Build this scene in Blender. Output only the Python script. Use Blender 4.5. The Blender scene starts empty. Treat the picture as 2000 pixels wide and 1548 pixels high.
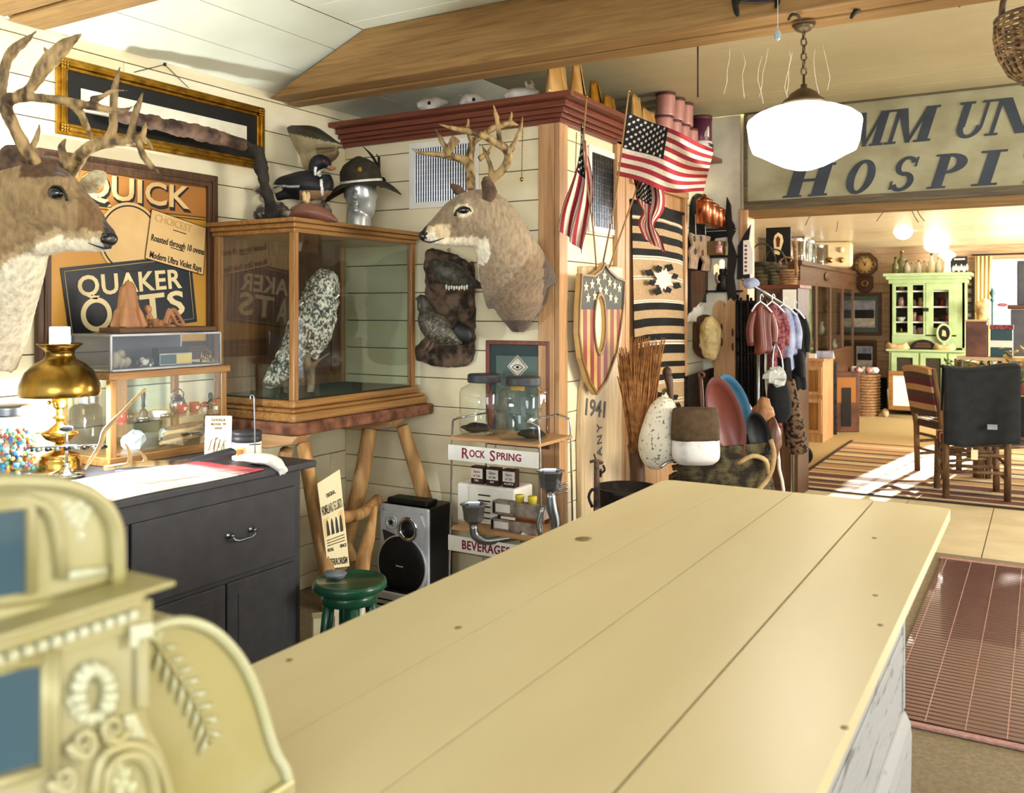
import bpy, bmesh, math, random
from math import sin, cos, pi, radians, sqrt, atan2
from mathutils import Vector, Matrix, noise
random.seed(7)
SC = bpy.context.scene
# ---------------------------------------------------------------- camera, world, light, exposure
F, CH, HZ, YAW = 1766.0, 1.55, 604.0, math.atan(1040/1766)
SY, CY = sin(YAW), cos(YAW)
cam = bpy.data.cameras.new('camera'); camo = bpy.data.objects.new('camera', cam)
SC.collection.objects.link(camo); SC.camera = camo
camo.location = (0, 0, CH); camo.rotation_euler = (pi/2, 0, YAW)
cam.sensor_width = 36; cam.lens = F/2000*36; cam.shift_y = -(774-HZ)/2000
cam.dof.use_dof = True; cam.dof.focus_distance = 4.4; cam.dof.aperture_fstop = 4.2
cam.clip_start = .02
SC.view_settings.view_transform = 'Standard'; SC.view_settings.look = 'None'
SC.view_settings.gamma = 1; SC.view_settings.use_curve_mapping = False
SC.view_settings.exposure = 0.68
W = bpy.data.worlds.new('world'); SC.world = W; W.use_nodes = True
wb = W.node_tree.nodes['Background']; wb.inputs[0].default_value = (.93, .97, 1, 1); wb.inputs[1].default_value = 1.0
def light(name, kind, loc, energy, color=(1, 1, 1), rot=None, **k):
    l = bpy.data.lights.new(name, kind); l.energy = energy; l.color = color
    for a, b in k.items(): setattr(l, a, b)
    o = bpy.data.objects.new(name, l); SC.collection.objects.link(o); o.location = loc
    if rot is not None: o.rotation_euler = rot
    return o
def aim(o, p): o.rotation_euler = (Vector(p)-o.location).to_track_quat('-Z', 'Y').to_euler(); return o
sun = light('sun', 'SUN', (4, 20, 8), 34.0, (1, .93, .8), angle=.012)
sun.rotation_euler = Vector((-.13, -.93, -.225)).to_track_quat('-Z', 'Y').to_euler()
# unseen area light added for assumed daylight from the right; no windows modelled
side_area = light('side_area_light', 'AREA', (4.6, 4.6, 1.9), 210, (1, .95, .84), shape='RECTANGLE', size=2.6, size_y=1.5)
aim(side_area, (-2, 5.0, 1.5))
rear_area = light('rear_area_light', 'AREA', (1.5, -3.0, 2.1), 120, (.96, .98, 1), shape='RECTANGLE', size=3.4, size_y=1.5)  # unseen area light behind the camera, aimed at the left corner
aim(rear_area, (-2.4, 3.5, 1.6))
# added area light, unseen, brightening the back room from its right side
far_area = light('far_area_light', 'AREA', (2.2, 12.0, 1.7), 380, (1, .95, .86), shape='RECTANGLE', size=2.2, size_y=1.4)
aim(far_area, (-2.0, 12.0, 1.2))
# ---------------------------------------------------------------- photo measurements -> places
def ray(u): return (u-1000)/F
def PX(u, v, X):
    t = ray(u); d = X/(CY*t-SY); return Vector((X, (SY*t+CY)*d, CH-(v-HZ)*d/F))
def PY(u, v, Y):
    t = ray(u); d = Y/(SY*t+CY); return Vector(((CY*t-SY)*d, Y, CH-(v-HZ)*d/F))
def PD(u, v, d):
    t = ray(u); return Vector(((CY*t-SY)*d, (SY*t+CY)*d, CH-(v-HZ)*d/F))
def PZ(u, v, z): return PD(u, v, (CH-z)*F/(v-HZ))
def fr(a, b, c, o):
    m = Matrix.Identity(4)
    for i, x in enumerate((a, b, c, o)): m.col[i][:3] = Vector(x)[:]
    return m
def FL(o): return fr((0, 1, 0), (0, 0, 1), (1, 0, 0), o)      # on a wall facing +X
def FA(o): return fr((1, 0, 0), (0, 0, 1), (0, -1, 0), o)      # on a wall facing the camera
def FZ(o, rz=0): return Matrix.Translation(o) @ Matrix.Rotation(rz, 4, 'Z')
def TR(*a): return Matrix.Translation(a)
def RX(a): return Matrix.Rotation(a, 4, 'X')
def RY(a): return Matrix.Rotation(a, 4, 'Y')
def RZ(a): return Matrix.Rotation(a, 4, 'Z')
# ---------------------------------------------------------------- materials
def lin(c):
    if isinstance(c, str): c = [int(c[i:i+2], 16) for i in (0, 2, 4)]
    return tuple((x/255/12.92 if x/255 <= .04045 else ((x/255+.055)/1.055)**2.4) for x in c)+(1,)
MT = {}
def mat(name, col, rough=.6, metal=0, col2=None, sc=6, st=(1, 1, 1), bump=.12, thr=(.35, .7), trans=0, emit=0, spec=.4, coat=0, kind='noise', alpha=1, ior=1.45, attr=False, dist=.0, detail=4, sheen=0):
    m = bpy.data.materials.new(name); m.use_nodes = True; nt = m.node_tree; N = nt.nodes; L = nt.links
    p = N['Principled BSDF']; c1 = lin(col); c2 = lin(col2) if col2 else tuple(x*.78 for x in c1[:3])+(1,)
    tc = N.new('ShaderNodeTexCoord'); mp = N.new('ShaderNodeMapping'); mp.inputs['Scale'].default_value = st
    L.new(tc.outputs['Object'], mp.inputs[0])
    if kind == 'wave':
        tx = N.new('ShaderNodeTexWave'); tx.inputs['Scale'].default_value = sc; tx.inputs['Distortion'].default_value = dist or 5; tx.inputs['Detail'].default_value = 3; out = tx.outputs['Fac']
    elif kind == 'voronoi':
        tx = N.new('ShaderNodeTexVoronoi'); tx.inputs['Scale'].default_value = sc; out = tx.outputs['Distance']
    else:
        tx = N.new('ShaderNodeTexNoise'); tx.inputs['Scale'].default_value = sc; tx.inputs['Detail'].default_value = detail; tx.inputs['Distortion'].default_value = dist; out = tx.outputs['Fac']
    L.new(mp.outputs[0], tx.inputs['Vector'])
    rp = N.new('ShaderNodeValToRGB'); rp.color_ramp.elements[0].position = thr[0]; rp.color_ramp.elements[1].position = thr[1]
    L.new(out, rp.inputs[0])
    if attr:
        at = N.new('ShaderNodeAttribute'); at.attribute_name = 'Col'
        rp.color_ramp.elements[0].color = (.62, .62, .62, 1); rp.color_ramp.elements[1].color = (1.08, 1.08, 1.08, 1)
        mx = N.new('ShaderNodeMix'); mx.data_type = 'RGBA'; mx.blend_type = 'MULTIPLY'; mx.inputs[0].default_value = 1
        L.new(at.outputs['Color'], mx.inputs[6]); L.new(rp.outputs[0], mx.inputs[7]); L.new(mx.outputs[2], p.inputs['Base Color'])
    else:
        rp.color_ramp.elements[0].color = c2; rp.color_ramp.elements[1].color = c1
        L.new(rp.outputs[0], p.inputs['Base Color'])
    if bump:
        bp = N.new('ShaderNodeBump'); bp.inputs['Strength'].default_value = bump; bp.inputs['Distance'].default_value = .01
        L.new(out, bp.inputs['Height']); L.new(bp.outputs[0], p.inputs['Normal'])
    p.inputs['Roughness'].default_value = rough; p.inputs['Metallic'].default_value = metal
    p.inputs['Specular IOR Level'].default_value = spec; p.inputs['Transmission Weight'].default_value = trans
    p.inputs['Coat Weight'].default_value = coat; p.inputs['IOR'].default_value = ior; p.inputs['Alpha'].default_value = alpha
    if sheen: p.inputs['Sheen Weight'].default_value = sheen
    if emit: p.inputs['Emission Color'].default_value = c1; p.inputs['Emission Strength'].default_value = emit
    MT[name] = m; return m
def wood(name, a, b, axis='x', rough=.5, sc=3.0, bump=.15, coat=0, spec=.4, dist=1.2):
    st = {'x': (.7, 14, 14), 'y': (14, .7, 14), 'z': (14, 14, .7)}[axis]
    return mat(name, a, rough, col2=b, sc=sc, st=st, bump=bump, thr=(.3, .68), coat=coat, spec=spec, dist=dist, detail=6)
def M_(x): return MT[x] if isinstance(x, str) else x
def glass(name, col=(245, 252, 250), rough=.0):
    # thin pane: mostly clear, a weak mirror
    m = bpy.data.materials.new(name); m.use_nodes = True; nt = m.node_tree; N = nt.nodes; L = nt.links
    for n in list(N): N.remove(n)
    o = N.new('ShaderNodeOutputMaterial'); t = N.new('ShaderNodeBsdfTransparent'); g = N.new('ShaderNodeBsdfGlossy')
    t.inputs[0].default_value = lin(col); g.inputs['Roughness'].default_value = rough+.02
    lw = N.new('ShaderNodeLayerWeight'); lw.inputs[0].default_value = .5; pw = N.new('ShaderNodeMath'); pw.operation = 'POWER'; pw.inputs[1].default_value = 3.5; fz = N.new('ShaderNodeMath'); fz.operation = 'MULTIPLY_ADD'; fz.inputs[1].default_value = .7; fz.inputs[2].default_value = .05; L.new(lw.outputs['Facing'], pw.inputs[0]); L.new(pw.outputs[0], fz.inputs[0])
    tc = N.new('ShaderNodeTexCoord'); nz = N.new('ShaderNodeTexNoise'); nz.inputs['Scale'].default_value = 3
    bp = N.new('ShaderNodeBump'); bp.inputs['Strength'].default_value = .06; bp.inputs['Distance'].default_value = .01
    L.new(tc.outputs['Object'], nz.inputs['Vector']); L.new(nz.outputs['Fac'], bp.inputs['Height']); L.new(bp.outputs[0], g.inputs['Normal'])
    mx = N.new('ShaderNodeMixShader'); L.new(fz.outputs[0], mx.inputs[0]); L.new(t.outputs[0], mx.inputs[1]); L.new(g.outputs[0], mx.inputs[2]); L.new(mx.outputs[0], o.inputs[0])
    MT[name] = m; return m
# ---------------------------------------------------------------- mesh builder
class B:
    def __init__(s, M=None): s.M = M or Matrix.Identity(4); s.v = []; s.f = []; s.s = []; s.c = []
    def add(s, vs, fs, M=None, sm=False, col=None):
        m = s.M @ M if M is not None else s.M; k = len(s.v)
        flip = m.to_3x3().determinant() < 0
        s.v += [m @ Vector(p) for p in vs]
        s.c += [(col(Vector(p)) if callable(col) else (col or (1, 1, 1))) for p in vs]
        for f in fs:
            g = tuple(k+i for i in f); s.f.append(g[::-1] if flip else g); s.s.append(sm)
        return s
    def bx(s, x0, x1, y0, y1, z0, z1, M=None, col=None):
        v = [(x, y, z) for x in (x0, x1) for y in (y0, y1) for z in (z0, z1)]
        return s.add(v, [(0, 1, 3, 2), (4, 6, 7, 5), (0, 4, 5, 1), (2, 3, 7, 6), (0, 2, 6, 4), (1, 5, 7, 3)], M, col=col)
    def cb(s, c, d, M=None, col=None):
        return s.bx(c[0]-d[0]/2, c[0]+d[0]/2, c[1]-d[1]/2, c[1]+d[1]/2, c[2]-d[2]/2, c[2]+d[2]/2, M, col)
    def lathe(s, pr, n=24, M=None, sm=True, col=None, a0=0, a1=2*pi):
        # profile (r, z) bottom -> top, about local z
        full = abs(a1-a0-2*pi) < 1e-6; k = n if full else n+1
        vs = [(r*cos(a0+(a1-a0)*i/n), r*sin(a0+(a1-a0)*i/n), z) for r, z in pr for i in range(k)]
        fs = []
        for j in range(len(pr)-1):
            for i in range(n):
                a, b = j*k+i, j*k+(i+1) % k
                fs.append((a, b, b+k, a+k))
        shut = pr[0] == pr[-1]
        if full and not shut and pr[0][0] > 1e-5: fs.append(tuple(range(k))[::-1])
        if full and not shut and pr[-1][0] > 1e-5: fs.append(tuple((len(pr)-1)*k+i for i in range(k)))
        return s.add(vs, fs, M, sm, col)
    def cyl(s, p, q, r, r2=None, n=12, sm=True, col=None):
        return s.tube([p, q], [r, r if r2 is None else r2], n, sm=sm, col=col)
    def tube(s, pts, r, n=8, M=None, sm=True, col=None, flat=1, cap=True, up=None):
        pts = [Vector(p) for p in pts]; m = len(pts)
        if not isinstance(r, (list, tuple)): r = [r]*m
        vs = []; pn = None
        for i, p in enumerate(pts):
            t = (pts[min(i+1, m-1)]-pts[max(i-1, 0)]).normalized()
            if pn is None:
                a = Vector(up) if up is not None else (Vector((0, 0, 1)) if abs(t.z) < .9 else Vector((1, 0, 0)))
                x = t.cross(a).normalized()
            else: x = (pn-t*pn.dot(t)).normalized()
            pn = x; y = x.cross(t)
            rr = r[i]; ra, rb = (rr if isinstance(rr, (tuple, list)) else (rr, rr*flat))
            for k in range(n):
                a = 2*pi*k/n; vs.append(p+x*ra*cos(a)+y*rb*sin(a))
        fs = []
        for i in range(m-1):
            for k in range(n):
                a, b = i*n+k, i*n+(k+1) % n; fs.append((a, a+n, b+n, b))
        if cap: fs.append(tuple(range(n))); fs.append(tuple((m-1)*n+k for k in range(n))[::-1])
        return s.add(vs, fs, M, sm, col)
    def ell(s, c, r, M=None, n=12, m=8, col=None, fn=None):
        if not isinstance(r, (tuple, list)): r = (r, r, r)
        vs = [(0, 0, -1)]+[(cos(2*pi*i/n)*sin(pi*j/m), sin(2*pi*i/n)*sin(pi*j/m), -cos(pi*j/m)) for j in range(1, m) for i in range(n)]+[(0, 0, 1)]
        fs = [(0, 1+(i+1) % n, 1+i) for i in range(n)]
        for j in range(m-2):
            for i in range(n):
                a, b = 1+j*n+i, 1+j*n+(i+1) % n; fs.append((a, b, b+n, a+n))
        k = 1+(m-2)*n; fs += [(k+i, k+(i+1) % n, len(vs)-1) for i in range(n)]
        v2 = []
        for x, y, z in vs:
            q = 1+(fn(x, y, z) if fn else 0); v2.append((c[0]+x*r[0]*q, c[1]+y*r[1]*q, c[2]+z*r[2]*q))
        return s.add(v2, fs, M, True, col)
    def prism(s, pts, z0, z1, M=None, sm=False, col=None):
        # outline in local xy (counter-clockwise), extruded along local z
        n = len(pts); A = sum(pts[i][0]*pts[(i+1) % n][1]-pts[(i+1) % n][0]*pts[i][1] for i in range(n))
        if A < 0: pts = pts[::-1]
        vs = [(x, y, z0) for x, y in pts]+[(x, y, z1) for x, y in pts]
        fs = [tuple(range(n))[::-1], tuple(range(n, 2*n))]+[(i, (i+1) % n, n+(i+1) % n, n+i) for i in range(n)]
        return s.add(vs, fs, M, sm, col)
    def ring(s, out, inn, z0, z1, M=None, col=None, sm=False):
        n = len(out); vs = [(x, y, z) for z in (z0, z1) for L in (out, inn) for x, y in L]; fs = []
        for i in range(n):
            j = (i+1) % n
            fs += [(i, j, 2*n+j, 2*n+i), (n+j, n+i, 3*n+i, 3*n+j), (2*n+i, 2*n+j, 3*n+j, 3*n+i), (j, i, n+i, n+j)]
        return s.add(vs, fs, M, sm, col)
    def frame(s, w, h, t, z0, z1, M=None, col=None):
        o = [(-w/2, -h/2), (w/2, -h/2), (w/2, h/2), (-w/2, h/2)]; i = [(-w/2+t, -h/2+t), (w/2-t, -h/2+t), (w/2-t, h/2-t), (-w/2+t, h/2-t)]
        return s.ring(o, i, z0, z1, M, col)
    def grid(s, fn, nu, nv, M=None, sm=True, col=None, thick=0):
        vs = [fn(i/nu, j/nv) for j in range(nv+1) for i in range(nu+1)]; k = nu+1
        cs = [col(i/nu, j/nv) for j in range(nv+1) for i in range(nu+1)] if col else None
        fs = [(j*k+i, j*k+i+1, (j+1)*k+i+1, (j+1)*k+i) for j in range(nv) for i in range(nu)]
        n0 = len(s.c); s.add(vs, fs, M, sm)
        if cs: s.c[n0:] = cs
        return s
    def loft(s, secs, n=20, M=None, col=None, cap=True):
        # secs: (center, x-axis vec, y-axis vec) rings
        vs = []; m = len(secs)
        for c, a, b in secs:
            c, a, b = Vector(c), Vector(a), Vector(b)
            for k in range(n):
                t = 2*pi*k/n; vs.append(c+a*cos(t)+b*sin(t))
        fs = [(i*n+k, i*n+(k+1) % n, (i+1)*n+(k+1) % n, (i+1)*n+k) for i in range(m-1) for k in range(n)]
        if cap: fs += [tuple(range(n))[::-1], tuple((m-1)*n+k for k in range(n))]
        return s.add(vs, fs, M, True, col)
COLL = SC.collection
ORG = {}
def props(o, label=None, cat=None, group=None, kind=None):
    if label: o['label'] = label
    if cat: o['category'] = cat
    if group: o['group'] = group
    if kind: o['kind'] = kind
    return o
def T(name, label, cat, loc, group=None, kind=None):
    o = bpy.data.objects.new(name, None); COLL.objects.link(o); o.location = loc; o.empty_display_size = .05
    ORG[o] = Vector(loc); return props(o, label, cat, group, kind)
def O(name, b, m, parent=None, label=None, cat=None, group=None, kind=None, bev=0, solid=0, sub=0, vcol=False, remesh=0, smooth=0, post=None, shade=None):
    if parent is not None: org = ORG[parent]
    else:
        lo = [min(p[i] for p in b.v) for i in range(3)]; hi = [max(p[i] for p in b.v) for i in range(3)]
        org = Vector(((lo[0]+hi[0])/2, (lo[1]+hi[1])/2, lo[2]))
    me = bpy.data.meshes.new(name); me.from_pydata([p-org for p in b.v], [], b.f)
    me.polygons.foreach_set('use_smooth', b.s if shade is None else [shade]*len(b.f))
    if vcol:
        ca = me.color_attributes.new('Col', 'FLOAT_COLOR', 'POINT')
        for i, c in enumerate(b.c): ca.data[i].color = (*c[:3], 1)
    me.update()
    o = bpy.data.objects.new(name, me)
    if isinstance(m, (list, tuple)):
        for x in m: me.materials.append(M_(x))
    else: me.materials.append(M_(m))
    COLL.objects.link(o)
    if parent is not None: o.parent = parent
    else: o.location = org
    ORG[o] = org
    if remesh:
        r = o.modifiers.new('r', 'REMESH'); r.mode = 'VOXEL'; r.voxel_size = remesh; r.use_smooth_shade = True
    if smooth:
        r = o.modifiers.new('s', 'SMOOTH'); r.factor = .5; r.iterations = smooth
    if remesh or post:
        dg = bpy.context.evaluated_depsgraph_get(); dg.update()
        nm = bpy.data.meshes.new_from_object(o.evaluated_get(dg)); o.modifiers.clear()
        nm.materials.clear()
        for x in (m if isinstance(m, (list, tuple)) else [m]): nm.materials.append(M_(x))
        o.data = nm; bpy.data.meshes.remove(me); me = nm; me.name = name
        if post: post(me, org)
    if solid:
        x = o.modifiers.new('t', 'SOLIDIFY'); x.thickness = solid; x.offset = 0
    if bev:
        x = o.modifiers.new('b', 'BEVEL'); x.width = bev; x.segments = 2; x.limit_method = 'ANGLE'; x.angle_limit = radians(40)
    if sub:
        x = o.modifiers.new('u', 'SUBSURF'); x.levels = sub; x.render_levels = sub
    return props(o, label, cat, group, kind)
def vpaint(fn):
    def g(me, org):
        if 'Col' in me.color_attributes: me.color_attributes.remove(me.color_attributes['Col'])
        ca = me.color_attributes.new('Col', 'FLOAT_COLOR', 'POINT')
        for i, v in enumerate(me.vertices): ca.data[i].color = (*lin(fn(v.co+org))[:3], 1)
    return g
def text(s, M, h, m, parent, name='lettering', w=None, ext=.001, bold=0, shear=0, align='CENTER', label=None, sp=1, kind=None):
    # lettering of cap height h, centred on M's origin in the local xy plane
    cu = bpy.data.curves.new('t', 'FONT'); cu.body = s; cu.size = h/.7; cu.extrude = ext; cu.offset = bold*.45; cu.shear = shear
    cu.align_x = align; cu.space_character = sp; cu.resolution_u = 3
    to = bpy.data.objects.new('t', cu); COLL.objects.link(to)
    dg = bpy.context.evaluated_depsgraph_get(); dg.update(); me = bpy.data.meshes.new_from_object(to.evaluated_get(dg))
    bpy.data.objects.remove(to); bpy.data.curves.remove(cu)
    if not me.vertices: return None
    xs = [v.co.x for v in me.vertices]; k = (w/(max(xs)-min(xs))) if w else 1
    cx = (max(xs)+min(xs))/2 if align == 'CENTER' else 0
    ys = [v.co.y for v in me.vertices]; cy = (max(ys)+min(ys))/2 if len(s) < 60 else 0
    org = ORG[parent] if parent is not None else Vector((0, 0, 0))
    for v in me.vertices: v.co = M @ Vector(((v.co.x-cx)*k, v.co.y-cy, v.co.z)) - org
    me.materials.clear(); me.materials.append(M_(m)); me.name = name
    o = bpy.data.objects.new(name, me); COLL.objects.link(o)
    if parent is not None: o.parent = parent
    ORG[o] = org
    return props(o, label, kind=kind)
def dup(root, loc, rz=None, label=None, group=None, m=None, sc=None):
    def cp(o, par):
        c = o.copy(); COLL.objects.link(c); ORG[c] = ORG[o]
        if par is not None: c.parent = par
        for ch in [x for x in o.children]: cp(ch, c)
        return c
    r = cp(root, None); r.location = loc
    if rz is not None: r.rotation_euler = (0, 0, rz)
    if sc: r.scale = sc if isinstance(sc, (tuple, list)) else (sc,)*3
    if label: r['label'] = label
    if group: r['group'] = group
    if m is not None and r.type == 'MESH':
        r.data = r.data.copy(); r.data.materials.clear(); r.data.materials.append(M_(m))
    return r
def arc(cx, cy, r, a0, a1, n): return [(cx+r*cos(radians(a0+(a1-a0)*i/n)), cy+r*sin(radians(a0+(a1-a0)*i/n))) for i in range(n+1)]
def cat(pts, n=6):
    # Catmull-Rom through points
    P = [Vector(p) for p in pts]; P = [2*P[0]-P[1]]+P+[2*P[-1]-P[-2]]; out = []
    for i in range(1, len(P)-2):
        for k in range(n):
            t = k/n; a, b, c, d = P[i-1:i+3]
            out.append(.5*((2*b)+(c-a)*t+(2*a-5*b+4*c-d)*t*t+(3*b-a-3*c+d)*t**3))
    return out+[P[-2]]
def lerpl(rs, m):
    return [rs[min(int(i*(len(rs)-1)/(m-1)), len(rs)-2)]+(rs[min(int(i*(len(rs)-1)/(m-1)), len(rs)-2)+1]-rs[min(int(i*(len(rs)-1)/(m-1)), len(rs)-2)])*((i*(len(rs)-1)/(m-1))-min(int(i*(len(rs)-1)/(m-1)), len(rs)-2)) for i in range(m)]
RV, FV, ZV = Vector((CY, SY, 0)), Vector((-SY, CY, 0)), Vector((0, 0, 1))
def K(d): return d/F
def FC(u, v, d): return fr(RV, ZV, -FV, PD(u, v, d))
def proj(p):
    d = -SY*p.x+CY*p.y; return 1000+F*(CY*p.x+SY*p.y)/d, HZ-F*(p.z-CH)/d
def limb(b, pts, n=16, sub=4, col=None, cap=True):
    # (u, v, distance, half height px, half depth m) rings along a body
    P = cat([(x[0], x[1], x[2]) for x in pts], sub); R = cat([(x[3], x[4], 0) for x in pts], sub); secs = []
    for i, p in enumerate(P):
        q, r = P[min(i+1, len(P)-1)], P[max(i-1, 0)]; t = Vector((q.x-r.x, -(q.y-r.y))).normalized()
        k = K(p.z); w = RV*(-t.y)+ZV*t.x
        secs.append((PD(p.x, p.y, p.z), w*R[i].x*k, -FV*max(.002, R[i].y)))
    return b.loft(secs, n, col=col, cap=cap)
def tpx(b, pts, r, n=7, sub=3, col=None):
    # tube through (u, v, distance) with radii in px
    P = cat([Vector(p) for p in pts], sub); m = len(P)
    rr = r if isinstance(r, (list, tuple)) else [r, r]
    R = lerpl(list(rr), m)
    return b.tube([PD(p.x, p.y, p.z) for p in P], [K(P[i].z)*R[i] for i in range(m)], n, col=col)
def trace(b, uv, fn, nrm, t0, t1, sm=False):
    # flat outline lying on a plane, given real thickness along nrm
    P = [fn(u, v) for u, v in uv]; n = len(P); N_ = Vector(nrm)
    c = sum(P, Vector())/n; A = Vector()
    for i in range(n): A += (P[i]-c).cross(P[(i+1) % n]-c)
    if A.dot(N_) < 0: P = P[::-1]
    return b.add([p+N_*t0 for p in P]+[p+N_*t1 for p in P], [tuple(range(n))[::-1], tuple(range(n, 2*n))]+[(i, (i+1) % n, n+(i+1) % n, n+i) for i in range(n)], sm=sm)
def onX(X): return lambda u, v: PX(u, v, X)
def onY(Y): return lambda u, v: PY(u, v, Y)
def tframe(p, q, nrm):
    # lettering frame: centred between p and q, reading from p to q, facing nrm
    a = (q-p).normalized(); c = Vector(nrm); b_ = c.cross(a).normalized(); return fr(a, b_, a.cross(b_), (p+q)/2), (q-p).length
def ptext(s, p, q, h, m, parent, nrm, off=.002, **k):
    M, w = tframe(p, q, nrm); return text(s, TR(*(Vector(nrm)*off)) @ M, h, m, parent, w=w, **k)
def star(b, M, r, th=.002, r2=.4):
    return b.prism([(r*(1 if i % 2 == 0 else r2)*sin(pi*i/5), r*(1 if i % 2 == 0 else r2)*cos(pi*i/5)) for i in range(10)], 0, th, M)
def rock(b, c, r, M=None, seed=1, amp=.18, n=14, m=9, col=None):
    return b.ell(c, r, M, n, m, col, lambda x, y, z: amp*noise.noise(Vector((x*1.6+seed*7.3, y*1.6, z*1.6))))
def S1(name, b, m, label, cat_, group=None, **k): return O(name, b, m, None, label, cat_, group, **k)
# ---------------------------------------------------------------- materials used widely
mat('cream', 'f1e8c8', .55, col2='e2d5ae', sc=2.2, st=(1, 1, 3), bump=.05, thr=(.3, .75))
mat('cream_b', 'f3ebcf', .55, col2='e6dab6', sc=2.6, st=(1, 1, 3), bump=.05)
mat('ceil', 'dfe0cd', .6, col2='cfd0ba', sc=2, bump=.04)
mat('ceil2', 'd2c8a4', .6, col2='c3b892', sc=1.5, bump=.04)
mat('gap', '2a2318', .9); mat('black', '131211', .5, col2='0a0a0a', bump=.05); mat('blackp', '3a3a3e', .5, col2='303034', sc=14, bump=.04, spec=.5)
mat('floor', '887b64', .55, col2='71664f', sc=60, bump=.1); mat('carpet', 'b8a070', .95, col2='9f885a', sc=160, bump=.5)
mat('tile', 'dcd2b4', .4, col2='c9bd9c', sc=4, bump=.05)
for a in 'xyz':
    wood('pine_'+a, 'cba276', 'a6784a', a); wood('beam_'+a, '9a7646', '785a30', a, rough=.6); wood('red_'+a, '7d4432', '5f2f20', a, rough=.4)
    wood('oak_'+a, 'a07440', '754e26', a, rough=.35, coat=.3); wood('dark_'+a, '5b3d26', '3a2415', a, rough=.45); wood('blond_'+a, 'd8c09a', 'b79b70', a, rough=.4)
mat('counter', 'd8caa0', .36, col2='cfc094', sc=1.6, st=(3, .7, 3), bump=.03, coat=0, spec=.5)
mat('counter_side', '97999a', .6, col2='6b6a66', sc=7, st=(1, 1, 5), bump=.4, thr=(.3, .42))
mat('white', 'f4f2ea', .5, col2='e6e3d8', bump=.03); mat('offwhite', 'e9e2cb', .6, bump=.05); mat('paper', 'eee3bd', .8, col2='e3d6ab', bump=.02)
mat('brass', 'c9a350', .22, 1, col2='9a7630', sc=5, bump=.03); mat('chrome', 'dfe3ea', .12, 1, col2='c4c9d2', bump=.02); mat('steel', 'a9adb0', .3, 1, col2='83868a', bump=.05)
mat('iron', '3a3634', .5, .7, col2='26211f', sc=18, bump=.3); mat('gold', 'c79a3c', .3, 1, col2='8b6420', sc=20, bump=.25); mat('copper', 'd4875f', .28, 1, col2='a65a3a', sc=7, bump=.06)
glass('glass', (252, 254, 253)); glass('glass_g', (248, 252, 249)); mat('antler', 'ae9262', .5, col2='4a3724', sc=16, st=(2, 2, .7), bump=.3, thr=(.36, .6)); mat('antler_l', 'd2b480', .5, col2='84653c', sc=9, bump=.25, thr=(.3, .6))
mat('bone', 'ece8dc', .6, col2='b4ada0', sc=14, bump=.3); mat('red', 'b23340', .6, bump=.05); mat('navy', '28303f', .5, bump=.05)
mat('vc', 'ffffff', .7, attr=True, sc=30, bump=.2); mat('vcs', 'ffffff', .5, attr=True, sc=12, bump=.05, thr=(.2, .6)); mat('fur', 'ffffff', .85, attr=True, sc=55, st=(1, 1, .45), bump=.55, thr=(.3, .65), sheen=.2, spec=.15)
def wallthing(name): return props(bpy.data.objects.new(name, None), kind='structure')
XW, YA, XB, YD, ZC = -3.54, 4.08, -2.13, 6.35, 2.93     # left wall, box front, box side, doorway wall, ceiling
BX = lambda *a: B().bx(*a)
G = .004
# floor
fl = O('floor', BX(-4, 6, -3, YD, -.06, 0), 'floor', kind='structure')
O('carpet_floor', BX(-4, 6, YD+1.65, 15.2, -.06, .0), 'carpet', fl)
fx = [-4+.61*i for i in range(17)]
for i in range(16):
    for j in range(3):
        O('tile', BX(fx[i]+.003, fx[i+1]-.003, YD+.55*j+.003, YD+.55*j+.547, -.05, .0), 'tile', fl)
O('grout', BX(-4, 6, YD, YD+1.65, -.06, -.004), 'gap', fl)
# left wall: shiplap planks over a dark backing
wl = O('wall_left', BX(XW-.06, XW-.02, -1.2, YD, 0, 2.75), 'gap', kind='structure')
z = 2.652
O('plank', BX(XW-.02, XW, -1.2, YD, z+G, 2.75), 'cream', wl)
while z > 0:
    for y0, y1 in ((-1.2, 1.0), (1.0, 3.95 if int(z*10) % 2 else 2.6), (3.95 if int(z*10) % 2 else 2.6, YD)):
        O('plank', BX(XW-.02, XW+random.uniform(-.0015, .0015), y0+.0008, y1-.0008, max(0, z-.161+G), z), random.choice(['cream', 'cream', 'cream_b']), wl, bev=.003)
    z -= .161
# box front (facing the camera)
wa = O('wall_front', BX(XW, XB-.02, YA+.02, YA+.06, 0, 2.57), 'gap', kind='structure')
z = 2.27+.157*2
while z > 0:
    O('plank', BX(XW+.001, XB-.012, YA-random.uniform(-.001, .001), YA+.02, max(0, z-.157+G), min(z, 2.57)), random.choice(['cream', 'cream', 'cream_b']), wa, bev=.003)
    z -= .157
# box side (facing right)
wb_ = O('wall_side', BX(XB-.06, XB-.02, YA+.02, YD, 0, 2.57), 'gap', kind='structure')
z = 2.27+.157*2
while z > 0:
    O('plank', BX(XB-.02, XB, YA+.01, YD, max(0, z-.157+G), min(z, 2.57)), random.choice(['cream_b', 'cream']), wb_, bev=.003)
    z -= .157
O('box_top', BX(XW, XB-.02, YA+.02, YD, 2.572, 2.60), 'dark_x', wb_)
# posts
def post(n, x0, x1, y0, y1, z1, m='pine_z'):
    return O('trim_%d' % n, BX(x0, x1, y0, y1, 0, z1), m, kind='structure', bev=.004)
post(1, XB-.105, XB-.012, YA-.022, YA-.001, 2.52); post(2, XB-.01, XB+.02, YA-.022, YA+.07, 2.52)
q0, q1 = PX(1203, 600, XB+.02), PX(1221, 600, XB+.02)
post(3, XB+.001, XB+.03, q0.y, q1.y+.04, 2.52)
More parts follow.
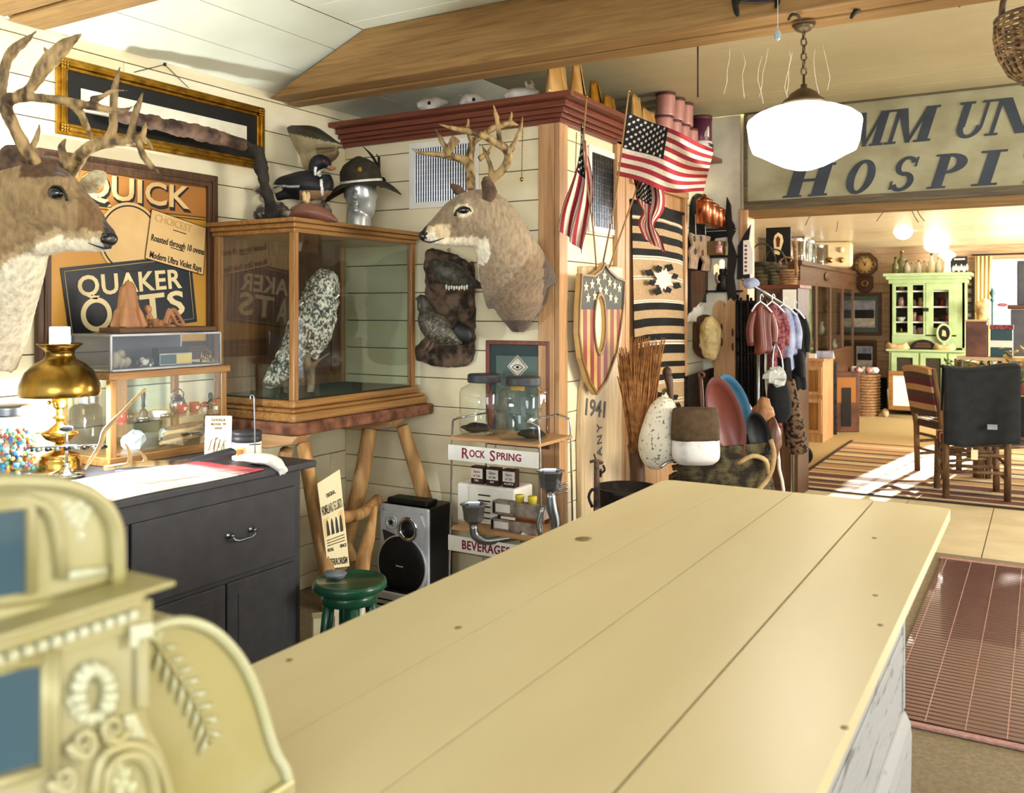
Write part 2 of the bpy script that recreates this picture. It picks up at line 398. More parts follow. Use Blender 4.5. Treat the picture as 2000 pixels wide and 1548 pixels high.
# cornice: stepped redwood crown along both faces of the box
ct = props(bpy.data.objects.new('trim_4', None), kind='structure'); COLL.objects.link(ct); ORG[ct] = Vector((0, 0, 0))
steps = [(2.495, 2.518, .03), (2.518, 2.538, .045), (2.538, 2.562, .065), (2.562, 2.592, .09), (2.592, 2.62, .15)]
for i, (a, b, w) in enumerate(steps):
    O('moulding', BX(XW+.002 if i < 4 else XW+.002, XB+w, YA-w, YA, a, b), 'red_x', ct, bev=.004)
    O('moulding', BX(XB, XB+w, YA+.0005, YD-.03 if i == 4 else YD-.2, a, b), 'red_y', ct, bev=.004)
# ceiling: sloped planks by the left wall, flat planks beyond
cl = O('ceiling', BX(-2.9, 6, -1.5, YD, ZC+.03, ZC+.06), 'ceil2', kind='structure')
sl = .36; X0 = XW; L1 = (ZC-2.70)/sl
def cz(X): return 2.70+sl*(X-XW)
xs = [XW, -3.315, -3.09, XW+L1]
for i in range(3):
    for (y0, y1) in ((-1.5, YD),):
        a, b = xs[i]+.003, xs[i+1]-.001
        B1 = B().add([(a, y0, cz(a)), (b, y0, cz(b)), (b, y1, cz(b)), (a, y1, cz(a)), (a, y0, cz(a)+.03), (b, y0, cz(b)+.03), (b, y1, cz(b)+.03), (a, y1, cz(a)+.03)],
                     [(3, 2, 1, 0), (4, 5, 6, 7), (0, 1, 5, 4), (1, 2, 6, 5), (2, 3, 7, 6), (3, 0, 4, 7)][0:6])
        O('plank', B1, 'ceil', cl)
O('backing', B().bx(XW-.06, -2.9, -1.5, YD, 2.93, 2.96), 'gap', cl)
yy = -1.5; i = 0
while yy < YD:
    w = .27; O('plank', BX(-2.9+.002, 6, yy+.002, min(yy+w, YD)-.002, ZC, ZC+.03), 'ceil' if yy < 3.4 else 'ceil2', cl, bev=.003); yy += w
# tie beams across the room, their left ends cut to the slope
def tie(y0, y1, z0, z1, name, n, m='beam_x', x1=6):
    xa = XW+max(0, (z0-2.70))/sl; xb = XW+(z1-2.70)/sl
    b = B().prism([(xa+.01, z0), (x1, z0), (x1, z1-.001), (xb+.02, z1-.001)], -y1, -y0, fr((1, 0, 0), (0, 0, 1), (0, -1, 0), (0, 0, 0)))
    return O('trim_%d' % n, b, m, kind='structure', bev=.008)
tie(3.46, 3.58, 2.665, ZC, 'b', 5); tie(3.582, 3.68, 2.655, ZC, 'b', 6, 'beam_x')
tie(2.06, 2.22, 2.69, ZC, 'b', 7); tie(1.92, 2.058, 2.70, ZC, 'b', 8)
# doorway wall with its stub beside the box
wd = O('wall_back', BX(XB-.02, 6, YD+.03, YD+.13, 2.24, ZC+.03), 'cream', kind='structure')
O('over_box', BX(XW, XB-.02, YD-.02, YD+.1, 2.6, ZC+.03), 'cream', wd)
O('stub', BX(XB-.02, -1.86, YD, YD+.13, 0, ZC), 'offwhite', wd)
post(9, -1.86, -1.80, YD-.03, YD+.15, 2.26, 'pine_z')
O('trim_10', BX(-1.86, 6, YD-.0, YD+.15, 2.20, 2.25), 'beam_x', kind='structure')
# ---------------------------------------------------------------- back room
YE, XL = 15.0, -3.3
wood('plankwall', 'b89a78', '937352', 'x', rough=.5)
we = O('wall_far', BX(XL-.05, -.72, YE+.02, YE+.06, 0, 2.6), 'gap', kind='structure'); z = 0
while z < 2.5:
    for a, b in ((XL, -2.2+random.uniform(-.3, .3)), (None, -.72)):
        if a is None: a = lastb
        O('plank', BX(a+.001, b-.001, YE, YE+.02, z+.002, min(z+.15, 2.55)), 'plankwall', we, bev=.004); lastb = b
    z += .15
O('far_wall_header', BX(-.72, 3, YE, YE+.06, 2.28, 2.6), 'plankwall', we)
O('far_wall_right', BX(1.2, 3, YE, YE+.06, 0, 2.28), 'plankwall', we)
O('far_wall_sill', BX(-.72, 1.2, YE, YE+.06, 0, .8), 'plankwall', we)
wood('greenplank', 'b79f80', '977b5a', 'y')
wf = O('wall_left_far', BX(XL-.06, XL, YD+.13, YE, 0, 2.6), 'greenplank', kind='structure')
mat('ceil3', 'efe4c6', .3, col2='e6d8b4', sc=2, bump=.03)
O('ceiling_far', BX(XL, 6, YD+.13, YE+.06, 2.5, 2.56), 'ceil3', kind='structure')
O('wall_above_door', BX(XB-.02, 6, YD+.131, YD+.15, 2.24, 2.6), 'cream', kind='structure')
wdw = T('window_1', None, None, (.24, YE, .8), kind='structure')
b = B(FA((.24, YE, 1.54)));  b.frame(1.92, 1.48, .07, -.02, .03); b.cb((0, 0, 0), (.05, 1.4, .03)); b.cb((0, 0, 0), (1.8, .04, .03)); O('window_frame', b, 'white', wdw, bev=.004)
for i in (-1, 1):
    for j in (-1, 1): O('pane', B(FA((.24+i*.46, YE+.005, 1.54+j*.345))).cb((0, 0, 0), (.86, .64, .004)), 'glass', wdw)
# ---------------------------------------------------------------- the long counter
ZT = .95
ctr = T('counter', 'long cream painted plank-top counter running through the middle of the shop', 'counter', (-.7, 1.4, 0))
xs = [-1.155, -.916, -.711, -.461, -.244]
for i in range(4):
    a, b_ = xs[i]+(0, .001, .0015, .0025)[i], xs[i+1]-(.001, .0015, .0025, 0)[i]
    if i == 0:
        pts = [(a, .2), (b_, .2), (b_, 3.028), (a+.035, 3.028), (a+.01, 3.015), (a, 2.99)]
    elif i == 3: pts = [(a, .2), (b_, .2), (b_, 3.01), (b_-.02, 3.028), (a, 3.028)]
    else: pts = [(a, .2), (b_, .2), (b_, 3.028), (a, 3.028)]
    O('top_board', B().prism(pts, ZT-.03, ZT), 'counter', ctr)
O('body', BX(-1.06, -.386, .22, 2.99, .05, ZT-.035), 'gap', ctr)
for i in range(5): O('side_board', BX(-.386, -.374+.003*(i % 2), .22, 3.0, .33+.117*i, .445+.117*i), 'counter_side', ctr, bev=.004)
O('corner_strip', BX(-.39, -.368, 2.97, 3.004, .33, ZT-.033), 'counter_side', ctr, bev=.003)
b = B().prism([(-.39, .02), (-.352, .02), (-.348, .25), (-.352, .29), (-.366, .32), (-.39, .33)], -3.0, -.22, fr((1, 0, 0), (0, 0, 1), (0, -1, 0), (0, 0, 0))); O('baseboard', b, 'counter_side', ctr, bev=.006)
O('kickboard', BX(-1.05, -.40, .23, 2.95, 0, .05), 'gap', ctr)
mat('knot', '8d7648', .4, col2='70603a', sc=30)
for u, v, s in ((1140, 1052, .022), (1708, 1050, .007), (565, 1288, .006), (895, 1225, .007), (1710, 1162, .006), (1650, 1420, .006), (1720, 1220, .006)):
    p = PZ(u, v, ZT+.0004)
    O('knot', B(FZ(p)).lathe([(0.0001, 0), (s, 0), (s*.5, .0008), (.0001, .0008)], 14, Matrix.Diagonal((1, 1.2, 1, 1))), 'knot', ctr)
XN, YN = (1, 0, 0), (0, -1, 0)
# ---------------------------------------------------------------- gilt frame and the branch before it
p0, p1 = PX(106, 108, XW), PX(512, 206, XW); p2 = PX(110, 262, XW)
cy, cz_, w, h = (p0.y+p1.y)/2, (p0.z+p2.z)/2, p1.y-p0.y, p0.z-p2.z
fg = T('picture_frame', 'long gilt picture frame with black mat hanging high behind the big antlers', 'picture frame', (XW, cy, cz_-h/2))
M = FL((XW, cy, cz_))
O('moulding', B(M).frame(w, h, .022, .002, .022).frame(w-.03, h-.03, .02, .002, .032).frame(w-.07, h-.07, .016, .002, .02), 'gold', fg, bev=.004)
O('mat_board', B(M).frame(w-.09, h-.09, .068, .003, .010), 'black', fg)
O('panel', B(M).cb((0, 0, .006), (w-.2, h-.2, .004)), 'offwhite', fg)
for sx in (-1, 1):
    for sy in (-1, 1):
        b = B(M)
        for k in range(9): b.ell((sx*(w/2-.018-.012*(k % 3)), sy*(h/2-.018-.012*(k//3)), .03), (.008, .008, .006), n=6, m=4)
        O('corner_ornament', b, 'gold', fg)
b = B(); n_ = PX(322, 126, XW+.004)
b.tube([PX(262, 141, XW+.01), n_, PX(368, 171, XW+.01)], .0018, 5); b.ell(n_, .008, n=6, m=5); O('hanging_wire', b, 'iron', fg)
mat('bark', '6f5544', .9, col2='35261c', sc=12, st=(1, 1, 1), bump=1.0, thr=(.35, .6)); mat('bark_d', '3b3630', .9, col2='1e1b18', sc=14, bump=.8)
br = T('branch', 'rough bark-covered branch with a dark bent end lying before the gilt frame', 'branch', PX(500, 330, XW+.10))
def barkify(me, org):
    for v in me.vertices:
        p = v.co+org; v.co += v.normal*(.012*noise.noise(p*22)+.006*noise.noise(p*60))
b = B(); tpx(b, [(215, 222, 3.86), (300, 240, 4.0), (400, 262, 4.2), (480, 285, 4.36)], [13, 15, 15, 12], 10); O('log', b, 'bark', br, remesh=.012, post=barkify)
b = B(); tpx(b, [(478, 280, 4.36), (505, 300, 4.40), (513, 345, 4.42), (528, 400, 4.42), (532, 428, 4.42)], [7, 13, 12, 12, 14], 10); O('bent_limb', b, 'bark_d', br, remesh=.012, post=barkify)
# ---------------------------------------------------------------- framed oats advertisement
pa, pb = PX(66, 330, XW), PX(418, 345, XW); zt, zb = pb.z, PX(180, 712, XW).z
cy, w, cz_, h = (pa.y+pb.y)/2, pb.y-pa.y, (zt+zb)/2, zt-zb
sg = T('advertising_sign', 'tall framed amber cereal advertisement on the left wall behind the deer nose', 'sign', (XW, cy, zb))
M = FL((XW, cy, cz_)); mat('amber', 'cf9a3e', .35, col2='c28a33', sc=2, bump=.02); mat('amber_d', 'b07537', .35, col2='a56c30', sc=2, bump=.02); mat('cardc', 'e6c287', .4, col2='d9b276', bump=.02); mat('ink', '1a1712', .5, bump=.0); mat('slate', '20242c', .35, bump=.02); mat('lettercream', 'f0dca8', .5, bump=0)
O('frame', B(M).frame(w, h, .058, .002, .03).frame(w-.05, h-.05, .012, .002, .038), 'dark_z', sg, bev=.003)
O('panel', B(M).cb((0, 0, .006), (w-.11, h-.11, .008)), 'amber', sg)
onS = onX(XW+.0105)
def spl(uv, m, name, t0=0, t1=.0015): return O(name, trace(B(), uv, onS, XN, t0, t1), m, sg)
pT = onS(400, 425).z; yl, yr = cy-w/2+.06, cy+w/2-.06
O('heading_band', BX(XW+.0105, XW+.012, yl, yr, pT, zt-.06), 'amber_d', sg); 
for z_ in (pT, pT-.012, zt-.062, zb+.085): O('rule', BX(XW+.012, XW+.013, yl, yr, z_-.002, z_+.002), 'ink', sg)
def st(s, u0, v0, u1, v1, h_, m, off=.004, par=None, bold=.004, **k): return ptext(s, onS(u0, v0), onS(u1, v1), h_, m, par or sg, XN, off, bold=bold, **k)
st('QUICK', 157, 366, 374, 396, .112, 'ink', .0020, bold=.012, ext=.0008); st('QUICK', 155, 362, 369, 391, .102, 'cardc', .0042, bold=.006, ext=.0008)
# leafy scrolls, medallion
b = B()
for k in range(6):
    u = 118+k*17; tpx(b, [(135+k*12, 515, 3.86), (u, 495-8*(k % 3), 3.86), (u-6+4*k, 478-6*(k % 2), 3.86)], [1.6, 2.5, 1.2], 4)
O('wheat_scroll', trace(B(), [(205, 392), (216, 400), (214, 414), (208, 404)], onS, XN, .001, .002), 'cardc', sg)
cc = onS(254, 466); b = B(FL(cc))
O('medallion_rim', b.lathe([(.150, .002), (.162, .002), (.162, .004), (.150, .004), (.150, .002)], 48, sm=False), 'cardc', sg)
O('medallion_line', B(FL(cc)).lathe([(.143, .002), (.150, .002), (.150, .0045), (.143, .0045), (.143, .002)], 48, sm=False), 'ink', sg)
O('medallion', B(FL(cc)).lathe([(.0001, .0018), (.143, .0018), (.143, .0035), (.0001, .0035)], 48, sm=False), 'cardc', sg)
spl([(117, 523), (371, 497), (384, 628), (135, 664)], 'slate', 'name_panel', .002, .0042)
b = B(); q = [onS(*x)+Vector((.005, 0, 0)) for x in ((124, 530), (366, 503), (377, 622), (141, 656))]
for i in range(4): b.tube([q[i], q[(i+1) % 4]], .0016, 4)
O('panel_line', b, 'cardc', sg)
st('QUAKER', 150, 563, 353, 547, .086, 'lettercream', .006, bold=.006, sp=1.05)
ro = onS(187, 614); O('lettering', B(FL(ro)).lathe([(.052, .0045), (.074, .0045), (.074, .007), (.052, .007), (.052, .0045)], 36, sm=False), 'lettercream', sg)
st('A', 232, 612, 262, 605, .125, 'lettercream', .006, bold=.009); st('TS', 272, 601, 358, 590, .11, 'lettercream', .006, bold=.008, sp=1.1)
spl([(294, 408), (400, 445), (395, 537), (281, 504)], 'cardc', 'inset_card', .006, .008)
b = B(); q = [onS(*x)+Vector((.0085, 0, 0)) for x in ((294, 408), (400, 445), (395, 537), (281, 504))]
for i in range(4): b.tube([q[i], q[(i+1) % 4]], .0016, 4)
O('card_line', b, 'ink', sg)
mat('faint', 'd3ac6a', .5, bump=0)
st('CHOICEST', 301, 424, 372, 447, .035, 'faint', .009, bold=.001)
st('Roasted through 10 ovens', 293, 465, 396, 494, .030, 'ink', .009, bold=.0012); st('Modern Ultra Violet Rays', 290, 498, 391, 527, .030, 'ink', .009, bold=.0012)

for a, c in (((336, 449), (361, 457)), ((331, 483), (357, 491))): O('dash', B().tube([onS(*a)+Vector((.009, 0, 0)), onS(*c)+Vector((.009, 0, 0))], .002, 4), 'ink', sg)
O('lower_band', BX(XW+.0105, XW+.013, yl, yr, zb+.06, zb+.082), 'ink', sg)
# ---------------------------------------------------------------- black dresser
ZD, XD = .93, -2.58
dr = T('dresser', 'long black painted dresser against the left wall with a striped runner on top', 'dresser', (-3.05, 2.0, 0))
O('top', BX(XW+.03, XD, .9, 2.80, ZD-.028, ZD), 'blackp', dr, bev=.006)
O('body', BX(XW+.05, XD-.05, .95, 2.755, .06, ZD-.03), 'blackp', dr, bev=.004)
O('plinth', BX(XW+.07, XD-.07, .97, 2.73, 0, .06), 'blackp', dr)
xd = XD-.05
for nm, y0, y1, z0, z1 in (('drawer', 1.95, 2.715, .55, .835), ('drawer', 1.0, 1.94, .55, .835), ('door', 2.36, 2.715, .10, .53), ('door', 1.95, 2.35, .10, .53), ('door', 1.0, 1.94, .10, .53)):
    d_ = O(nm, BX(xd, xd+.014, y0, y1, z0, z1), 'blackp', dr, bev=.003)
    if nm == 'door': O('door_panel', BX(xd+.0141, xd+.018, y0+.05, y1-.05, z0+.05, z1-.05), 'blackp', d_, bev=.003)
    else:
        c = Vector((xd+.014, (2.42 if y0 > 1.5 else 1.45), .71)); b = B(FL(c))
        for s_ in (-1, 1): b.lathe([(.014, 0), (.014, .004), (.006, .006), (.006, .02), (.010, .024), (.0001, .027)], 10, TR(s_*.055, 0, 0))
        b.tube([(-.055, 0, .02), (-.05, -.016, .026), (-.03, -.022, .028), (.03, -.022, .028), (.05, -.016, .026), (.055, 0, .02)], .0045, 7); O('handle', b, 'steel', d_)
# runner
def runc(i, j):
    c = (.96, .93, .9)
    if j < .1 or j > .9: c = (.62, .10, .12)
    elif j < .2 or j > .84: c = (.80, .33, .33) if int(j*70) % 2 else (.93, .75, .7)
    return c
ru = B().grid(lambda i, j: Vector((-3.02+i*.425, 1.72+j*.80, ZD+.003+.0015*sin(i*17+j*9))), 10, 60, col=runc)
S1('table_runner', ru, 'vcs', 'white woven runner with red striped ends on the black dresser', 'table runner', solid=.004, vcol=True)
# ---------------------------------------------------------------- brass oil lamp
c = PD(117, 925, 3.41); c.z = ZD+.006; k = K(3.41)
lp = T('oil_lamp', 'brass oil lamp with wide domed metal shade lit on the dresser', 'lamp', c)
bm = B(TR(*c)); mat('lampglow', 'f3fbff', .3, emit=7, bump=0)
O('foot', bm.lathe([(.0001, 0), (38*k, 0), (39*k, .008), (39*k, 25*k), (34*k, 31*k), (36*k, 33*k), (30*k, 37*k), (14*k, 42*k), (10*k, 55*k), (7*k, 62*k)], 32), 'brass', lp)
O('font', B(TR(*c)).lathe([(7*k, 60*k), (14*k, 60*k), (26*k, 66*k), (34*k, 75*k), (35*k, 79*k), (22*k, 84*k), (12*k, 92*k), (7*k, 96*k), (8*k, 103*k), (15*k, 107*k), (6*k, 112*k), (6*k, 122*k), (5*k, 126*k)], 32), 'brass', lp)
b = B(TR(*c)); b.lathe([(8*k, 124*k), (13*k, 128*k), (14*k, 145*k), (10*k, 148*k), (22*k, 150*k), (23*k, 153*k), (10*k, 154*k)], 28); O('burner', b, 'brass', lp)
b = B(TR(*c)); b.tube([(-12*k, -6*k, 138*k), (-22*k, -8*k, 136*k)], 1.2*k, 6); b.lathe([(.0001, 0), (4*k, 0), (4*k, 1.5*k), (.0001, 1.5*k)], 12, TR(-23*k, -8*k, 136*k) @ RY(pi/2)); O('wick_knob', b, 'brass', lp)
O('chimney', B(TR(*c)).lathe([(13*k, 154*k), (15*k, 165*k), (19*k, 182*k), (15*k, 205*k), (14*k, 225*k), (14*k, 240*k), (18.5*k, 246*k), (18.5*k, 282*k), (18*k, 284*k), (17*k, 282*k), (17*k, 246*k)], 28), 'lampglow', lp)
sh = [(72*k, 150*k), (73.5*k, 156*k), (72*k, 172*k), (62*k, 196*k), (46*k, 212*k), (29*k, 221*k), (26*k, 228*k), (26*k, 236*k), (30*k, 241*k), (42*k, 250*k), (41*k, 252*k), (27*k, 246*k), (24*k, 238*k), (24*k, 228*k), (27*k, 219*k), (45*k, 209*k), (60*k, 194*k), (70*k, 171*k), (71*k, 156*k), (71*k, 150*k), (72*k, 150*k)]
mat('shadebrass', 'a8863f', .25, 1, col2='6f5626', sc=3, st=(3, 3, .5), bump=.03); O('shade', B(TR(*c)).lathe(sh, 40), 'shadebrass', lp)
light('oil_lamp_bulb', 'POINT', c+Vector((0, 0, 200*k)), 18, (.9, .97, 1), shadow_soft_size=.03)
light('oil_lamp_flame', 'POINT', c+Vector((.06, .0, 130*k)), 26, (.92, .98, 1), shadow_soft_size=.05)
light('oil_lamp_top', 'SPOT', c+Vector((0, 0, 300*k)), 60, (.88, .97, 1), shadow_soft_size=.03, spot_size=radians(100), rot=(pi, 0, 0))
# ---------------------------------------------------------------- jars and small things left on the dresser
def jar(name, c, r, h, label, lid='blackp', square=False, cat_='jar', m='glass', group=None):
    j = T(name, label, cat_, c, group); n = 28
    if square:
        def sec(w, z): return (Vector((0, 0, z)), w)
        b = B(TR(*c)); prof = [(r*.9, 0), (r, .02), (r, h*.70), (r*.93, h*.77), (r*.72, h*.83), (r*.70, h*.88)]
        vs = []
        for w_, z_ in prof:
            for i in range(32):
                a = 2*pi*i/32; e = 4 if z_ < h*.78 else 2; q_ = (abs(cos(a))**e+abs(sin(a))**e)**(-1/e); vs.append((w_*q_*cos(a), w_*q_*sin(a), z_))
        fs = [(q_*32+i, q_*32+(i+1) % 32, (q_+1)*32+(i+1) % 32, (q_+1)*32+i) for q_ in range(len(prof)-1) for i in range(32)]+[tuple(range(32))[::-1]]
        b.add(vs, fs, sm=True)
    else: b = B(TR(*c)).lathe([(.0001, 0), (r*.93, 0), (r, .015), (r, h*.78), (r*.72, h*.86), (r*.70, h*.9)], n)
    O('glass_body', b, m, j)
    b = B(TR(*c)); pr = [(r*.76, h*.86)]
    for i in range(4): pr += [(r*.80, h*(.87+.03*i)), (r*.78, h*(.885+.03*i))]
    pr += [(r*.78, h*.985), (r*.72, h), (.0001, h)]; O('lid', b.lathe(pr, n), lid, j); return j
mj = PD(20, 925, 3.30); mj.z = ZD+.001
jar('marble_jar', mj, .088, .27, 'big glass jar half full of marbles at left end of the dresser', 'steel')
b = B(); random.seed(3); cols = [(.05, .2, .7), (.8, .35, .05), (.1, .5, .6), (.75, .7, .2), (.05, .35, .75), (.5, .1, .05), (.3, .6, .4), (.8, .8, .7)]
for i in range(560):
    a, rr, zz = random.random()*2*pi, .076*sqrt(random.random()), random.random()*.165; rr = max(rr, .03)
    b.ell((mj.x+rr*cos(a), mj.y+rr*sin(a), mj.z+.012+zz), .009, n=6, m=4, col=random.choice(cols))
S1('marbles', b, 'vcs', 'blue, yellow and orange glass marbles filling the jar on the dresser', 'marbles', kind='stuff', vcol=True)
jj = PD(168, 893, 3.72); jj.z = ZD+.001; jar('storage_jar', jj, .062, .27, 'empty clear jar with ribbed neck just behind the brass lamp', 'chrome')
def S_at(u, v, z): p = PZ(u, v, z); return p
c = S_at(56, 932, ZD+.001); b = B(FZ(c, .5)); b.bx(-.10, .10, -.05, .05, 0, .008); b.bx(-.10, .10, -.05, -.042, 0, .022); b.bx(-.10, .10, .042, .05, 0, .022); b.bx(-.10, -.092, -.05, .05, 0, .022); b.bx(.092, .10, -.05, .05, 0, .022)
S1('wooden_tray', b, 'blond_x', 'small shallow pale wooden tray beside the lamp foot', 'tray', bev=.002)
c = S_at(130, 928, ZD+.008); k = K(3.3); cs = T('key_stand', 'small chrome stand with oval head and a crossbar of trinkets before the lamp', 'stand', c)
O('base', B(TR(*c)).lathe([(.0001, 0), (34*k, 0), (33*k, 3*k), (20*k, 8*k), (9*k, 14*k), (6*k, 20*k)], 28), 'chrome', cs)
b = B(TR(*c)); b.lathe([(5.5*k, 18*k), (5.5*k, 26*k), (3.2*k, 27*k), (3.2*k, 82*k), (4.5*k, 84*k), (2*k, 88*k)], 14); O('post', b, 'chrome', cs)
M = fr(RV, ZV, -FV, c+Vector((0, 0, 92*k)))
b = B(M); b.ell((0, 0, 0), (16*k, 6.5*k, 3*k), n=18, m=8); O('head', b, 'steel', cs); b = B(M)
for i in range(9): b.tube([((-11+i*2.7)*k, -3*k, 3*k), ((-10+i*2.7)*k, 3*k, 3.4*k)], .7*k, 4)
O('raised_lettering', b, 'iron', cs)
b = B(); cb_ = c+Vector((0, 0, 58*k)); ax = (RV*.94+FV*.35).normalized(); b.tube([cb_-ax*.13, cb_+ax*.13], .004, 6)
O('crossbar', b, 'chrome', cs); random.seed(5)
for i in range(9):
    p = cb_+ax*(-.125+i*.031)+Vector((0, 0, -.010)); b = B(); b.ell(p, (.012, .010, .008), n=8, m=5); b.ell(p+ax*.010, (.007, .007, .006), n=6, m=4); O('trinket', b, 'steel' if i % 2 else 'iron', cs)
b = B(); tpx(b, [(285, 759, 3.35), (262, 780, 3.33), (243, 800, 3.31), (205, 840, 3.28), (196, 868, 3.26), (165, 916, 3.22)], [3.2, 3.4, 3.2, 5, 4.6, 2.6], 8)
S1('walking_stick', b, 'antler_l', 'crooked bare stick leaning up from the dresser against the small oak case', 'stick')
# antler piece, knife, glove, card, tin, hook
b = B(); zz = 3.24
tpx(b, [(205, 914, 3.28), (245, 908, zz), (290, 905, zz+.05), (345, 903, zz+.1)], [5, 5, 6, 5], 8); tpx(b, [(252, 906, zz), (254, 890, zz), (247, 870, zz), (239, 862, zz)], [5, 4.5, 2.5, .8], 7); tpx(b, [(284, 905, zz+.05), (283, 893, zz+.04), (272, 880, zz+.03), (258, 873, zz+.02)], [5, 4, 2.2, .8], 7)
S1('shed_antler', b, 'antler', 'small forked antler piece lying at the back edge of the runner', 'antler', remesh=.004)
kn = T('knife', 'knife with swollen black handle lying across the right end of the runner', 'knife', S_at(420, 905, ZD+.01))
b = B(); tpx(b, [(372, 899, 3.42), (385, 896, 3.43), (420, 889, 3.46), (450, 883, 3.49), (461, 885, 3.5)], [3.2, 4.5, 7.5, 9, 4], 12); O('handle', b, 'blackp', kn)
b = B(); tpx(b, [(332, 905, 3.39), (350, 903, 3.4), (373, 899, 3.42)], [3, 4.2, 3.6], 8); O('ferrule', b, 'bark', kn)
b = B(); tpx(b, [(225, 920, 3.27), (290, 912, 3.33), (334, 905, 3.39)], [.6, 2.6, 2.8], 4); O('blade', b, 'steel', kn)
gl = T('glove', 'limp white glove draped over the right front corner of the dresser', 'glove', PD(545, 905, 3.62))
b = B(); limb(b, [(462, 896, 3.60, 5, .03), (480, 893, 3.6, 8, .05), (505, 895, 3.6, 10, .06), (525, 897, 3.58, 10, .05), (540, 904, 3.55, 11, .04), (550, 915, 3.53, 9, .02)], 12)
for a, e in (((545, 908), (556, 926)), ((550, 908), (561, 921)), ((538, 910), (549, 928)), ((532, 908), (540, 920))): tpx(b, [(a[0], a[1], 3.545), ((a[0]+e[0])/2+2, (a[1]+e[1])/2, 3.53), (e[0], e[1], 3.525)], [4, 3.6, 2.6], 7)
O('hand', b, 'white', gl, remesh=.005)
c = PD(428, 889, 3.60); c.z = ZD; cd = T('card', 'small cream card with lettering on a stand near the dresser right end', 'card', c); k = K(3.6)
M = FC(426, 850, 3.6) @ RX(-.08); O('card_face', B(M).prism([(x*k, y*k) for x, y in [(-24, -38), (24, -38), (26, -36), (26, 36), (24, 38), (-24, 38), (-26, 36), (-26, -36)]], -.003, 0), 'paper', cd)
mat('sepia', '6b5334', .7, bump=0)
for s_, y_, h_ in (('SAVAGE', 30, 5.5), ('MODEL 99', 22, 4.5), ('RIFLES', 14, 3.6)): text(s_, M @ TR(0, y_*k, .0005), h_*k, 'sepia', cd, bold=.0004)
b = B(M)
for i in range(7): b.tube([((-18+i*5)*k, (-30+6*sin(i*2))*k, .001), ((-13+i*4)*k, (-18+9*cos(i*3))*k, .001), ((-8+i*4)*k, (-8+5*sin(i))*k, .001)], .6*k, 4)
O('drawing', b, 'sepia', cd); O('stand', B(M).bx(-10*k, 10*k, -39*k, -37*k, -.03, .012), 'iron', cd)
c = PD(482, 885, 3.74); c.z = ZD+.001; k = K(3.74); tj = T('tobacco_tin', 'round tin with black lid and white label behind the hooked rod', 'tin', c)
O('tin_body', B(TR(*c)).lathe([(.0001, 0), (27*k, 0), (28*k, 2*k), (28*k, 33*k), (26*k, 36*k)], 28), 'white', tj)
O('lid', B(TR(*c)).lathe([(26*k, 34*k), (28.5*k, 36*k), (28.5*k, 44*k), (27*k, 46*k), (29*k, 48*k), (29*k, 54*k), (27*k, 56*k), (.0001, 56*k)], 28), 'blackp', tj)
M = TR(*c) @ RZ(YAW+.25-pi/2*0); b = B(M); b.grid(lambda i, j: Vector((28.3*k*sin(-.8+i*.75), -28.3*k*cos(-.8+i*.75), (5+j*22)*k)), 8, 1); O('picture_label', b, 'cardc', tj)
b = B(M); b.ell((-15*k, -24*k, 15*k), (6*k, 3*k, 7*k), n=10, m=6); O('printed_motif', B(M).grid(lambda i, j: Vector((28.6*k*sin(-.65+i*.45), -28.6*k*cos(-.65+i*.45), (9+j*14)*k)), 6, 1), 'amber_d', tj)
c = PD(498, 889, 3.6); c.z = ZD; k = K(3.6); hr = T('hooked_rod', 'thin upright steel rod with hooked top and short crossbar on dresser corner', 'rod', c)
hk = [(498, 888, 3.6), (497.5, 840, 3.6), (497, 800, 3.6), (496.5, 780, 3.6), (495, 773, 3.6), (492, 771, 3.6), (489.5, 774, 3.6), (489.5, 780, 3.6)]
b = B(); tpx(b, hk, 1.3, 6, 4); O('shaft', b, 'steel', hr); b = B(); tpx(b, [(487, 868, 3.6), (509, 867, 3.6)], 1.0, 5); O('crossbar', b, 'iron', hr); O('base', B(TR(*c)).lathe([(.0001, 0), (12*k, 0), (11*k, 2*k), (2*k, 4*k), (.0001, 4*k)], 16), 'iron', hr)
# ---------------------------------------------------------------- small oak case, flat glass case on it
ZD1 = ZD+.001; XC = -3.15; y0, y1 = PX(215, 908, XC).y, PX(443, 800, XC).y; zt = PX(228, 727, XC).z
oc = T('oak_display_case', 'small oak framed glass case with two shelves of trinkets on the dresser', 'display case', (XC-.17, (y0+y1)/2, ZD1))
for x_ in (XC-.34, XC-.025):
    for y_ in (y0, y1-.03): O('post', BX(x_, x_+.025, y_, y_+.03, ZD1, zt-.03), 'oak_z', oc, bev=.002)
O('post', BX(XC-.34, XC-.32, (y0+y1)/2-.02, (y0+y1)/2+.02, ZD1, zt-.03), 'oak_z', oc)
O('top', BX(XC-.35, XC+.012, y0-.012, y1+.012, zt-.03, zt), 'oak_y', oc, bev=.004); O('bottom', BX(XC-.34, XC+.002, y0-.003, y1+.003, ZD1, ZD1+.035), 'oak_y', oc, bev=.003)
zs = PX(330, 818, XC).z
O('glass_shelf', BX(XC-.33, XC-.03, y0+.01, y1-.01, zs-.006, zs), 'glass_g', oc)
O('pane', BX(XC-.006, XC-.003, y0+.03, y1-.03, ZD1+.035, zt-.03), 'glass', oc); O('pane', BX(XC-.315, XC-.025, y0+.004, y0+.007, ZD1+.035, zt-.03), 'glass', oc); O('pane', BX(XC-.335, XC-.332, y0+.03, y1-.03, ZD1+.035, zt-.03), 'glass_g', oc)
z2 = PX(228, 655, XC).z; gc = T('glass_case', 'low metal-edged glass case of stones and trinkets on the oak case', 'display case', (XC-.15, (y0+y1)/2, zt+.001)); a, b_ = y0+.01, y1-.03
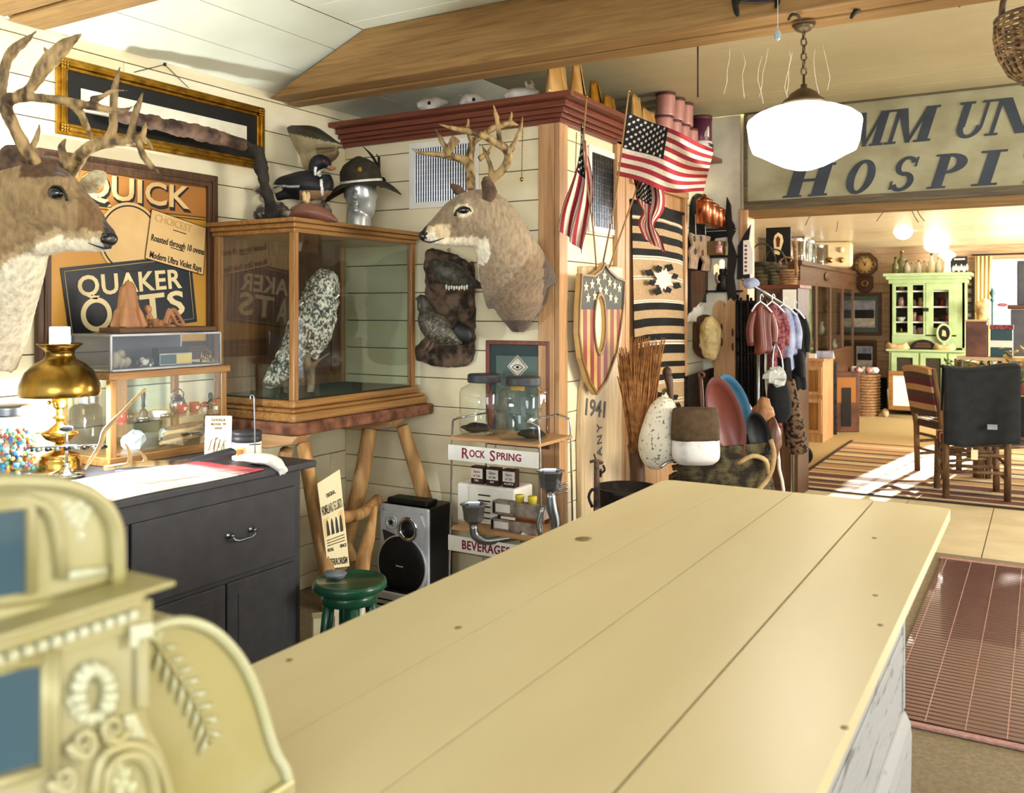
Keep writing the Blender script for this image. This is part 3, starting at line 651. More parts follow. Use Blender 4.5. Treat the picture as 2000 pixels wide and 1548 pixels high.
b = B(); t = .004
for x_ in (XC-.27, XC-.01):
    for z_ in (zt+.006, z2): b.bx(x_-t, x_+t, a, b_, z_-t, z_+t)
    for y_ in (a, b_): b.bx(x_-t, x_+t, y_-t, y_+t, zt+.002, z2)
for y_ in (a, b_):
    for z_ in (zt+.006, z2): b.bx(XC-.27, XC-.01, y_-t, y_+t, z_-t, z_+t)
O('metal_edge', b, 'steel', gc); mat('greybase', '5b5a66', .8, bump=.05); O('back_board', BX(XC-.272, XC-.268, a, b_, zt+.004, z2), 'greybase', gc); O('base', BX(XC-.27, XC-.01, a, b_, zt+.001, zt+.008), 'dark_y', gc)
for q in (BX(XC-.009, XC-.007, a, b_, zt+.01, z2), BX(XC-.27, XC-.01, a-.001, a+.001, zt+.01, z2), BX(XC-.27, XC-.01, a, b_, z2-.001, z2+.001)): O('pane', q, 'glass', gc)
mat('stone', 'b3a893', .8, col2='7d7462', sc=20, bump=.3); zc = zt+.009
def inX(u, z, X): p = PX(u, 600, X); return Vector((X, p.y, z))
for i, (u, r, h_) in enumerate(((226, .020, .034), (236, .018, .022), (247, .019, .022), (234, .022, .02))):
    p = inX(u, zc+h_*(1 if i < 3 else 2.6), XC-.10 if i < 3 else XC-.14); b = B(); rock(b, p, (r, r, h_), seed=i); S1('stone', b, 'stone', ['oval grey stone at left end inside the flat glass case', 'round pale stone with a flat face in the flat glass case', 'upright tan stone right of the pale one in the flat glass case', 'dark stone resting on the others in the flat glass case'][i], 'stone', 'stones in the flat glass case')
for i, u in enumerate((266, 280, 292)):
    p = inX(u, zc+.018, XC-.11); b = B(); rock(b, p, (.022, .02, .018), seed=i+9, amp=.7, n=9, m=6); S1('crumpled_trinket', b, ['iron', 'bone', 'steel'][i], ['dark crumpled metal scrap in the flat glass case', 'white folded scrap between metal scraps in the flat glass case', 'bright bent metal scrap left of the framed print in the case'][i], 'trinket', shade=False)
p0, p1 = inX(312, zc, XC-.09), inX(375, zc, XC-.09)
fp = T('small_print', 'small framed print with blue and yellow halves standing in the flat glass case', 'print', (p0+p1)/2); mat('tealp', '2f4f58', .4, bump=.02); mat('yelp', 'd9c169', .4, bump=.02)
O('frame', BX(p0.x-.004, p0.x, p0.y, p1.y, zc, zc+.05), 'steel', fp); O('picture', BX(p0.x, p0.x+.002, p0.y+.004, (p0.y+p1.y)/2, zc+.005, zc+.045), 'tealp', fp); O('picture', BX(p0.x, p0.x+.002, (p0.y+p1.y)/2, p1.y-.004, zc+.005, zc+.045), 'yelp', fp)
O('dark_box', BX(p0.x-.05, p0.x-.01, p0.y, p1.y, zc, zc+.075), 'black', fp)
p = inX(402, zc+.002, XC-.11); bk = T('buckle', 'ornate gilt trinket like a small throne at right end of the glass case', 'trinket', p); b = B(FL(p))
for i in range(6): b.lathe([(.006, -.004), (.014-.001*i, 0), (.006, .004), (.006, -.004)], 10, TR(-.02+.008*i, .02+.006*(i % 2), .004*(i % 3)))
b.tube([(-.028, .0, 0), (-.025, .045, 0), (0, .06, 0), (.025, .045, 0), (.028, 0, 0)], .004, 6); O('ornament', b, 'gold', bk)
# trinkets on the glass shelf
def PXs(u, z, X): return inX(u, z, X)
zs1 = zs+.001; X1 = XC-.10
p = PXs(280, zs1, X1); bl = T('hand_bell', 'small steel hand bell with upright black handle on the glass shelf', 'bell', p)
O('bell', B(TR(*p)).lathe([(.030, 0), (.026, .008), (.018, .022), (.014, .035), (.004, .044), (.0001, .045)], 20), 'steel', bl); O('handle', B(TR(*p)).lathe([(.004, .044), (.008, .05), (.006, .07), (.009, .10), (.007, .115), (.0001, .118)], 14), 'black', bl)
p = PXs(253, zs1, X1); S1('green_vase', B(TR(*p)).lathe([(.012, 0), (.019, .012), (.016, .028), (.008, .036), (.011, .042), (.009, .042)], 16), 'glass_g', 'little pale green glass vase at left of the shelf', 'vase')
p = PXs(240, zs1, X1-.05); mat('redd', 'a3202c', .35, bump=.03); S1('red_cone', B(TR(*p)).lathe([(.022, 0), (.015, .02), (.003, .045), (.0001, .046)], 14), 'redd', 'small red cone ornament at the far left of the glass shelf', 'ornament')
p = PXs(310, zs1, X1); S1('round_tin', B(TR(*p)).lathe([(.0001, 0), (.033, 0), (.035, .003), (.035, .024), (.033, .028), (.0001, .028)], 24), 'white', 'shallow white round tin between bell and silver pot', 'tin')
p = PXs(322, zs1, X1+.03); S1('flat_tin', B(TR(*p)).lathe([(.0001, 0), (.024, 0), (.024, .012), (.022, .014), (.0001, .014)], 24), 'steel', 'flat steel tin in front of the white round tin', 'tin')
p = PXs(347, zs1, X1-.05); tp = T('silver_pot', 'silver cream pot with looped handle behind the red mugs', 'pot', p)
O('pot_body', B(TR(*p)).lathe([(.018, 0), (.032, .015), (.036, .038), (.028, .062), (.014, .072), (.016, .080), (.014, .080), (.0001, .078)], 20), 'chrome', tp)
O('handle', B(fr((0, 1, 0), (0, 0, 1), (1, 0, 0), p)).tube([(-.03, .06, 0), (-.035, .085, 0), (-.015, .103, 0), (.015, .103, 0), (.032, .085, 0), (.028, .06, 0)], .003, 6), 'chrome', tp)
for i, u in enumerate((355, 379)):
    p = PXs(u, zs1, X1); mg = T('red_mug', ['dark red mug with white flower, left of two on glass shelf', 'dark red mug with white flower, beside the mushroom jars'][i], 'mug', p, 'red flowered mugs')
    O('cup', B(TR(*p)).lathe([(.015, 0), (.020, .002), (.021, .04), (.023, .045), (.021, .045), (.019, .006), (.0001, .005)], 20), 'redd', mg)
    O('handle', B(FL(p)).tube([(.020, .036, 0), (.033, .034, 0), (.034, .018, 0), (.021, .010, 0)], .003, 6), 'redd', mg); b = B(TR(0, 0, 0))
    for k in range(5): b.ell((p.x+.0225, p.y+.005*sin(k*2*pi/5), p.z+.024+.005*cos(k*2*pi/5)), (.0012, .0032, .0032), n=6, m=4)
    O('white_flower', b, 'white', mg)
for i, u in enumerate((400, 422)):
    p = PXs(u, zs1, X1); jr = T('mushroom_shaker', ['white shaker with spotted red mushroom cap, left of the two', 'white shaker with spotted red mushroom cap at shelf right end'][i], 'shaker', p, 'mushroom shakers')
    O('stem', B(TR(*p)).lathe([(.0001, 0), (.015, 0), (.012, .018), (.010, .022)], 14), 'white', jr); cp = O('cap', B(TR(*p)).lathe([(.011, .018), (.019, .021), (.017, .034), (.009, .042), (.0001, .044)], 16), 'redd', jr); b = B()
    for k in range(6): b.ell((p.x+.017*cos(k), p.y+.017*sin(k), p.z+.030), .0028, n=6, m=4)
    O('spots', b, 'white', cp, kind='stuff')
p = PXs(411, zs1, X1-.03); b = B(TR(*p)); b.lathe([(.014, 0), (.016, .03), (.008, .045), (.010, .058), (.011, .066), (.007, .076), (.0001, .078)], 14); S1('doll_bottle', b, 'vcs', 'small dark figure bottle behind the mushroom shakers', 'bottle')
z3 = ZD1+.036
for i, (u, r) in enumerate(((262, .045), (330, .042), (356, .036))):
    p = PXs(u, z3+r*.8, XC-.14); b = B(); rock(b, p, (.04, r, r), seed=20+i, amp=.8, n=12, m=8); mat('plastic%d' % i, ['c4d2d8', 'cfd2c9', 'b5b3a8'][i], .3, bump=.3, sc=12); S1('wrapped_bundle', b, 'plastic%d' % i, ['crumpled clear plastic bundle at left on the case floor', 'white crumpled bundle mid floor of the oak case', 'greyish crumpled bundle beside driftwood in oak case'][i], 'bundle', shade=False)
for i in range(4):
    b = B(); b.tube([PXs(312+i*4, z3+.012+.02*i, XC-.09), PXs(345+8*i, z3+.02+.018*i, XC-.10), PXs(395, z3+.016+.02*i, XC-.12)], [.008, .012, .006], 7); S1('driftwood', b, 'bark' if i % 2 else 'antler_l', ['lowest bleached driftwood stick in the oak case', 'bark stick second from bottom in the oak case', 'upper bleached driftwood stick in oak case', 'topmost bark stick in the oak case'][i], 'driftwood', 'driftwood pieces in the oak case')
# carved wooden trunk with reclining figure on the glass case
zk = z2+.006; XK = XC-.12; cv = T('wood_carving', 'carved tall tree stump with a reclining figure on the flat glass case', 'carving', (XK, inX(300, 0, XK).y, zk)); mat('carve', 'b0805a', .5, col2='8c5c3a', sc=6, st=(5, 5, .7), bump=.35)
ya, yb = inX(214, 0, XK).y, inX(402, 0, XK).y
O('base', BX(XK-.07, XK+.07, ya, yb, zk, zk+.022), 'dark_y', cv, bev=.003)
q = lambda u, v, dx=0: PX(u, v, XK+dx)
b = B(); P = [q(252, 640), q(251, 620), q(250, 590), q(251, 562), q(252, 549)]; b.tube(P, [.058, .048, .040, .031, .012], 16)
for k in range(7): b.tube([q(250, 606)+Vector((.03*cos(k*.9), .04*sin(k*.9), 0)), P[0]+Vector((.05*cos(k*.9), .062*sin(k*.9), .0))], [.018, .02], 8)
b.tube([q(262, 585, .02), q(271, 580, .03)], [.012, .005], 7)
def carv(me, org):
    for v in me.vertices:
        p = v.co+org; v.co += v.normal*.004*noise.noise(Vector((p.x*60, p.y*60, p.z*9)))
O('stump', b, 'carve', cv, remesh=.007, post=carv); b = B(); h = .0022
b.ell(q(289, 604), (.017, .017, .02)); b.tube([q(291, 612), q(290, 622), q(297, 634)], [.010, .020, .018], 10); b.tube([q(288, 615, .015), q(286, 628, .02), q(296, 634, .03)], [.009, .007, .006], 7)
b.tube([q(299, 634), q(318, 632), q(330, 628)], [.018, .018, .016], 10); b.tube([q(322, 632), q(335, 606), q(341, 604)], [.014, .012, .010], 8); b.tube([q(340, 604), q(356, 628), q(360, 634)], [.011, .009, .007], 8); b.tube([q(322, 633, .02), q(330, 606, .02), q(336, 606, .02)], [.013, .011, .01], 8); b.tube([q(332, 606, .02), q(345, 632, .02), q(354, 636, .02)], [.010, .008, .006], 8); b.tube([q(285, 636), q(360, 638)], [.012, .012], 8)
O('figure', b, 'carve', cv, remesh=.005); b = B(TR(*q(303, 638, .05))); b.lathe([(.012, 0), (.015, .03), (.017, .032), (.014, .034), (.0001, .03)], 12); O('bucket', b, 'carve', cv)
# ---------------------------------------------------------------- big glazed case in the corner
X0, X1v, Y0, Y1, Z0, Z1 = -3.50, -2.97, 3.07, 4.00, 1.13, 1.905
gv = T('tall_display_case', 'large oak and glass display case holding an owl in the corner', 'display case', (-3.23, 3.53, 1.04))
for x_, y_ in ((X1v, Y0), (X1v, Y1), (X0, Y0), (X0, Y1)):
    s_ = 1 if x_ == X0 else -1; t_ = 1 if y_ == Y0 else -1
    O('post', BX(min(x_, x_+s_*.032), max(x_, x_+s_*.032), min(y_, y_+t_*.032), max(y_, y_+t_*.032), Z0-.005, Z1+.005), 'oak_z', gv, bev=.003)
for i, (z0, z1, w) in enumerate(((Z1, Z1+.022, .005), (Z1+.022, Z1+.045, .018), (Z1+.045, Z1+.066, .04))): O('crown', BX(X0-.01, X1v+w, Y0-w, Y1+w*.9, z0, z1), 'oak_y', gv, bev=.006)
for i, (z0, z1, w) in enumerate(((Z0-.035, Z0, .015), (Z0-.052, Z0-.035, .05), (Z0-.092, Z0-.052, .062))): O('base_moulding', BX(X0-.01, X1v+w, Y0-w, Y1+.015+w*.2, z0, z1), 'oak_y', gv, bev=.009)
O('side_panel', BX(X0+.002, X0+.01, Y0+.03, Y1-.03, Z0, Z1), 'dark_z', gv); O('side_frame', B(FL((X0+.012, (Y0+Y1)/2, (Z0+Z1)/2))).frame(Y1-Y0-.06, Z1-Z0, .07, 0, .006), 'dark_z', gv)
mat('felt', '37402c', .9, bump=.1); O('floor_panel', BX(X0+.01, X1v-.01, Y0+.01, Y1-.01, Z0+.001, Z0+.006), 'felt', gv)
O('pane', BX(X0+.03, X1v-.03, Y0+.010, Y0+.013, Z0, Z1), 'glass', gv); O('pane', BX(X1v-.013, X1v-.010, Y0+.03, Y1-.03, Z0, Z1), 'glass', gv); O('pane', BX(X0+.03, X1v-.03, Y1-.013, Y1-.010, Z0, Z1), 'glass_g', gv)
# owl inside
mat('perch', '8a7a62', .9, col2='5c4f3d', sc=14, bump=.8); ow = T('owl', 'mottled grey and white owl, tail hanging low, perched in the display case', 'bird', PD(605, 782, 4.55))
b = B(); D = 4.62
limb(b, [(634, 526, D, 12, .03), (634, 545, D, 28, .085), (628, 572, D, 34, .095), (618, 610, D, 40, .10), (600, 655, D, 44, .10), (578, 690, D, 34, .075), (552, 718, D, 24, .05), (530, 742, D, 17, .03), (520, 754, D, 9, .015)], 20)
b.tube([PD(622, 660, D-.03), PD(615, 700, D-.03)], [.04, .02], 8)
def owlshape(me, org):
    random.seed(2)
    for v in me.vertices: v.co += v.normal*.009*noise.noise((v.co+org)*40)
    vpaint(lambda p: (205, 203, 186) if noise.noise(Vector((p.x*120, p.y*120, p.z*75)))+.5*noise.noise(p*25) > .02 else ((92, 92, 84) if noise.noise(p*60) > 0 else (55, 55, 50)))(me, org)
O('body', b, 'vcs', ow, remesh=.006, post=owlshape)
b = B()
for k in range(150):
    t = random.random(); u = 640-110*t+random.uniform(-26, 26)*(1-.5*t); v = 560+180*t+random.uniform(-24, 24)*(1-.5*t); p = PD(u, v, D-.09*(1-.6*t)+.03*random.random()); q_ = p+RV*(-.016)+ZV*(-.026)
    c = random.choice([(.8, .8, .72), (.75, .74, .68), (.12, .12, .1), (.25, .25, .22)]); b.add([p, p+RV*.009-ZV*.006, q_, p-RV*.009-ZV*.012], [(0, 1, 2, 3)], col=c)
O('feathers', b, 'vcs', ow, kind='stuff', vcol=True, solid=.001)
p = PD(606, 784, 4.55); p.z = Z0+.007; pr_ = T('perch_branch', 'pale upright forked branch the owl stands on in the display case', 'branch', p)
b = B(); b.tube(cat([p, p+Vector((.0, .01, .12)), PD(606, 735, 4.56), PD(600, 700, 4.57), PD(608, 672, 4.6)]), .02, 8); tpx(b, [(606, 720, 4.56), (620, 705, 4.6), (645, 688, 4.68)], [6, 4, 2], 7); tpx(b, [(600, 700, 4.57), (585, 695, 4.56)], [6, 3], 7); tpx(b, [(604, 765, 4.55), (597, 783, 4.53)], [5, 8], 7); O('wood', b, 'perch', pr_, remesh=.008)
# ---------------------------------------------------------------- rustic stand under it
mat('logw', 'c69c66', .6, col2='966c3e', sc=5, st=(5, 5, .8), bump=.4); mat('slab', '8f5f45', .9, col2='51301f', sc=14, bump=1.0)
rs = T('rustic_stand', 'rustic log-legged stand with live-edge slab top beneath the display case', 'stand', (-3.2, 3.5, 0)); zt_ = Z0-.093
b = B().prism([(-3.5, 3.0), (-3.2, 2.985), (-2.93, 2.99), (-2.885, 3.06), (-2.90, 3.4), (-2.87, 3.8), (-2.88, 4.05), (-3.5, 4.05)], zt_-.058, zt_); O('slab_top', b, 'slab', rs, bev=.012)
for i, (x0, y0) in enumerate(((-3.42, 3.02), (-3.42, 3.72))): O('cross_block', B().prism([(x0, zt_-.06), (-2.90, zt_-.06), (-2.94, zt_-.10), (-3.1, zt_-.13), (x0, zt_-.13)], -y0-.10, -y0, fr((1, 0, 0), (0, 0, 1), (0, -1, 0), (0, 0, 0))), 'pine_x', rs, bev=.006)
for P, r in (([(593, 866, 4.15), (625, 1050, 4.06), (672, 1250, 4.0)], (14, 16)), ([(722, 838, 4.75), (700, 960, 4.7), (640, 1190, 4.68)], (15, 17)), ([(786, 832, 4.75), (830, 975, 4.8), (884, 1180, 4.84)], (13, 17)), ([(560, 880, 4.3), (520, 1000, 4.5), (480, 1150, 4.6)], (13, 15))): O('leg', tpx(B(), P, r, 10), 'logw', rs)
for P, r in (([(628, 1012, 4.06), (700, 1005, 4.4), (738, 975, 4.65)], (13, 11)), ([(655, 1000, 4.7), (690, 1095, 4.66)], (11, 11))): O('stretcher', tpx(B(), P, r, 9), 'logw', rs)
S1('loose_log', tpx(B(), [(733, 988, 4.3), (720, 1050, 4.25), (708, 1105, 4.2), (700, 1240, 4.1)], [5, 13, 15, 15], 10), 'logw', 'pale pointed log post leaning beside the silver speaker', 'log')
# poster
pq = [(619, 944), (663, 916), (682, 1105), (640, 1110)]; dq = [4.02, 4.10, 4.10, 4.02]; P = [PD(a[0], a[1], d_) for a, d_ in zip(pq, dq)]
ps = T('poster', 'narrow cream poster with black lettering and a group photo, leaning on stand', 'poster', (P[2]+P[3])/2); nrm = (P[1]-P[0]).cross(P[3]-P[0]).normalized(); nrm = -nrm if nrm.dot(FV) > 0 else nrm
O('sheet', B().add([p for p in P]+[p+nrm*.003 for p in P], [(0, 1, 2, 3), (7, 6, 5, 4), (0, 4, 5, 1), (1, 5, 6, 2), (2, 6, 7, 3), (3, 7, 4, 0)]), 'paper', ps)
def pp(s, t): return P[0].lerp(P[1], s).lerp(P[3].lerp(P[2], s), t)+nrm*.004
for s_, t, h_, w0, w1 in (('ORIGINAL', .19, .018, .3, .7), ('HOMELAND SECURITY', .335, .040, .05, .95), ('FIGHTING', .79, .014, .08, .35), ('SINCE', .775, .014, .65, .95), ('TERRORISM', .93, .030, .1, .92)):
    a, c = pp(w0, t), pp(w1, t); M, w = tframe(a, c, nrm); text(s_, M, h_, 'ink', ps, w=w, bold=.001)
O('photo', B().add([pp(.06, .43), pp(.94, .41), pp(.94, .60), pp(.06, .64)], [(0, 1, 2, 3)]), 'cardc', ps); b = B()
for k in range(4):
    s0 = .14+.2*k; b = B(); b.add([pp(s0, .63), pp(s0+.14, .625), pp(s0+.12, .50), pp(s0+.09, .455), pp(s0+.05, .455), pp(s0+.02, .50)], [tuple(range(6))]); o = O('silhouette', b, 'ink', ps); o.location += nrm*.001
for k in range(3):
    t = .68+.03*k; a, c = pp(.1, t), pp(.9, t-.015); O('text_line', B().tube([a, c], .0022, 4), 'sepia', ps)
# ---------------------------------------------------------------- speaker, tuner, stool
p = PY(745, 1178, 3.72); Zs = PY(790, 1148, 3.72).z; xl, xr = PY(742, 1100, 3.72).x, PY(838, 1100, 3.72).x
mat('silver', 'dfe3ea', .3, .25, col2='c3c9d3', bump=.02); mat('cone', '17171a', .5, bump=.1, kind='voronoi', sc=60)
tu = T('hifi_unit', 'low silver hi-fi unit on the floor beneath the speaker', 'stereo', ((xl+xr)/2, 3.8, 0))
O('case', BX(xl-.01, xr+.02, 3.66, 3.95, .0, Zs-.003), 'black', tu, bev=.006); O('front_plate', BX(xl-.012, xr+.022, 3.645, 3.66, Zs-.075, Zs-.006), 'silver', tu, bev=.008); O('front_plate', BX(xl-.012, xr+.022, 3.645, 3.66, Zs-.15, Zs-.085), 'silver', tu, bev=.008); O('disc_slot', BX(xl+.04, xr-.06, 3.640, 3.646, Zs-.05, Zs-.044), 'black', tu)
zt2 = PY(790, 988, 3.72).z; H = zt2-Zs; Wd = xr-xl; sk = T('loudspeaker', 'silver and black bookshelf loudspeaker with round black woofer', 'speaker', ((xl+xr)/2, 3.8, Zs))
O('cabinet', BX(xl, xr, 3.735, 3.93, Zs, zt2), 'black', sk, bev=.004); O('baffle', BX(xl, xr, 3.715, 3.735, Zs+.002, zt2), 'silver', sk, bev=.01)
M = FA(((xl+xr)/2, 3.714, Zs)); e = Wd/98
def px_(x, y): return ((x-789)*e, (1148-y)*H/160)
b = B(M).prism([px_(*x) for x in ((752, 1000), (825, 1000), (833, 1022), (826, 1075), (815, 1095), (765, 1095), (762, 1040), (748, 1022))], .0, .008); O('raised_panel', b, 'silver', sk, bev=.002)
O('side_recess', B(M).prism([px_(*x) for x in ((749, 1038), (775, 1044), (778, 1058), (765, 1074), (756, 1074))], .006, .010), 'blackp', sk)
for x, y, r, nm in ((800, 1031, 15*e, 'tweeter'), (768, 1021, 9*e, 'badge')):
    c_ = px_(x, y); b = B(M @ TR(c_[0], c_[1], 0)); b.lathe([(r*.85, .009), (r*1.35, .009), (r*1.3, .016), (r, .018), (r*.85, .012), (r*.85, .009)], 28); g_ = O(nm+'_ring', b, 'chrome' if nm == 'tweeter' else 'silver', sk); b = B(M @ TR(c_[0], c_[1], 0)); b.lathe([(.0001, .008), (r*.86, .009), (r*.84, .012), (.0001, .016)], 28); O(nm, b, 'cone' if nm == 'tweeter' else 'silver', sk)
c_ = px_(768, 1021); star(b := B(M @ TR(c_[0], c_[1], .016)), Matrix.Identity(4), 6*e, .001, .5); O('badge_mark', b, 'ink', sk)
c_ = px_(787, 1103); b = B(M @ TR(c_[0], c_[1], 0)); r = 47*e; b.lathe([(.0001, .022), (r*.3, .024), (r*.85, .018), (r*.97, .010), (r, .006)], 40); O('woofer', b, 'cone', sk); b = B(M @ TR(c_[0], c_[1], 0)).lathe([(r*.98, .002), (r*1.06, .002), (r*1.03, .010), (r*.98, .011), (r*.98, .002)], 40); O('woofer_ring', b, 'silver', sk)
text('Panasonic', M @ TR(c_[0], c_[1], .024), .008, 'white', sk)
for x in (750, 826): O('screw', B(M @ TR(*px_(x, 998), 0)).lathe([(.0001, .003), (.006, .003), (.005, .006), (.0001, .007)], 12), 'chrome', sk)
b = BX(xl+.03, xr-.03, 3.74, 3.84, zt2+.001, zt2+.03); S1('black_device', b, 'black', 'small flat black device lying on top of the loudspeaker', 'device', bev=.008)
mat('greenp', '19553c', .3, col2='123f2d', bump=.04, coat=.3)
c = PZ(683, 1130, .44); c.z = 0; r = .153; sl_ = T('stool', 'green painted round wooden stool beside the dresser', 'stool', c)
O('seat', B(TR(*c)).lathe([(.0001, .395), (r*.85, .395), (r*.97, .405), (r, .420), (r*.97, .436), (r*.9, .440), (r*.88, .437), (.0001, .437)], 40), 'greenp', sl_)
for a in (.9, 2.5, 4.1, 5.6): O('leg', B().tube([c+Vector((.08*cos(a), .08*sin(a), .40)), c+Vector((.10*cos(a), .10*sin(a), .22)), c+Vector((.135*cos(a), .135*sin(a), 0))], [.026, .024, .018], 10), 'greenp', sl_)
O('apron', B(TR(*c)).lathe([(.10, .35), (.115, .35), (.115, .396), (.10, .396), (.10, .35)], 24), 'greenp', sl_)
for i in range(2): O('stretcher', B().tube([c+Vector((-.1*(1-2*i), -.06, .18+.03*i)), c+Vector((.1*(1-2*i), .08, .18+.03*i))], .011, 8), 'greenp', sl_)
p = PZ(655, 1124, .45); mat('greyrock', '8b919c', .6, col2='6a6f79', sc=8, bump=.2); S1('flat_stone', rock(B(), (p.x, p.y, .458), (.055, .04, .016), amp=.3, seed=4), 'greyrock', 'flat bluish grey stone lying on the green stool', 'stone')
p = PD(672, 1205, 3.95); p.z = 0
bg = T('paper_bag', 'white and blue paper carrier bag standing under the green stool', 'bag', p); M = FZ(p, YAW); O('bag_body', B(M).add([(-.07, -.05, 0), (.07, -.05, 0), (.07, .05, 0), (-.07, .05, 0), (-.085, -.04, .27), (.085, -.04, .27), (.085, .04, .27), (-.085, .04, .27)], [(3, 2, 1, 0), (0, 1, 5, 4), (1, 2, 6, 5), (2, 3, 7, 6), (3, 0, 4, 7)]), 'white', bg, solid=.002)
O('blue_print', B(M).add([(-.03, -.049, .05), (.07, -.051, .05), (.075, -.047, .16), (-.03, -.047, .16)], [(0, 1, 2, 3)]), 'tealp', bg, solid=.001)
p2 = p+RV*-.07-FV*.1; S1('cardboard_box', B(FZ((p2.x, p2.y, 0), YAW+.3)).bx(-.045, .045, -.04, .04, 0, .25), 'paper', 'tall tan cardboard box beneath the stool beside the dresser', 'box', bev=.002)
# ---------------------------------------------------------------- things on the big case
zt3 = Z1+.067
def foot(u, Y): p = PY(u, 430, Y); return Vector((p.x, p.y, zt3))
def dd(p): return -SY*p.x+CY*p.y
cr = T('crystal_cluster', 'cluster of shells and round mineral specimens at left end of the case top', 'minerals', foot(520, 3.35)); d_ = dd(foot(520, 3.35)); mat('mineral', 'a89c8c', .45, col2='3b3733', sc=16, bump=.6, thr=(.4, .55))
for i, (u, v, r) in enumerate(((521, 373, 12), (503, 371, 7), (515, 386, 9), (515, 412, 14), (548, 412, 15), (532, 414, 14), (560, 417, 9), (508, 420, 12))): O('specimen', rock(B(), PD(u, v, d_), (K(d_)*r*1.15, K(d_)*r, K(d_)*r), seed=i, amp=.35), 'mineral', cr)
dk = T('wood_duck', 'glossy wood duck mount with white face lines standing on a rock', 'bird', foot(600, 3.5)); D = dd(foot(600, 3.5))
b = B(); limb(b, [(534, 366, D, 3, .01), (548, 356, D, 10, .04), (575, 360, D, 24, .075), (605, 362, D, 29, .085), (628, 364, D, 24, .07), (636, 356, D, 16, .05), (634, 342, D, 11, .04)], 18, 4)
limb(b, [(620, 366, D, 18, .05), (616, 345, D, 11, .035), (615, 330, D, 13, .04), (622, 318, D, 16, .045), (634, 318, D, 13, .04), (642, 325, D, 8, .025)], 16, 4); tpx(b, [(540, 385, D), (565, 378, D), (590, 380, D)], [8, 11, 12], 8)
def duckc(p):
    u, v = proj(p)
    if (u-628)**2/9**2+(v-(338-.5*(u-620)))**2/3.2**2 < 1 or (abs(u-616) < 2.5 and 325 < v < 342) or ((u-624)**2+(v-340)**2 < 20): return (240, 240, 235)
    if 625 < u < 632 and 350 < v < 382 and abs(u-627-(v-350)*.1) < 2.5: return (235, 235, 230)
    if u < 585 and abs(v-(363+.04*(u-545))) < 2: return (190, 190, 190)
    if v > 372 and u > 585: return (150, 120, 90)
    return (22, 22, 28)
O('body', b, 'vcs', dk, remesh=.005, post=vpaint(duckc)); b = B(); limb(b, [(640, 325, D, 5, .02), (648, 329, D, 4, .018), (655, 328, D, 2, .014)], 8); O('bill', b, 'carve', dk); O('eye', B().ell(PD(633, 315, D-.045), .006, n=8, m=6), 'redd', dk)
for s_ in (-1, 1): O('leg', B().tube([PD(600+s_*5, 385, D), PD(600+s_*6, 410, D)], .006, 6), 'carve', dk)
O('rock_base', rock(B(), PD(610, 412, D+.02), (.10, .10, .055), seed=5, amp=.3), 'mineral', dk)
dc = T('carved_decoy', 'reddish brown carved decoy with long pointed end at case front edge', 'decoy', foot(620, 3.3)); D = dd(foot(620, 3.22)); b = B(); limb(b, [(567, 424, D, 4, .02), (585, 414, D, 15, .05), (610, 415, D, 18, .06), (635, 421, D, 13, .045), (655, 430, D, 5, .02), (661, 431, D, 2, .01)], 14); mat('decoy', '7c5341', .4, col2='513226', sc=6, bump=.3); O('body', b, 'decoy', dc, remesh=.007)
b = B(); [b.ell(PD(598+4*cos(k), 385+6*sin(k*1.7), D), (.012, .01, .016), n=7, m=5) for k in range(7)]; O('flower_ornament', b, 'antler_l', dc)
mh = T('mannequin_head', 'silver mannequin head on the corner display case wearing a campaign hat', 'mannequin', foot(700, 3.80)); D = dd(foot(700, 3.80)); b = B()
limb(b, [(701, 446, D, 24, .075), (701, 425, D, 24, .07), (703, 414, D, 26, .06), (708, 404, D, 26, .07), (706, 392, D, 29, .095), (704, 375, D, 31, .105), (703, 358, D, 31, .105), (703, 345, D, 26, .09), (703, 335, D, 14, .05)], 22, 4)
n_ = D-.10; b.tube([PD(694, 368, n_+.02), PD(693, 380, n_-.015), PD(692, 388, n_-.022)], [.008, .012, .016], 8); b.ell(PD(694, 398, n_+.005), (.022, .014, .006), n=10, m=6); b.ell(PD(694, 402, n_+.007), (.020, .014, .006), n=10, m=6); b.ell(PD(695, 411, n_+.008), (.022, .02, .016), n=10, m=6); b.tube([PD(676, 366, n_+.04), PD(685, 363, n_+.012), PD(693, 366, n_+.01), PD(704, 363, n_+.008), PD(716, 366, n_+.03)], [.006, .009, .007, .009, .006], 7)
for u in (683, 706): b.ell(PD(u, 372, n_+.018), (.016, .012, .006), n=10, m=6)
b.ell(PD(734, 381, D+.02), (.009, .016, .026), n=10, m=6); b.ell(PD(675, 381, D+.02), (.009, .016, .026), n=8, m=6); mat('silverhead', 'c9ccc8', .3, .55, col2='aeb1ad', bump=.03); O('head', b, 'silverhead', mh, remesh=.005, smooth=3)
ht = T('campaign_hat', 'olive brown campaign hat with pinched crown on the silver mannequin head', 'hat', PD(704, 372, D)); mat('olivefelt', '3c3527', .95, col2='2b261c', sc=40, bump=.2)
hc = PD(706, 360, D); M = Matrix.Translation(hc) @ Matrix.Rotation(-.10, 4, FV) @ Matrix.Rotation(.12, 4, RV)
O('crown', B(M).lathe([(.105, .0), (.112, .03), (.108, .075), (.085, .11), (.045, .135), (.012, .15), (.0001, .152)], 28), 'olivefelt', ht)
b = B(M).grid(lambda i, j: Vector(((.10+.115*j)*cos(2*pi*i), (.10+.095*j)*sin(2*pi*i), -.012*j-.075*j*j*(cos(2*pi*i-YAW)**2)+.01)), 40, 6); O('brim', b, 'olivefelt', ht, solid=.004)
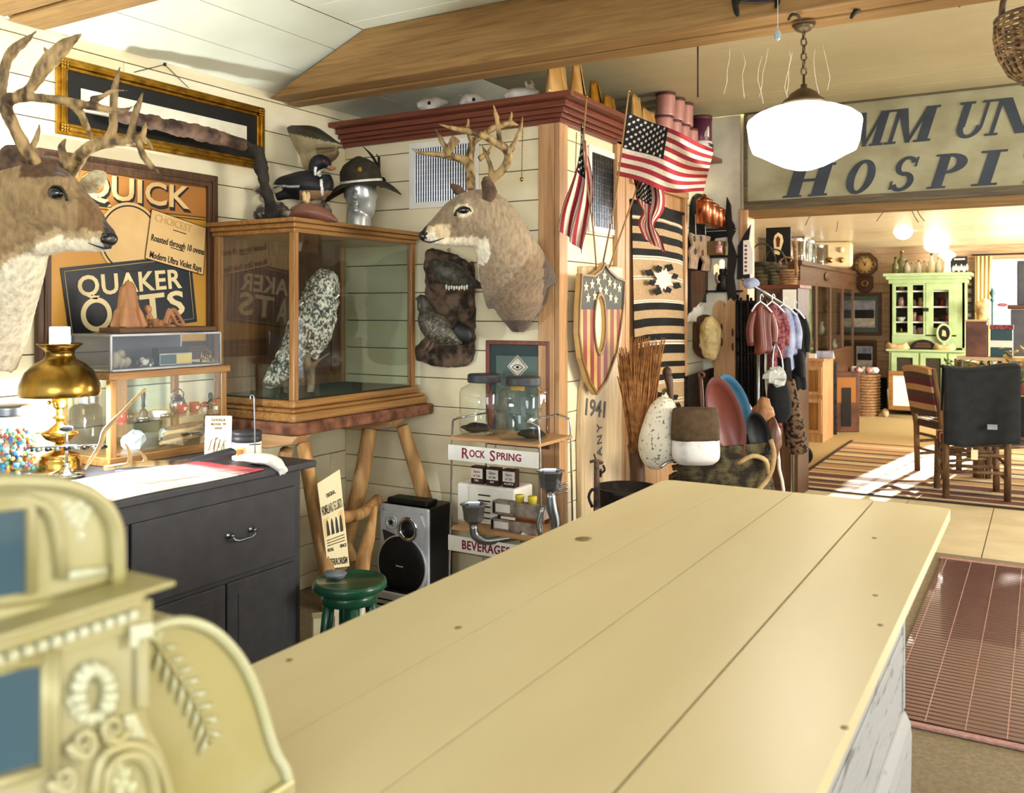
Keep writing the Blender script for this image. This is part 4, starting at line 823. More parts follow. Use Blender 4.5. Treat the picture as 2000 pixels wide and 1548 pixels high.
O('hat_band', B(M).lathe([(.108, .004), (.1145, .004), (.116, .022), (.110, .022), (.108, .004)], 28), 'bone', ht)
M2 = FC(702, 331, D-.115); b = B(M2); [b.ell((.010*cos(k*pi/3), .010*sin(k*pi/3), 0), (.006, .006, .004), n=6, m=4) for k in range(6)]; b.ell((0, 0, 0), (.008, .008, .006), n=8, m=5); O('badge', b, 'gold', ht)
b = B(); tpx(b, [(741, 352, D), (739, 328, D), (726, 304, D+.02), (707, 284, D+.03)], [1.6, 3, 2.6, .4], 5); S1('feather', b, 'black', 'long thin dark curved feather standing behind the campaign hat', 'feather')
b = B(); tpx(b, [(738, 352, D+.1), (740, 325, D+.1), (740, 306, D+.1)], [3.2, 3, 2.4], 8); tpx(b, [(740, 308, D+.1), (735, 301, D+.1)], 1.2, 5); b.ell(PD(746, 356, D+.12), (.03, .01, .03)); S1('pipe_stem', b, 'black', 'upright black pipe with round bowl just right of the campaign hat', 'pipe')
# fish head mount on the left wall above the case
fm = T('fish_head_mount', 'mounted gaping fish head on the wall above the duck', 'fish mount', PX(620, 300, XW)); D = 4.85; b = B()
limb(b, [(578, 290, D+.1, 46, .02), (590, 284, D, 44, .07), (612, 275, D-.05, 30, .09), (635, 277, D-.1, 17, .08), (655, 282, D-.14, 8, .05), (668, 284, D-.15, 3, .03)], 18, 4); limb(b, [(592, 318, D+.03, 18, .05), (612, 312, D-.03, 20, .07), (632, 310, D-.08, 14, .06), (652, 302, D-.12, 8, .05), (660, 294, D-.13, 3, .03)], 14, 4)
def fc(p):
    u, v = proj(p); return (52, 50, 40) if v < 262+(u-575)*.22 else ((120, 104, 74) if u > 618 and v > 288 else (165, 152, 118))
O('head', b, 'vcs', fm, remesh=.007, post=vpaint(fc)); O('eye', B().ell(PD(621, 268, D-.13), (.012, .012, .012)), 'ink', fm); b = B(); tpx(b, [(597, 252, D), (606, 250, D-.02)], 1.5, 5); O('fin_spine', b, 'black', fm)
# ---------------------------------------------------------------- deer mounts
def antlers(root, segs, m='antler', vox=.006):
    # segs: list of antlers, each a list of (points, radii)
    for s_ in segs:
        b = B()
        for P, r in s_: tpx(b, P, r, 8, 3)
        def rough(me, org):
            for v in me.vertices: v.co += v.normal*.0025*noise.noise((v.co+org)*50)
        O('antler', b, m, root, remesh=vox, post=rough)
D = 2.96
d1 = T('deer_mount', 'mounted buck head with huge heavy antlers at the far left, above the brass lamp', 'deer mount', PX(-140, 640, XW+.01))
b = B()
limb(b, [(217, 471, D, 13, .032), (208, 466, D, 24, .044), (188, 456, D, 31, .050), (160, 432, D, 44, .060), (128, 410, D, 56, .080), (95, 392, D, 72, .095), (60, 385, D, 82, .100), (30, 400, D+.02, 92, .105), (0, 440, D+.05, 108, .12), (-40, 500, D+.12, 135, .15), (-85, 560, D+.25, 165, .20), (-125, 610, D+.36, 190, .20)], 24, 4)
b.ell(PD(112, 358, D-.055), (.05, .03, .035)); b.ell(PD(84, 322, D), (.06, .06, .03)); limb(b, [(214, 482, D, 8, .03), (180, 480, D, 13, .035), (130, 474, D, 18, .05), (80, 480, D, 22, .06)], 14)
def d1c(p):
    u, v = proj(p); n_ = 6*noise.noise(p*40)
    if u > 203+n_*.4 and v < 486: return (62, 54, 50)
    if u > 192+n_ and v > 470: return (225, 215, 195)
    th = 466+.02*(u-150) if u > 100 else 466+(100-u)*.55
    if (u-105)**2/24**2+(v-383)**2/15**2 < 1: return (150, 126, 88)
    if v > th+n_*1.4: return (236, 226, 196)
    if v > th-16+n_*2: return (190, 164, 124)
    if v < 345 and u > 40: return (95, 70, 50)
    if u > 150: return (128, 100, 68)
    return (156, 130, 92)
def furry(fn):
    vp = vpaint(fn)
    def g(me, org):
        for v in me.vertices: v.co += v.normal*.0022*noise.noise(Vector(((v.co+org).x*90, (v.co+org).y*90, (v.co+org).z*45)))
        vp(me, org)
    return g
O('head_and_neck', b, 'fur', d1, remesh=.011, smooth=2, post=furry(d1c))
mat('eyeblack', '0d0a08', .05, coat=1, bump=0)
O('eye', B(FC(109, 377, D-.085)).ell((0, 0, 0), (.026, .020, .016)), 'eyeblack', d1); b = B(); tpx(b, [(95, 372, D-.088), (104, 364, D-.092), (118, 366, D-.094), (127, 378, D-.09), (131, 392, D-.085)], [1.8, 2.4, 2.4, 2.4, 3.2], 6); O('eyelid', b, 'ink', d1)
mat('nosem', '1b1817', .35, bump=.2, coat=.3); b = B(); rock(b, PD(212, 466, D-.014), (.018, .034, .024), seed=3, amp=.1); O('nose', b, 'nosem', d1, remesh=.004); O('nostril', B().ell(PD(203, 459, D-.047), (.012, .006, .009)), 'eyeblack', d1); b = B(); tpx(b, [(216, 484, D-.02), (205, 485, D-.036), (190, 481, D-.045), (172, 474, D-.052)], [1.6, 2, 1.8, .8], 6); O('mouth', b, 'ink', d1)
def ear(root, P, rs, c1='earf'):
    b = B(); P_ = cat([Vector(x) for x in P], 4); m = len(P_); R_ = lerpl(rs, m)
    b.tube([PD(p.x, p.y, p.z) for p in P_], [(K(P_[i].z)*R_[i], K(P_[i].z)*R_[i]*.28) for i in range(m)], 14, up=-FV); return O('ear', b, c1, root, remesh=.005)
mat('earf', '6e5744', .9, col2='42332a', sc=30, bump=.5); mat('earin', 'd9cfae', .9, col2='8b7a58', sc=30, bump=.5)
ear(d1, [(48, 345, D-.05), (30, 325, D-.06), (15, 300, D-.06), (10, 285, D-.05)], [16, 38, 34, 8]); ear(d1, [(150, 375, D+.09), (172, 362, D+.10), (195, 345, D+.12), (208, 338, D+.13)], [9, 20, 19, 5], 'earin')
def c1(L, d): return [(x*.28, y*.28, dd_) for (x, y), dd_ in zip(L, d if isinstance(d, list) else [d]*len(L))]
A_ = [(c1([(290, 1190), (190, 1060), (95, 880), (30, 745)], [D-.02, D-.08, D-.12, D-.12]), [15, 13, 12, 14]),
      (c1([(25, 745), (45, 700), (130, 680), (250, 680), (420, 700), (560, 725), (700, 755), (850, 775), (930, 740)], [D-.12, D-.12, D-.13, D-.14, D-.15, D-.15, D-.14, D-.12, D-.1]), [12, 13, 11, 9, 9, 9, 8, 6, 2]),
      (c1([(20, 700), (15, 620), (40, 450), (85, 360), (170, 290), (258, 212)], D-.1), [11, 9, 10, 11, 8, 1.5]),
      (c1([(100, 680), (220, 605), (290, 490), (360, 410), (450, 320), (572, 232)], D-.13), [9, 10, 15, 17, 14, 2]), (c1([(310, 440), (330, 380), (305, 330)], D-.13), [8, 6, 3]),
      (c1([(640, 700), (720, 670), (785, 635), (888, 633)], D-.14), [8, 5, 4, 1]),
      (c1([(500, 730), (570, 800), (600, 880), (655, 975)], [D-.15, D-.13, D-.10, D-.06]), [8, 8, 7, 3]),
      (c1([(215, 1040), (255, 960), (277, 862)], D-.06), [7, 6, 1.5])]
B1 = [(c1([(500, 1200), (545, 1110), (600, 1050), (690, 1000), (800, 990), (900, 985), (985, 965)], [D+.05, D+.0, D-.02, D, D+.02, D+.03, D+.03]), [15, 14, 13, 13, 12, 11, 9]),
      (c1([(755, 1000), (785, 900), (790, 780), (800, 620), (838, 462)], D+.02), [9, 9, 8, 8, 2]), (c1([(690, 1010), (760, 950), (790, 860)], D+.02), [9, 8, 7]),
      (c1([(910, 970), (930, 860), (960, 750), (1003, 632)], D+.03), [9, 8, 7, 1.5]), (c1([(960, 975), (1000, 930), (1015, 843)], D+.04), [9, 6, 1.5]),
      (c1([(970, 950), (1030, 990), (1073, 1055)], D+.04), [8, 5, 2]), (c1([(965, 980), (1000, 1090), (1060, 1160), (1127, 1228)], D+.02), [8, 7, 6, 1.5]),
      (c1([(485, 1170), (440, 1080), (430, 1020), (467, 962)], D), [11, 8, 7, 2])]
antlers(d1, [A_, B1])
# ---- second deer
D = 4.26
d2 = T('deer_mount', 'mounted buck head facing left on the white partition beside the flags', 'deer mount', PY(1030, 560, YA-.002)); b = B()
limb(b, [(824, 461, D, 8, .026), (832, 459, D, 14, .036), (850, 450, D, 21, .042), (872, 438, D, 30, .052), (895, 425, D, 38, .072), (920, 418, D, 46, .082), (945, 420, D, 50, .088), (965, 440, D+.01, 52, .10), (982, 475, D+.04, 58, .12), (1000, 520, D+.12, 68, .15), (1015, 560, D+.25, 74, .18), (1022, 578, D+.38, 74, .20)], 24, 4)
limb(b, [(1012, 540, D+.22, 60, .14), (1010, 590, D+.28, 50, .15), (1012, 625, D+.34, 30, .10), (1012, 648, D+.38, 12, .05)], 18); limb(b, [(1020, 478, D+.27, 18, .07), (1040, 520, D+.31, 26, .07), (1046, 575, D+.33, 26, .05), (1034, 615, D+.36, 12, .04)], 14)
b.ell(PD(903, 398, D-.05), (.04, .03, .025)); limb(b, [(838, 472, D, 5, .025), (870, 472, D, 8, .03), (900, 470, D, 12, .04), (930, 470, D, 14, .05)], 12)
def d2c(p):
    u, v = proj(p); n_ = 5*noise.noise(p*45)
    if u < 833+n_*.4 and v < 466: return (48, 42, 40)
    if u < 848+n_ and v > 455: return (226, 218, 198)
    if v > 466-.06*(u-850)+n_ and u < 935: return (222, 208, 180)
    if (u-943)**2/16**2+(v-490)**2/26**2 < 1+n_*.1: return (238, 230, 205)
    if (u-905)**2/18**2+(v-411)**2/13**2 < 1 and v > 398: return (222, 208, 176)
    if 832 < u < 880 and v > 442-.1*(u-830): return (212, 190, 152)
    if u > 1062-(v-520)*.02+n_ and v > 440: return (84, 68, 52)
    if v > 625: return (92, 72, 52)
    if u < 900: return (140, 122, 98)
    return (158, 138, 112) if u+v < 1540 else (140, 118, 92)
O('head_and_neck', b, 'fur', d2, remesh=.010, smooth=2, post=furry(d2c))
O('eye', B(FC(905, 410, D-.080)).ell((0, 0, 0), (.029, .018, .014)), 'eyeblack', d2); b = B(); tpx(b, [(889, 421, D-.078), (892, 411, D-.086), (904, 404, D-.092), (916, 407, D-.090), (920, 413, D-.084)], [3, 2, 1.6, 1.6, 1.2], 6); O('eyelid', b, 'ink', d2)
b = B(); rock(b, PD(827, 460, D-.01), (.018, .03, .024), seed=3, amp=.1); O('nose', b, 'nosem', d2, remesh=.004); O('nostril', B().ell(PD(832, 456, D-.036), (.010, .006, .008)), 'eyeblack', d2); b = B(); tpx(b, [(826, 470, D-.02), (838, 473, D-.032), (852, 470, D-.038), (868, 464, D-.044)], [1.3, 1.6, 1.4, .6], 6); O('mouth', b, 'ink', d2)
ear(d2, [(950, 392, D-.07), (956, 375, D-.085), (948, 352, D-.09), (942, 346, D-.09)], [10, 16, 11, 2]); ear(d2, [(905, 380, D+.10), (893, 370, D+.11), (880, 358, D+.12)], [8, 11, 3]); ear(d2, [(966, 400, D-.03), (972, 388, D-.03), (972, 372, D-.03)], [6, 9, 3], 'earin')
def c2(L, d): return [(780+x/3.87, 130+y/3.87, dd_) for (x, y), dd_ in zip(L, d if isinstance(d, list) else [d]*len(L))]
A_ = [(c2([(650, 900), (700, 850), (780, 780), (825, 690), (800, 620), (740, 580), (650, 530), (520, 490), (400, 465), (285, 433)], [D-.02, D-.04, D-.07, D-.1, D-.13, D-.16, D-.2, D-.24, D-.27, D-.28]), [9, 9, 9, 9, 9, 8.5, 7.5, 6.5, 5, 1]),
      (c2([(820, 660), (880, 560), (920, 450), (935, 348)], D-.08), [7, 5.5, 4, .8]), (c2([(760, 590), (750, 500), (735, 380), (708, 282)], D-.14), [6, 5, 5, 1]), (c2([(690, 860), (690, 760), (650, 650), (620, 590)], D-.05), [6, 5, 4, 1])]
B1 = [(c2([(540, 930), (540, 820), (525, 740), (480, 700), (370, 675), (240, 660), (150, 650), (88, 613)], [D+.02, D+.05, D+.08, D+.10, D+.08, D+.06, D+.02, D]), [10, 9, 10, 9, 7, 5, 4, 1]),
      (c2([(375, 680), (350, 620), (310, 540), (272, 470)], D+.06), [6, 6, 5, 1]), (c2([(530, 760), (540, 640), (560, 570), (640, 510), (720, 460), (840, 430), (900, 445)], [D+.1, D+.12, D+.14, D+.18, D+.2, D+.2, D+.2]), [9, 8, 7, 7, 7, 6, 2]),
      (c2([(540, 560), (520, 470), (524, 378)], D+.14), [5, 5, 1]), (c2([(830, 440), (845, 380), (848, 338)], D+.2), [5, 4, 1.5]), (c2([(600, 700), (680, 640), (710, 580)], D+.1), [6, 5, 2]), (c2([(430, 540), (400, 590), (395, 650)], D+.06), [10, 9, 4])]
antlers(d2, [A_, B1])
# ---------------------------------------------------------------- vents, chains, bird plaque, award, on the box front
onA = onY(YA); onBs = onX(XB)
def vent(label, M, w, h, n, group='louvred wall vents'):
    v = T('wall_vent', label, 'vent', (M @ Vector((0, -h/2, 0))), group)
    O('frame', B(M).frame(w, h, .034, .001, .012), 'white', v, bev=.002); O('dark_box', B(M).cb((0, 0, .002), (w-.06, h-.06, .002)), 'black', v)
    for i in range(n):
        x = -w/2+.04+(w-.08)*i/(n-1); O('louvre', B(M @ TR(x, 0, .007) @ RY(.5)).cb((0, 0, 0), (.007, h-.064, .0015)), 'chrome' if n < 20 else 'silver', v)
    for i in range(9): O('cross_bar', B(M).cb((0, (-.5+(i+1)/10)*(h-.064), .0035), (w-.066, .002, .001)), 'steel', v)
p0, p1 = onA(801, 281), onA(936, 404); w = p1.x-p0.x; h = onA(801, 281).z-onA(801, 409).z
vent('white louvred vent grille behind the buck antlers on the front partition', FA((p0.x+w/2, YA, p0.z-h/2)), w, h, 24)
p0, p1 = onBs(1148, 275), onBs(1207, 398); w = p1.y-p0.y; h = .47; vent('white louvred vent grille between two flags on the side partition', FL((XB, p0.y+w/2, p0.z-h/2-.02)), w, h, 16)
def chain(name, label, uv, d_, n=34):
    c = T(name, label, 'chain', PD(uv[1][0], uv[1][1], d_)); b = B(); a, e = PD(uv[0][0], uv[0][1], d_), PD(uv[1][0], uv[1][1], d_)
    for i in range(n): b.ell(a.lerp(e, i/n), .0038, n=5, m=4)
    O('beads', b, 'brass', c, kind='stuff'); O('bob', B().ell(e, (.010, .010, .012), n=10, m=6), 'brass', c)
chain('pull_chain', 'beaded pull chain with round end hanging right of the buck antlers', ((1021, 232), (1019, 350)), 4.55)
chain('pull_chain', 'beaded pull chain hanging beside the left flag on side partition', ((1126, 260), (1122, 392)), 4.5)
chain('pull_chain', 'short pull cord with bell bob hanging before the big flag', ((1315, 270), (1315, 320)), 4.3, 14)
b = B(); a = PD(1363, 60, 4.0); a.z = 2.93; b.tube([a, PD(1363, 190, 4.0)], .0035, 6); S1('hanging_rod', b, 'iron', 'thin dark rod hanging from the ceiling between flags and pendant lamp', 'rod')
# bird plaque
Db = PY(870, 600, YA); gp = T('bark_plaque', 'tall bark slab plaque hung on the front partition below the buck nose', 'plaque', PY(875, 715, YA)); mat('barkslab', '6b5646', .95, col2='2c241e', sc=16, bump=1.0, thr=(.4, .6))
out = [(840, 488), (850, 485), (865, 489), (895, 498), (924, 515), (931, 530), (929, 560), (931, 610), (930, 690), (925, 707), (912, 715), (880, 716), (850, 713), (835, 706), (822, 704), (818, 690), (819, 675), (835, 660), (845, 645), (838, 620), (838, 560), (836, 515)]
b = B(); trace(b, out, onY(YA-.002), YN, 0, .045); k = 0
for i in range(70):
    random.seed(100+i); u, v = random.uniform(838, 922), random.uniform(500, 705); rock(b, PY(u, v, YA-.045), (.02, .012, .02), seed=i, n=7, m=5)
def barkp(me, org):
    for v in me.vertices: v.co += v.normal*.007*noise.noise((v.co+org)*35)
O('slab', b, 'barkslab', gp, remesh=.010, post=barkp)
D = 4.62
g1 = T('grouse', 'plump dark grouse mounted low on the bark plaque, facing left', 'bird', PD(850, 660, D)); b = B()
limb(b, [(818, 606, D, 3, .02), (824, 585, D, 9, .03), (829, 590, D, 10, .035), (832, 602, D, 13, .04), (838, 622, D, 24, .06), (852, 640, D, 28, .07), (872, 655, D, 22, .06), (892, 665, D, 10, .035), (905, 668, D, 4, .02)], 18); limb(b, [(824, 582, D, 9, .03), (818, 583, D, 6, .02), (811, 583, D, 1.5, .006)], 10)
def gc_(p):
    u, v = proj(p); n_ = noise.noise(p*110)
    if n_ > .34 and v > 615: return (120, 112, 94)
    return (48, 46, 40) if noise.noise(p*50) < 0 else (72, 68, 56)
O('body', b, 'vcs', g1, remesh=.006, post=vpaint(gc_)); b = B(); limb(b, [(885, 640, D, 16, .03), (905, 655, D, 22, .03), (918, 665, D, 12, .02)], 12); O('tail', b, 'black', g1)
for u in (842, 852): b = B(); tpx(b, [(u, 662, D), (u-8, 675, D), (u-16, 685, D)], [4, 3, 3], 6); O('leg', b, 'barkslab', g1)
O('eye', B().ell(PD(823, 582, D-.028), .005, n=6, m=4), 'eyeblack', g1)
D = 4.6; g2 = T('grouse', 'dark grouse mounted high on the bark plaque with tail pointing right', 'bird', PD(880, 545, D)); b = B()
limb(b, [(846, 505, D, 5, .02), (852, 515, D, 14, .04), (866, 528, D, 22, .06), (890, 540, D, 24, .06), (912, 549, D, 15, .04), (935, 557, D, 7, .02), (950, 562, D, 3, .01)], 16); O('body', b, 'vcs', g2, remesh=.006, post=vpaint(gc_)); b = B(); [b.ell(PD(872+5*i, 560+(i % 2)*2, D-.03), (.007, .006, .014), n=6, m=4) for i in range(9)]; O('foot_feathers', b, 'bone', g2)
O('hook_ring', B(FA(PY(877, 488, YA-.005))).tube([(.008*cos(a*pi/5), .008*sin(a*pi/5), .004) for a in range(11)], .0016, 5), 'iron', gp)
# award
p0, p1 = PY(949, 664, YA-.02), PY(1074, 672, YA-.02); w = p1.x-p0.x; h = .55; M = FA((p0.x+w/2, YA-.003, p0.z-h/2)); aw = T('framed_award', 'dark green matted award in cherry frame standing behind the two jars', 'picture frame', (p0.x+w/2, YA, p0.z-h)); mat('greenmat', '2f4446', .6, col2='283b3d', bump=.03); mat('greenmat2', '5d7069', .6, col2='52655f', bump=.03)
O('frame', B(M).frame(w, h, .022, .001, .022), 'red_z', aw, bev=.004); O('mat_board', B(M).cb((0, 0, .006), (w-.04, h-.04, .006)), 'greenmat', aw); O('panel', B(M).cb((0, .0, .010), (w-.12, h-.16, .003)), 'greenmat2', aw)
md = M @ TR(0, h/2-.135, .012); O('diamond', B(md).prism([(-.062, 0), (0, -.062), (.062, 0), (0, .062)], 0, .002), 'bone', aw); O('diamond_line', B(md).ring([(-.055, 0), (0, -.055), (.055, 0), (0, .055)], [(-.051, 0), (0, -.051), (.051, 0), (0, .051)], .002, .003), 'ink', aw)
b = B(md @ TR(0, 0, .0025)); b.tube([(-.032, -.004, 0), (-.012, .010, 0), (.012, .010, 0), (.032, -.004, 0)], .002, 5); b.tube([(-.03, -.006, 0), (0, -.018, 0), (.03, -.006, 0)], .0018, 5); b.ell((0, -.002, 0), (.010, .007, .002), n=8, m=4); O('emblem', b, 'iron', aw)
O('brass_plate', B(M).cb((0, h/2-.235, .013), (.085, .05, .002)), 'brass', aw, bev=.001)
for k in range(3): O('plate_line', B(M).cb((0, h/2-.222-.011*k, .0145), (.06, .002, .0006)), 'ink', aw)
# ---------------------------------------------------------------- wire rack
YR = 3.70; xl, xr = PY(885, 860, YR).x, PY(1052, 860, YR).x; zs1 = PY(960, 858, YR).z; zs2 = PY(960, 1038, YR).z; YB = 4.02
rk = T('wire_rack', 'white wire and wood display rack with red-lettered sign strips', 'rack', ((xl+xr)/2, 3.85, 0)); e = .015
for y_ in (YR, YB):
    for s_, x_ in ((-1, xl), (1, xr)): O('post', B().tube(cat([(x_-s_*.07, y_, zs1+.10), (x_-s_*.015, y_, zs1+.085), (x_+s_*.004, y_, zs1+.04), (x_+s_*.012, y_, zs1-.3), (x_+s_*.03, y_, 0)], 4), .0052, 8), 'chrome', rk)
for x_, s_ in ((xl+.07, 1), (xr-.07, -1)): O('top_loop', B().tube([(x_, YR, zs1+.10), (x_, YB, zs1+.10)], .0045, 8), 'steel', rk)
O('shelf_board', BX(xl-.012, xr+.012, YR-.02, YB+.01, zs1-.016, zs1), 'pine_x', rk, bev=.003); O('shelf_board', BX(xl-.005, xr+.01, YR-.01, YB+.01, zs2-.016, zs2), 'pine_x', rk, bev=.003)
mat('crimson', '8c1f3f', .5, bump=0)
for s_, z0, h_, nm, wk in (('ROCK SPRING', zs1-.075, .044, 1, .30), ('BEVERAGES', zs2-.075, .042, 2, .27)):
    O('sign_strip', BX(xl-.012, xr+.012, YR-.026, YR-.022, z0-.037, z0+.037), 'white', rk)
    if nm == 1:
        x_ = (xl+xr)/2-.165
        for big, rest, wr in (('R', 'OCK', .10), ('S', 'PRING', .145)):
            text(big, FA((x_+.014, YR-.0265, z0+.002)), .050, 'crimson', rk, bold=.002); text(rest, FA((x_+.032+wr/2, YR-.0265, z0+.004)), .034, 'crimson', rk, w=wr-.01, bold=.002); x_ += wr+.055
    else: text(s_, FA(((xl+xr)/2-.035, YR-.0265, z0)), h_, 'crimson', rk, w=wk, bold=.003, sp=1.1)
for k in range(5):
    y_ = YR+.03+.07*k; O('cross_wire', B().tube([(xl, y_, zs1-.02), (xr, y_, zs1-.02)], .003, 6), 'iron', rk)
jar('big_jar', Vector((PY(946, 800, 3.86).x, 3.86, zs1+.001)), .108, .30, 'large square-sided glass jar with black lid, left of two on the rack', 'blackp', True, group='square jars on the rack')
jar('big_jar', Vector((PY(1022, 800, 3.80).x, 3.80, zs1+.001)), .108, .30, 'large square-sided glass jar with black lid, right of two on the rack', 'blackp', True, group='square jars on the rack')
mat('jamb', '6b3a26', .6); S1('jerky_stick', rock(B(), (PY(962, 800, 3.86).x, 3.84, zs1+.13), (.022, .015, .085), seed=4, amp=.3), 'jamb', 'long brown dried piece standing inside the left square jar', 'food')
for i, x_ in enumerate((PY(930, 845, 3.86).x, PY(1040, 845, 3.80).x)): S1('jar_contents', rock(B(), (x_, 3.85-.05*i, zs1+.028), (.07, .06, .022), seed=6+i, amp=.4), 'olivefelt', ['dark leafy remnants on the bottom of the left square jar', 'dark leafy remnants on the bottom of the right square jar'][i], 'food')
def at(u, Y, z): p = PY(u, 900, Y); return Vector((p.x, Y, z))
z0 = zs2+.001; p0, p1 = at(905, 3.86, z0), at(1018, 3.86, z0); zt_ = PY(960, 950, 3.80).z
bx_ = T('slotted_box', 'white metal box with slotted front carrying three small spice tins', 'box', (p0+p1)/2); O('shell', BX(p0.x, p1.x, 3.80, 3.98, z0, zt_), 'white', bx_, bev=.012)
for k in range(5): O('slot', BX(p0.x+.13, p0.x+.20, 3.797, 3.801, zt_-.05-.028*k, zt_-.044-.028*k), 'ink', bx_)
mat('tinwhite', 'efe9dd', .5, bump=.02); mat('tindark', '3a2019', .5, bump=.02)
for i, (u, w3) in enumerate(((936, 'DILL WEED'), (966, 'BAY LEAVES'), (998, 'ALLSPICE'))):
    p = at(u, 3.84, zt_+.001); t_ = T('spice_tin', ['small spice tin, left of three on the white slotted box', 'small spice tin, middle of three on the white slotted box', 'small spice tin, right of three on the white slotted box'][i], 'tin', p, 'small spice tins')
    O('tin', B(TR(*p)).bx(-.036, .036, -.022, .022, 0, .088), 'tindark', t_, bev=.003); O('front_label', B(TR(*p)).bx(-.034, .034, -.0235, -.0222, .028, .078), 'tinwhite', t_)
    mat('spi%d' % i, ['b5582e', '6d6a68', '8b8782'][i], .6, bump=0); text('Spice', FA(p+Vector((0, -.024, .061))), .013, 'spi%d' % i, t_, bold=.0005); text('of Life', FA(p+Vector((0, -.024, .042))), .012, 'spi%d' % i, t_, bold=.0005); text(w3.split()[0], FA(p+Vector((0, -.0235, .018))), .009, 'tinwhite', t_, bold=.0004)
mat('cartonp', 'a5978c', .6, col2='5e544d', sc=20, bump=.05)
for i, (u0, u1, z_, h_, m_, lb) in enumerate(((972, 1062, z0, .055, 'cartonp', 'long printed carton lying lowest right on the rack shelf'), (985, 1075, z0+.056, .02, 'copper', 'flat copper coloured packet between two cartons on the rack'), (975, 1075, z0+.077, .065, 'cartonp', 'long grey printed carton stacked highest on the rack shelf'))):
    a, c = at(u0, 3.80, z_), at(u1, 3.80, z_); o = T('carton', lb, 'carton', (a+c)/2); O('box', BX(a.x, c.x, 3.735, 3.79, z_, z_+h_), m_, o, bev=.002); O('print_panel', BX(a.x+.02, a.x+.10, 3.7335, 3.7348, z_+h_*.2, z_+h_*.8), 'tinwhite', o); O('end_band', BX(a.x+.003, a.x+.014, 3.7335, 3.7348, z_+h_*.1, z_+h_*.9), 'ink', o)
mat('yellowcap', 'd9c544', .5, bump=.02)
for i, u in enumerate((1015, 1040)): p = at(u, 3.765, z0+.143); S1('small_pot', B(TR(*p)).lathe([(.0001, 0), (.020, 0), (.022, .02), (.0225, .022), (.022, .035), (.0001, .036)], 16), 'yellowcap', ['small pot with yellow lid, left of two on the cartons', 'small pot with yellow lid, right of two on the cartons'][i], 'pot', 'yellow lidded pots')
# two cast metal pitters, clamped and standing before the rack
for i, (u, v, D, lb, sc_) in enumerate(((925, 985, 4.32, 'cast metal mill with square hopper and curved spout before the rack', 1.0), (1075, 920, 4.14, 'tall cast metal mill with square hopper at the rack right end', 1.05))):
    k = K(D)*sc_; q = PD(u, v, D); gm = T('metal_mill', lb, 'mill', q-ZV*.16); M = fr(RV, ZV, -FV, q)
    b = B(M); b.lathe([(8*k, -40*k), (19*k, -30*k), (22*k, -2*k), (27*k, -1*k), (27*k, 2*k), (24*k, 2*k), (18*k, -28*k), (.0001, -32*k)], 6, RX(-pi/2), sm=False); O('hopper', b, 'steel', gm)
    if i == 0: P = [(925, 1024), (928, 1045), (950, 1056), (985, 1052), (1030, 1045)]; R_ = [9, 9, 8, 7, 6]
    else: P = [(1075, 960), (1078, 990), (1085, 1020), (1082, 1045)]; R_ = [10, 12, 10, 9]
    O('spout', tpx(B(), [(x, y, D) for x, y in P], R_, 10), 'steel', gm)
    if i == 0: b = B(); tpx(b, [(1015, 1047, D), (1045, 1044, D)], 12, 12); O('barrel', b, 'chrome', gm)
    else:
        for y in (950, 958, 966): b = B(); tpx(b, [(1082, y, D), (1110, y-8, D)], 2, 6); O('fin', b, 'steel', gm)
        b = B(); tpx(b, [(1060, 990, D), (1052, 1020, D), (1055, 1045, D)], 5, 8); O('clamp', b, 'steel', gm)
# ---------------------------------------------------------------- on top of the box
zt4 = 2.621
def ft(u, v, Y): p = PY(u, v, Y); return Vector((p.x, Y, zt4))
for i, (u, lb) in enumerate(((845, 'grey animal skull with open jaw at left on the cornice'), (922, 'smooth whitish skull, middle of three on the cornice'), (1012, 'rabbit-eared grey skull, right of three on the cornice'))):
    Y = YA-.04; p = ft(u, 190, Y); D = dd(p); k = K(D); sk_ = T('animal_skull', lb, 'skull', p); b = B()
    if i == 0:
        limb(b, [(815, 190, D, 6, .02), (830, 187, D, 12, .04), (850, 185, D, 13, .04), (866, 183, D, 7, .02), (877, 183, D, 3, .01)], 12); rock(b, PD(838, 195, D), (.05, .04, .02), seed=2, amp=.6); tpx(b, [(822, 200, D), (845, 202, D), (860, 195, D)], 3, 6)
    elif i == 1:
        limb(b, [(900, 192, D, 4, .02), (912, 182, D, 12, .04), (925, 181, D, 13, .045), (938, 183, D, 9, .03), (948, 185, D, 4, .01)], 12); tpx(b, [(898, 196, D), (912, 194, D)], 3, 6)
    else:
        limb(b, [(986, 178, D, 6, .03), (1000, 172, D, 13, .05), (1025, 171, D, 13, .05), (1045, 168, D, 8, .03), (1052, 164, D, 4, .02)], 12); tpx(b, [(1036, 165, D), (1028, 150, D), (1026, 143, D)], [4, 4, 2], 6); tpx(b, [(1042, 163, D), (1040, 150, D), (1037, 142, D)], [4, 4, 2], 6)
    o = O('bone', b, 'bone', sk_, remesh=.006); dzs = -min(v.co.z for v in o.data.vertices); o.data.transform(TR(0, 0, -min(v.co.z for v in o.data.vertices)))
    O('eye_socket', B().ell(PD((838, 925, 1018)[i], (184, 181, 170)[i], D-.04)+Vector((0, 0, dzs)), (.010, .008, .010)), 'gap', sk_)
mat('goldfoil', 'd9a545', .25, .8, col2='a8751e', sc=6, bump=.4); mat('coffeebag', 'e0b878', .35, .5, col2='b58a4a', sc=5, bump=.3)
YE_ = [4.12, 4.20, 4.6, 4.72, 5.0, 5.25, 5.5]
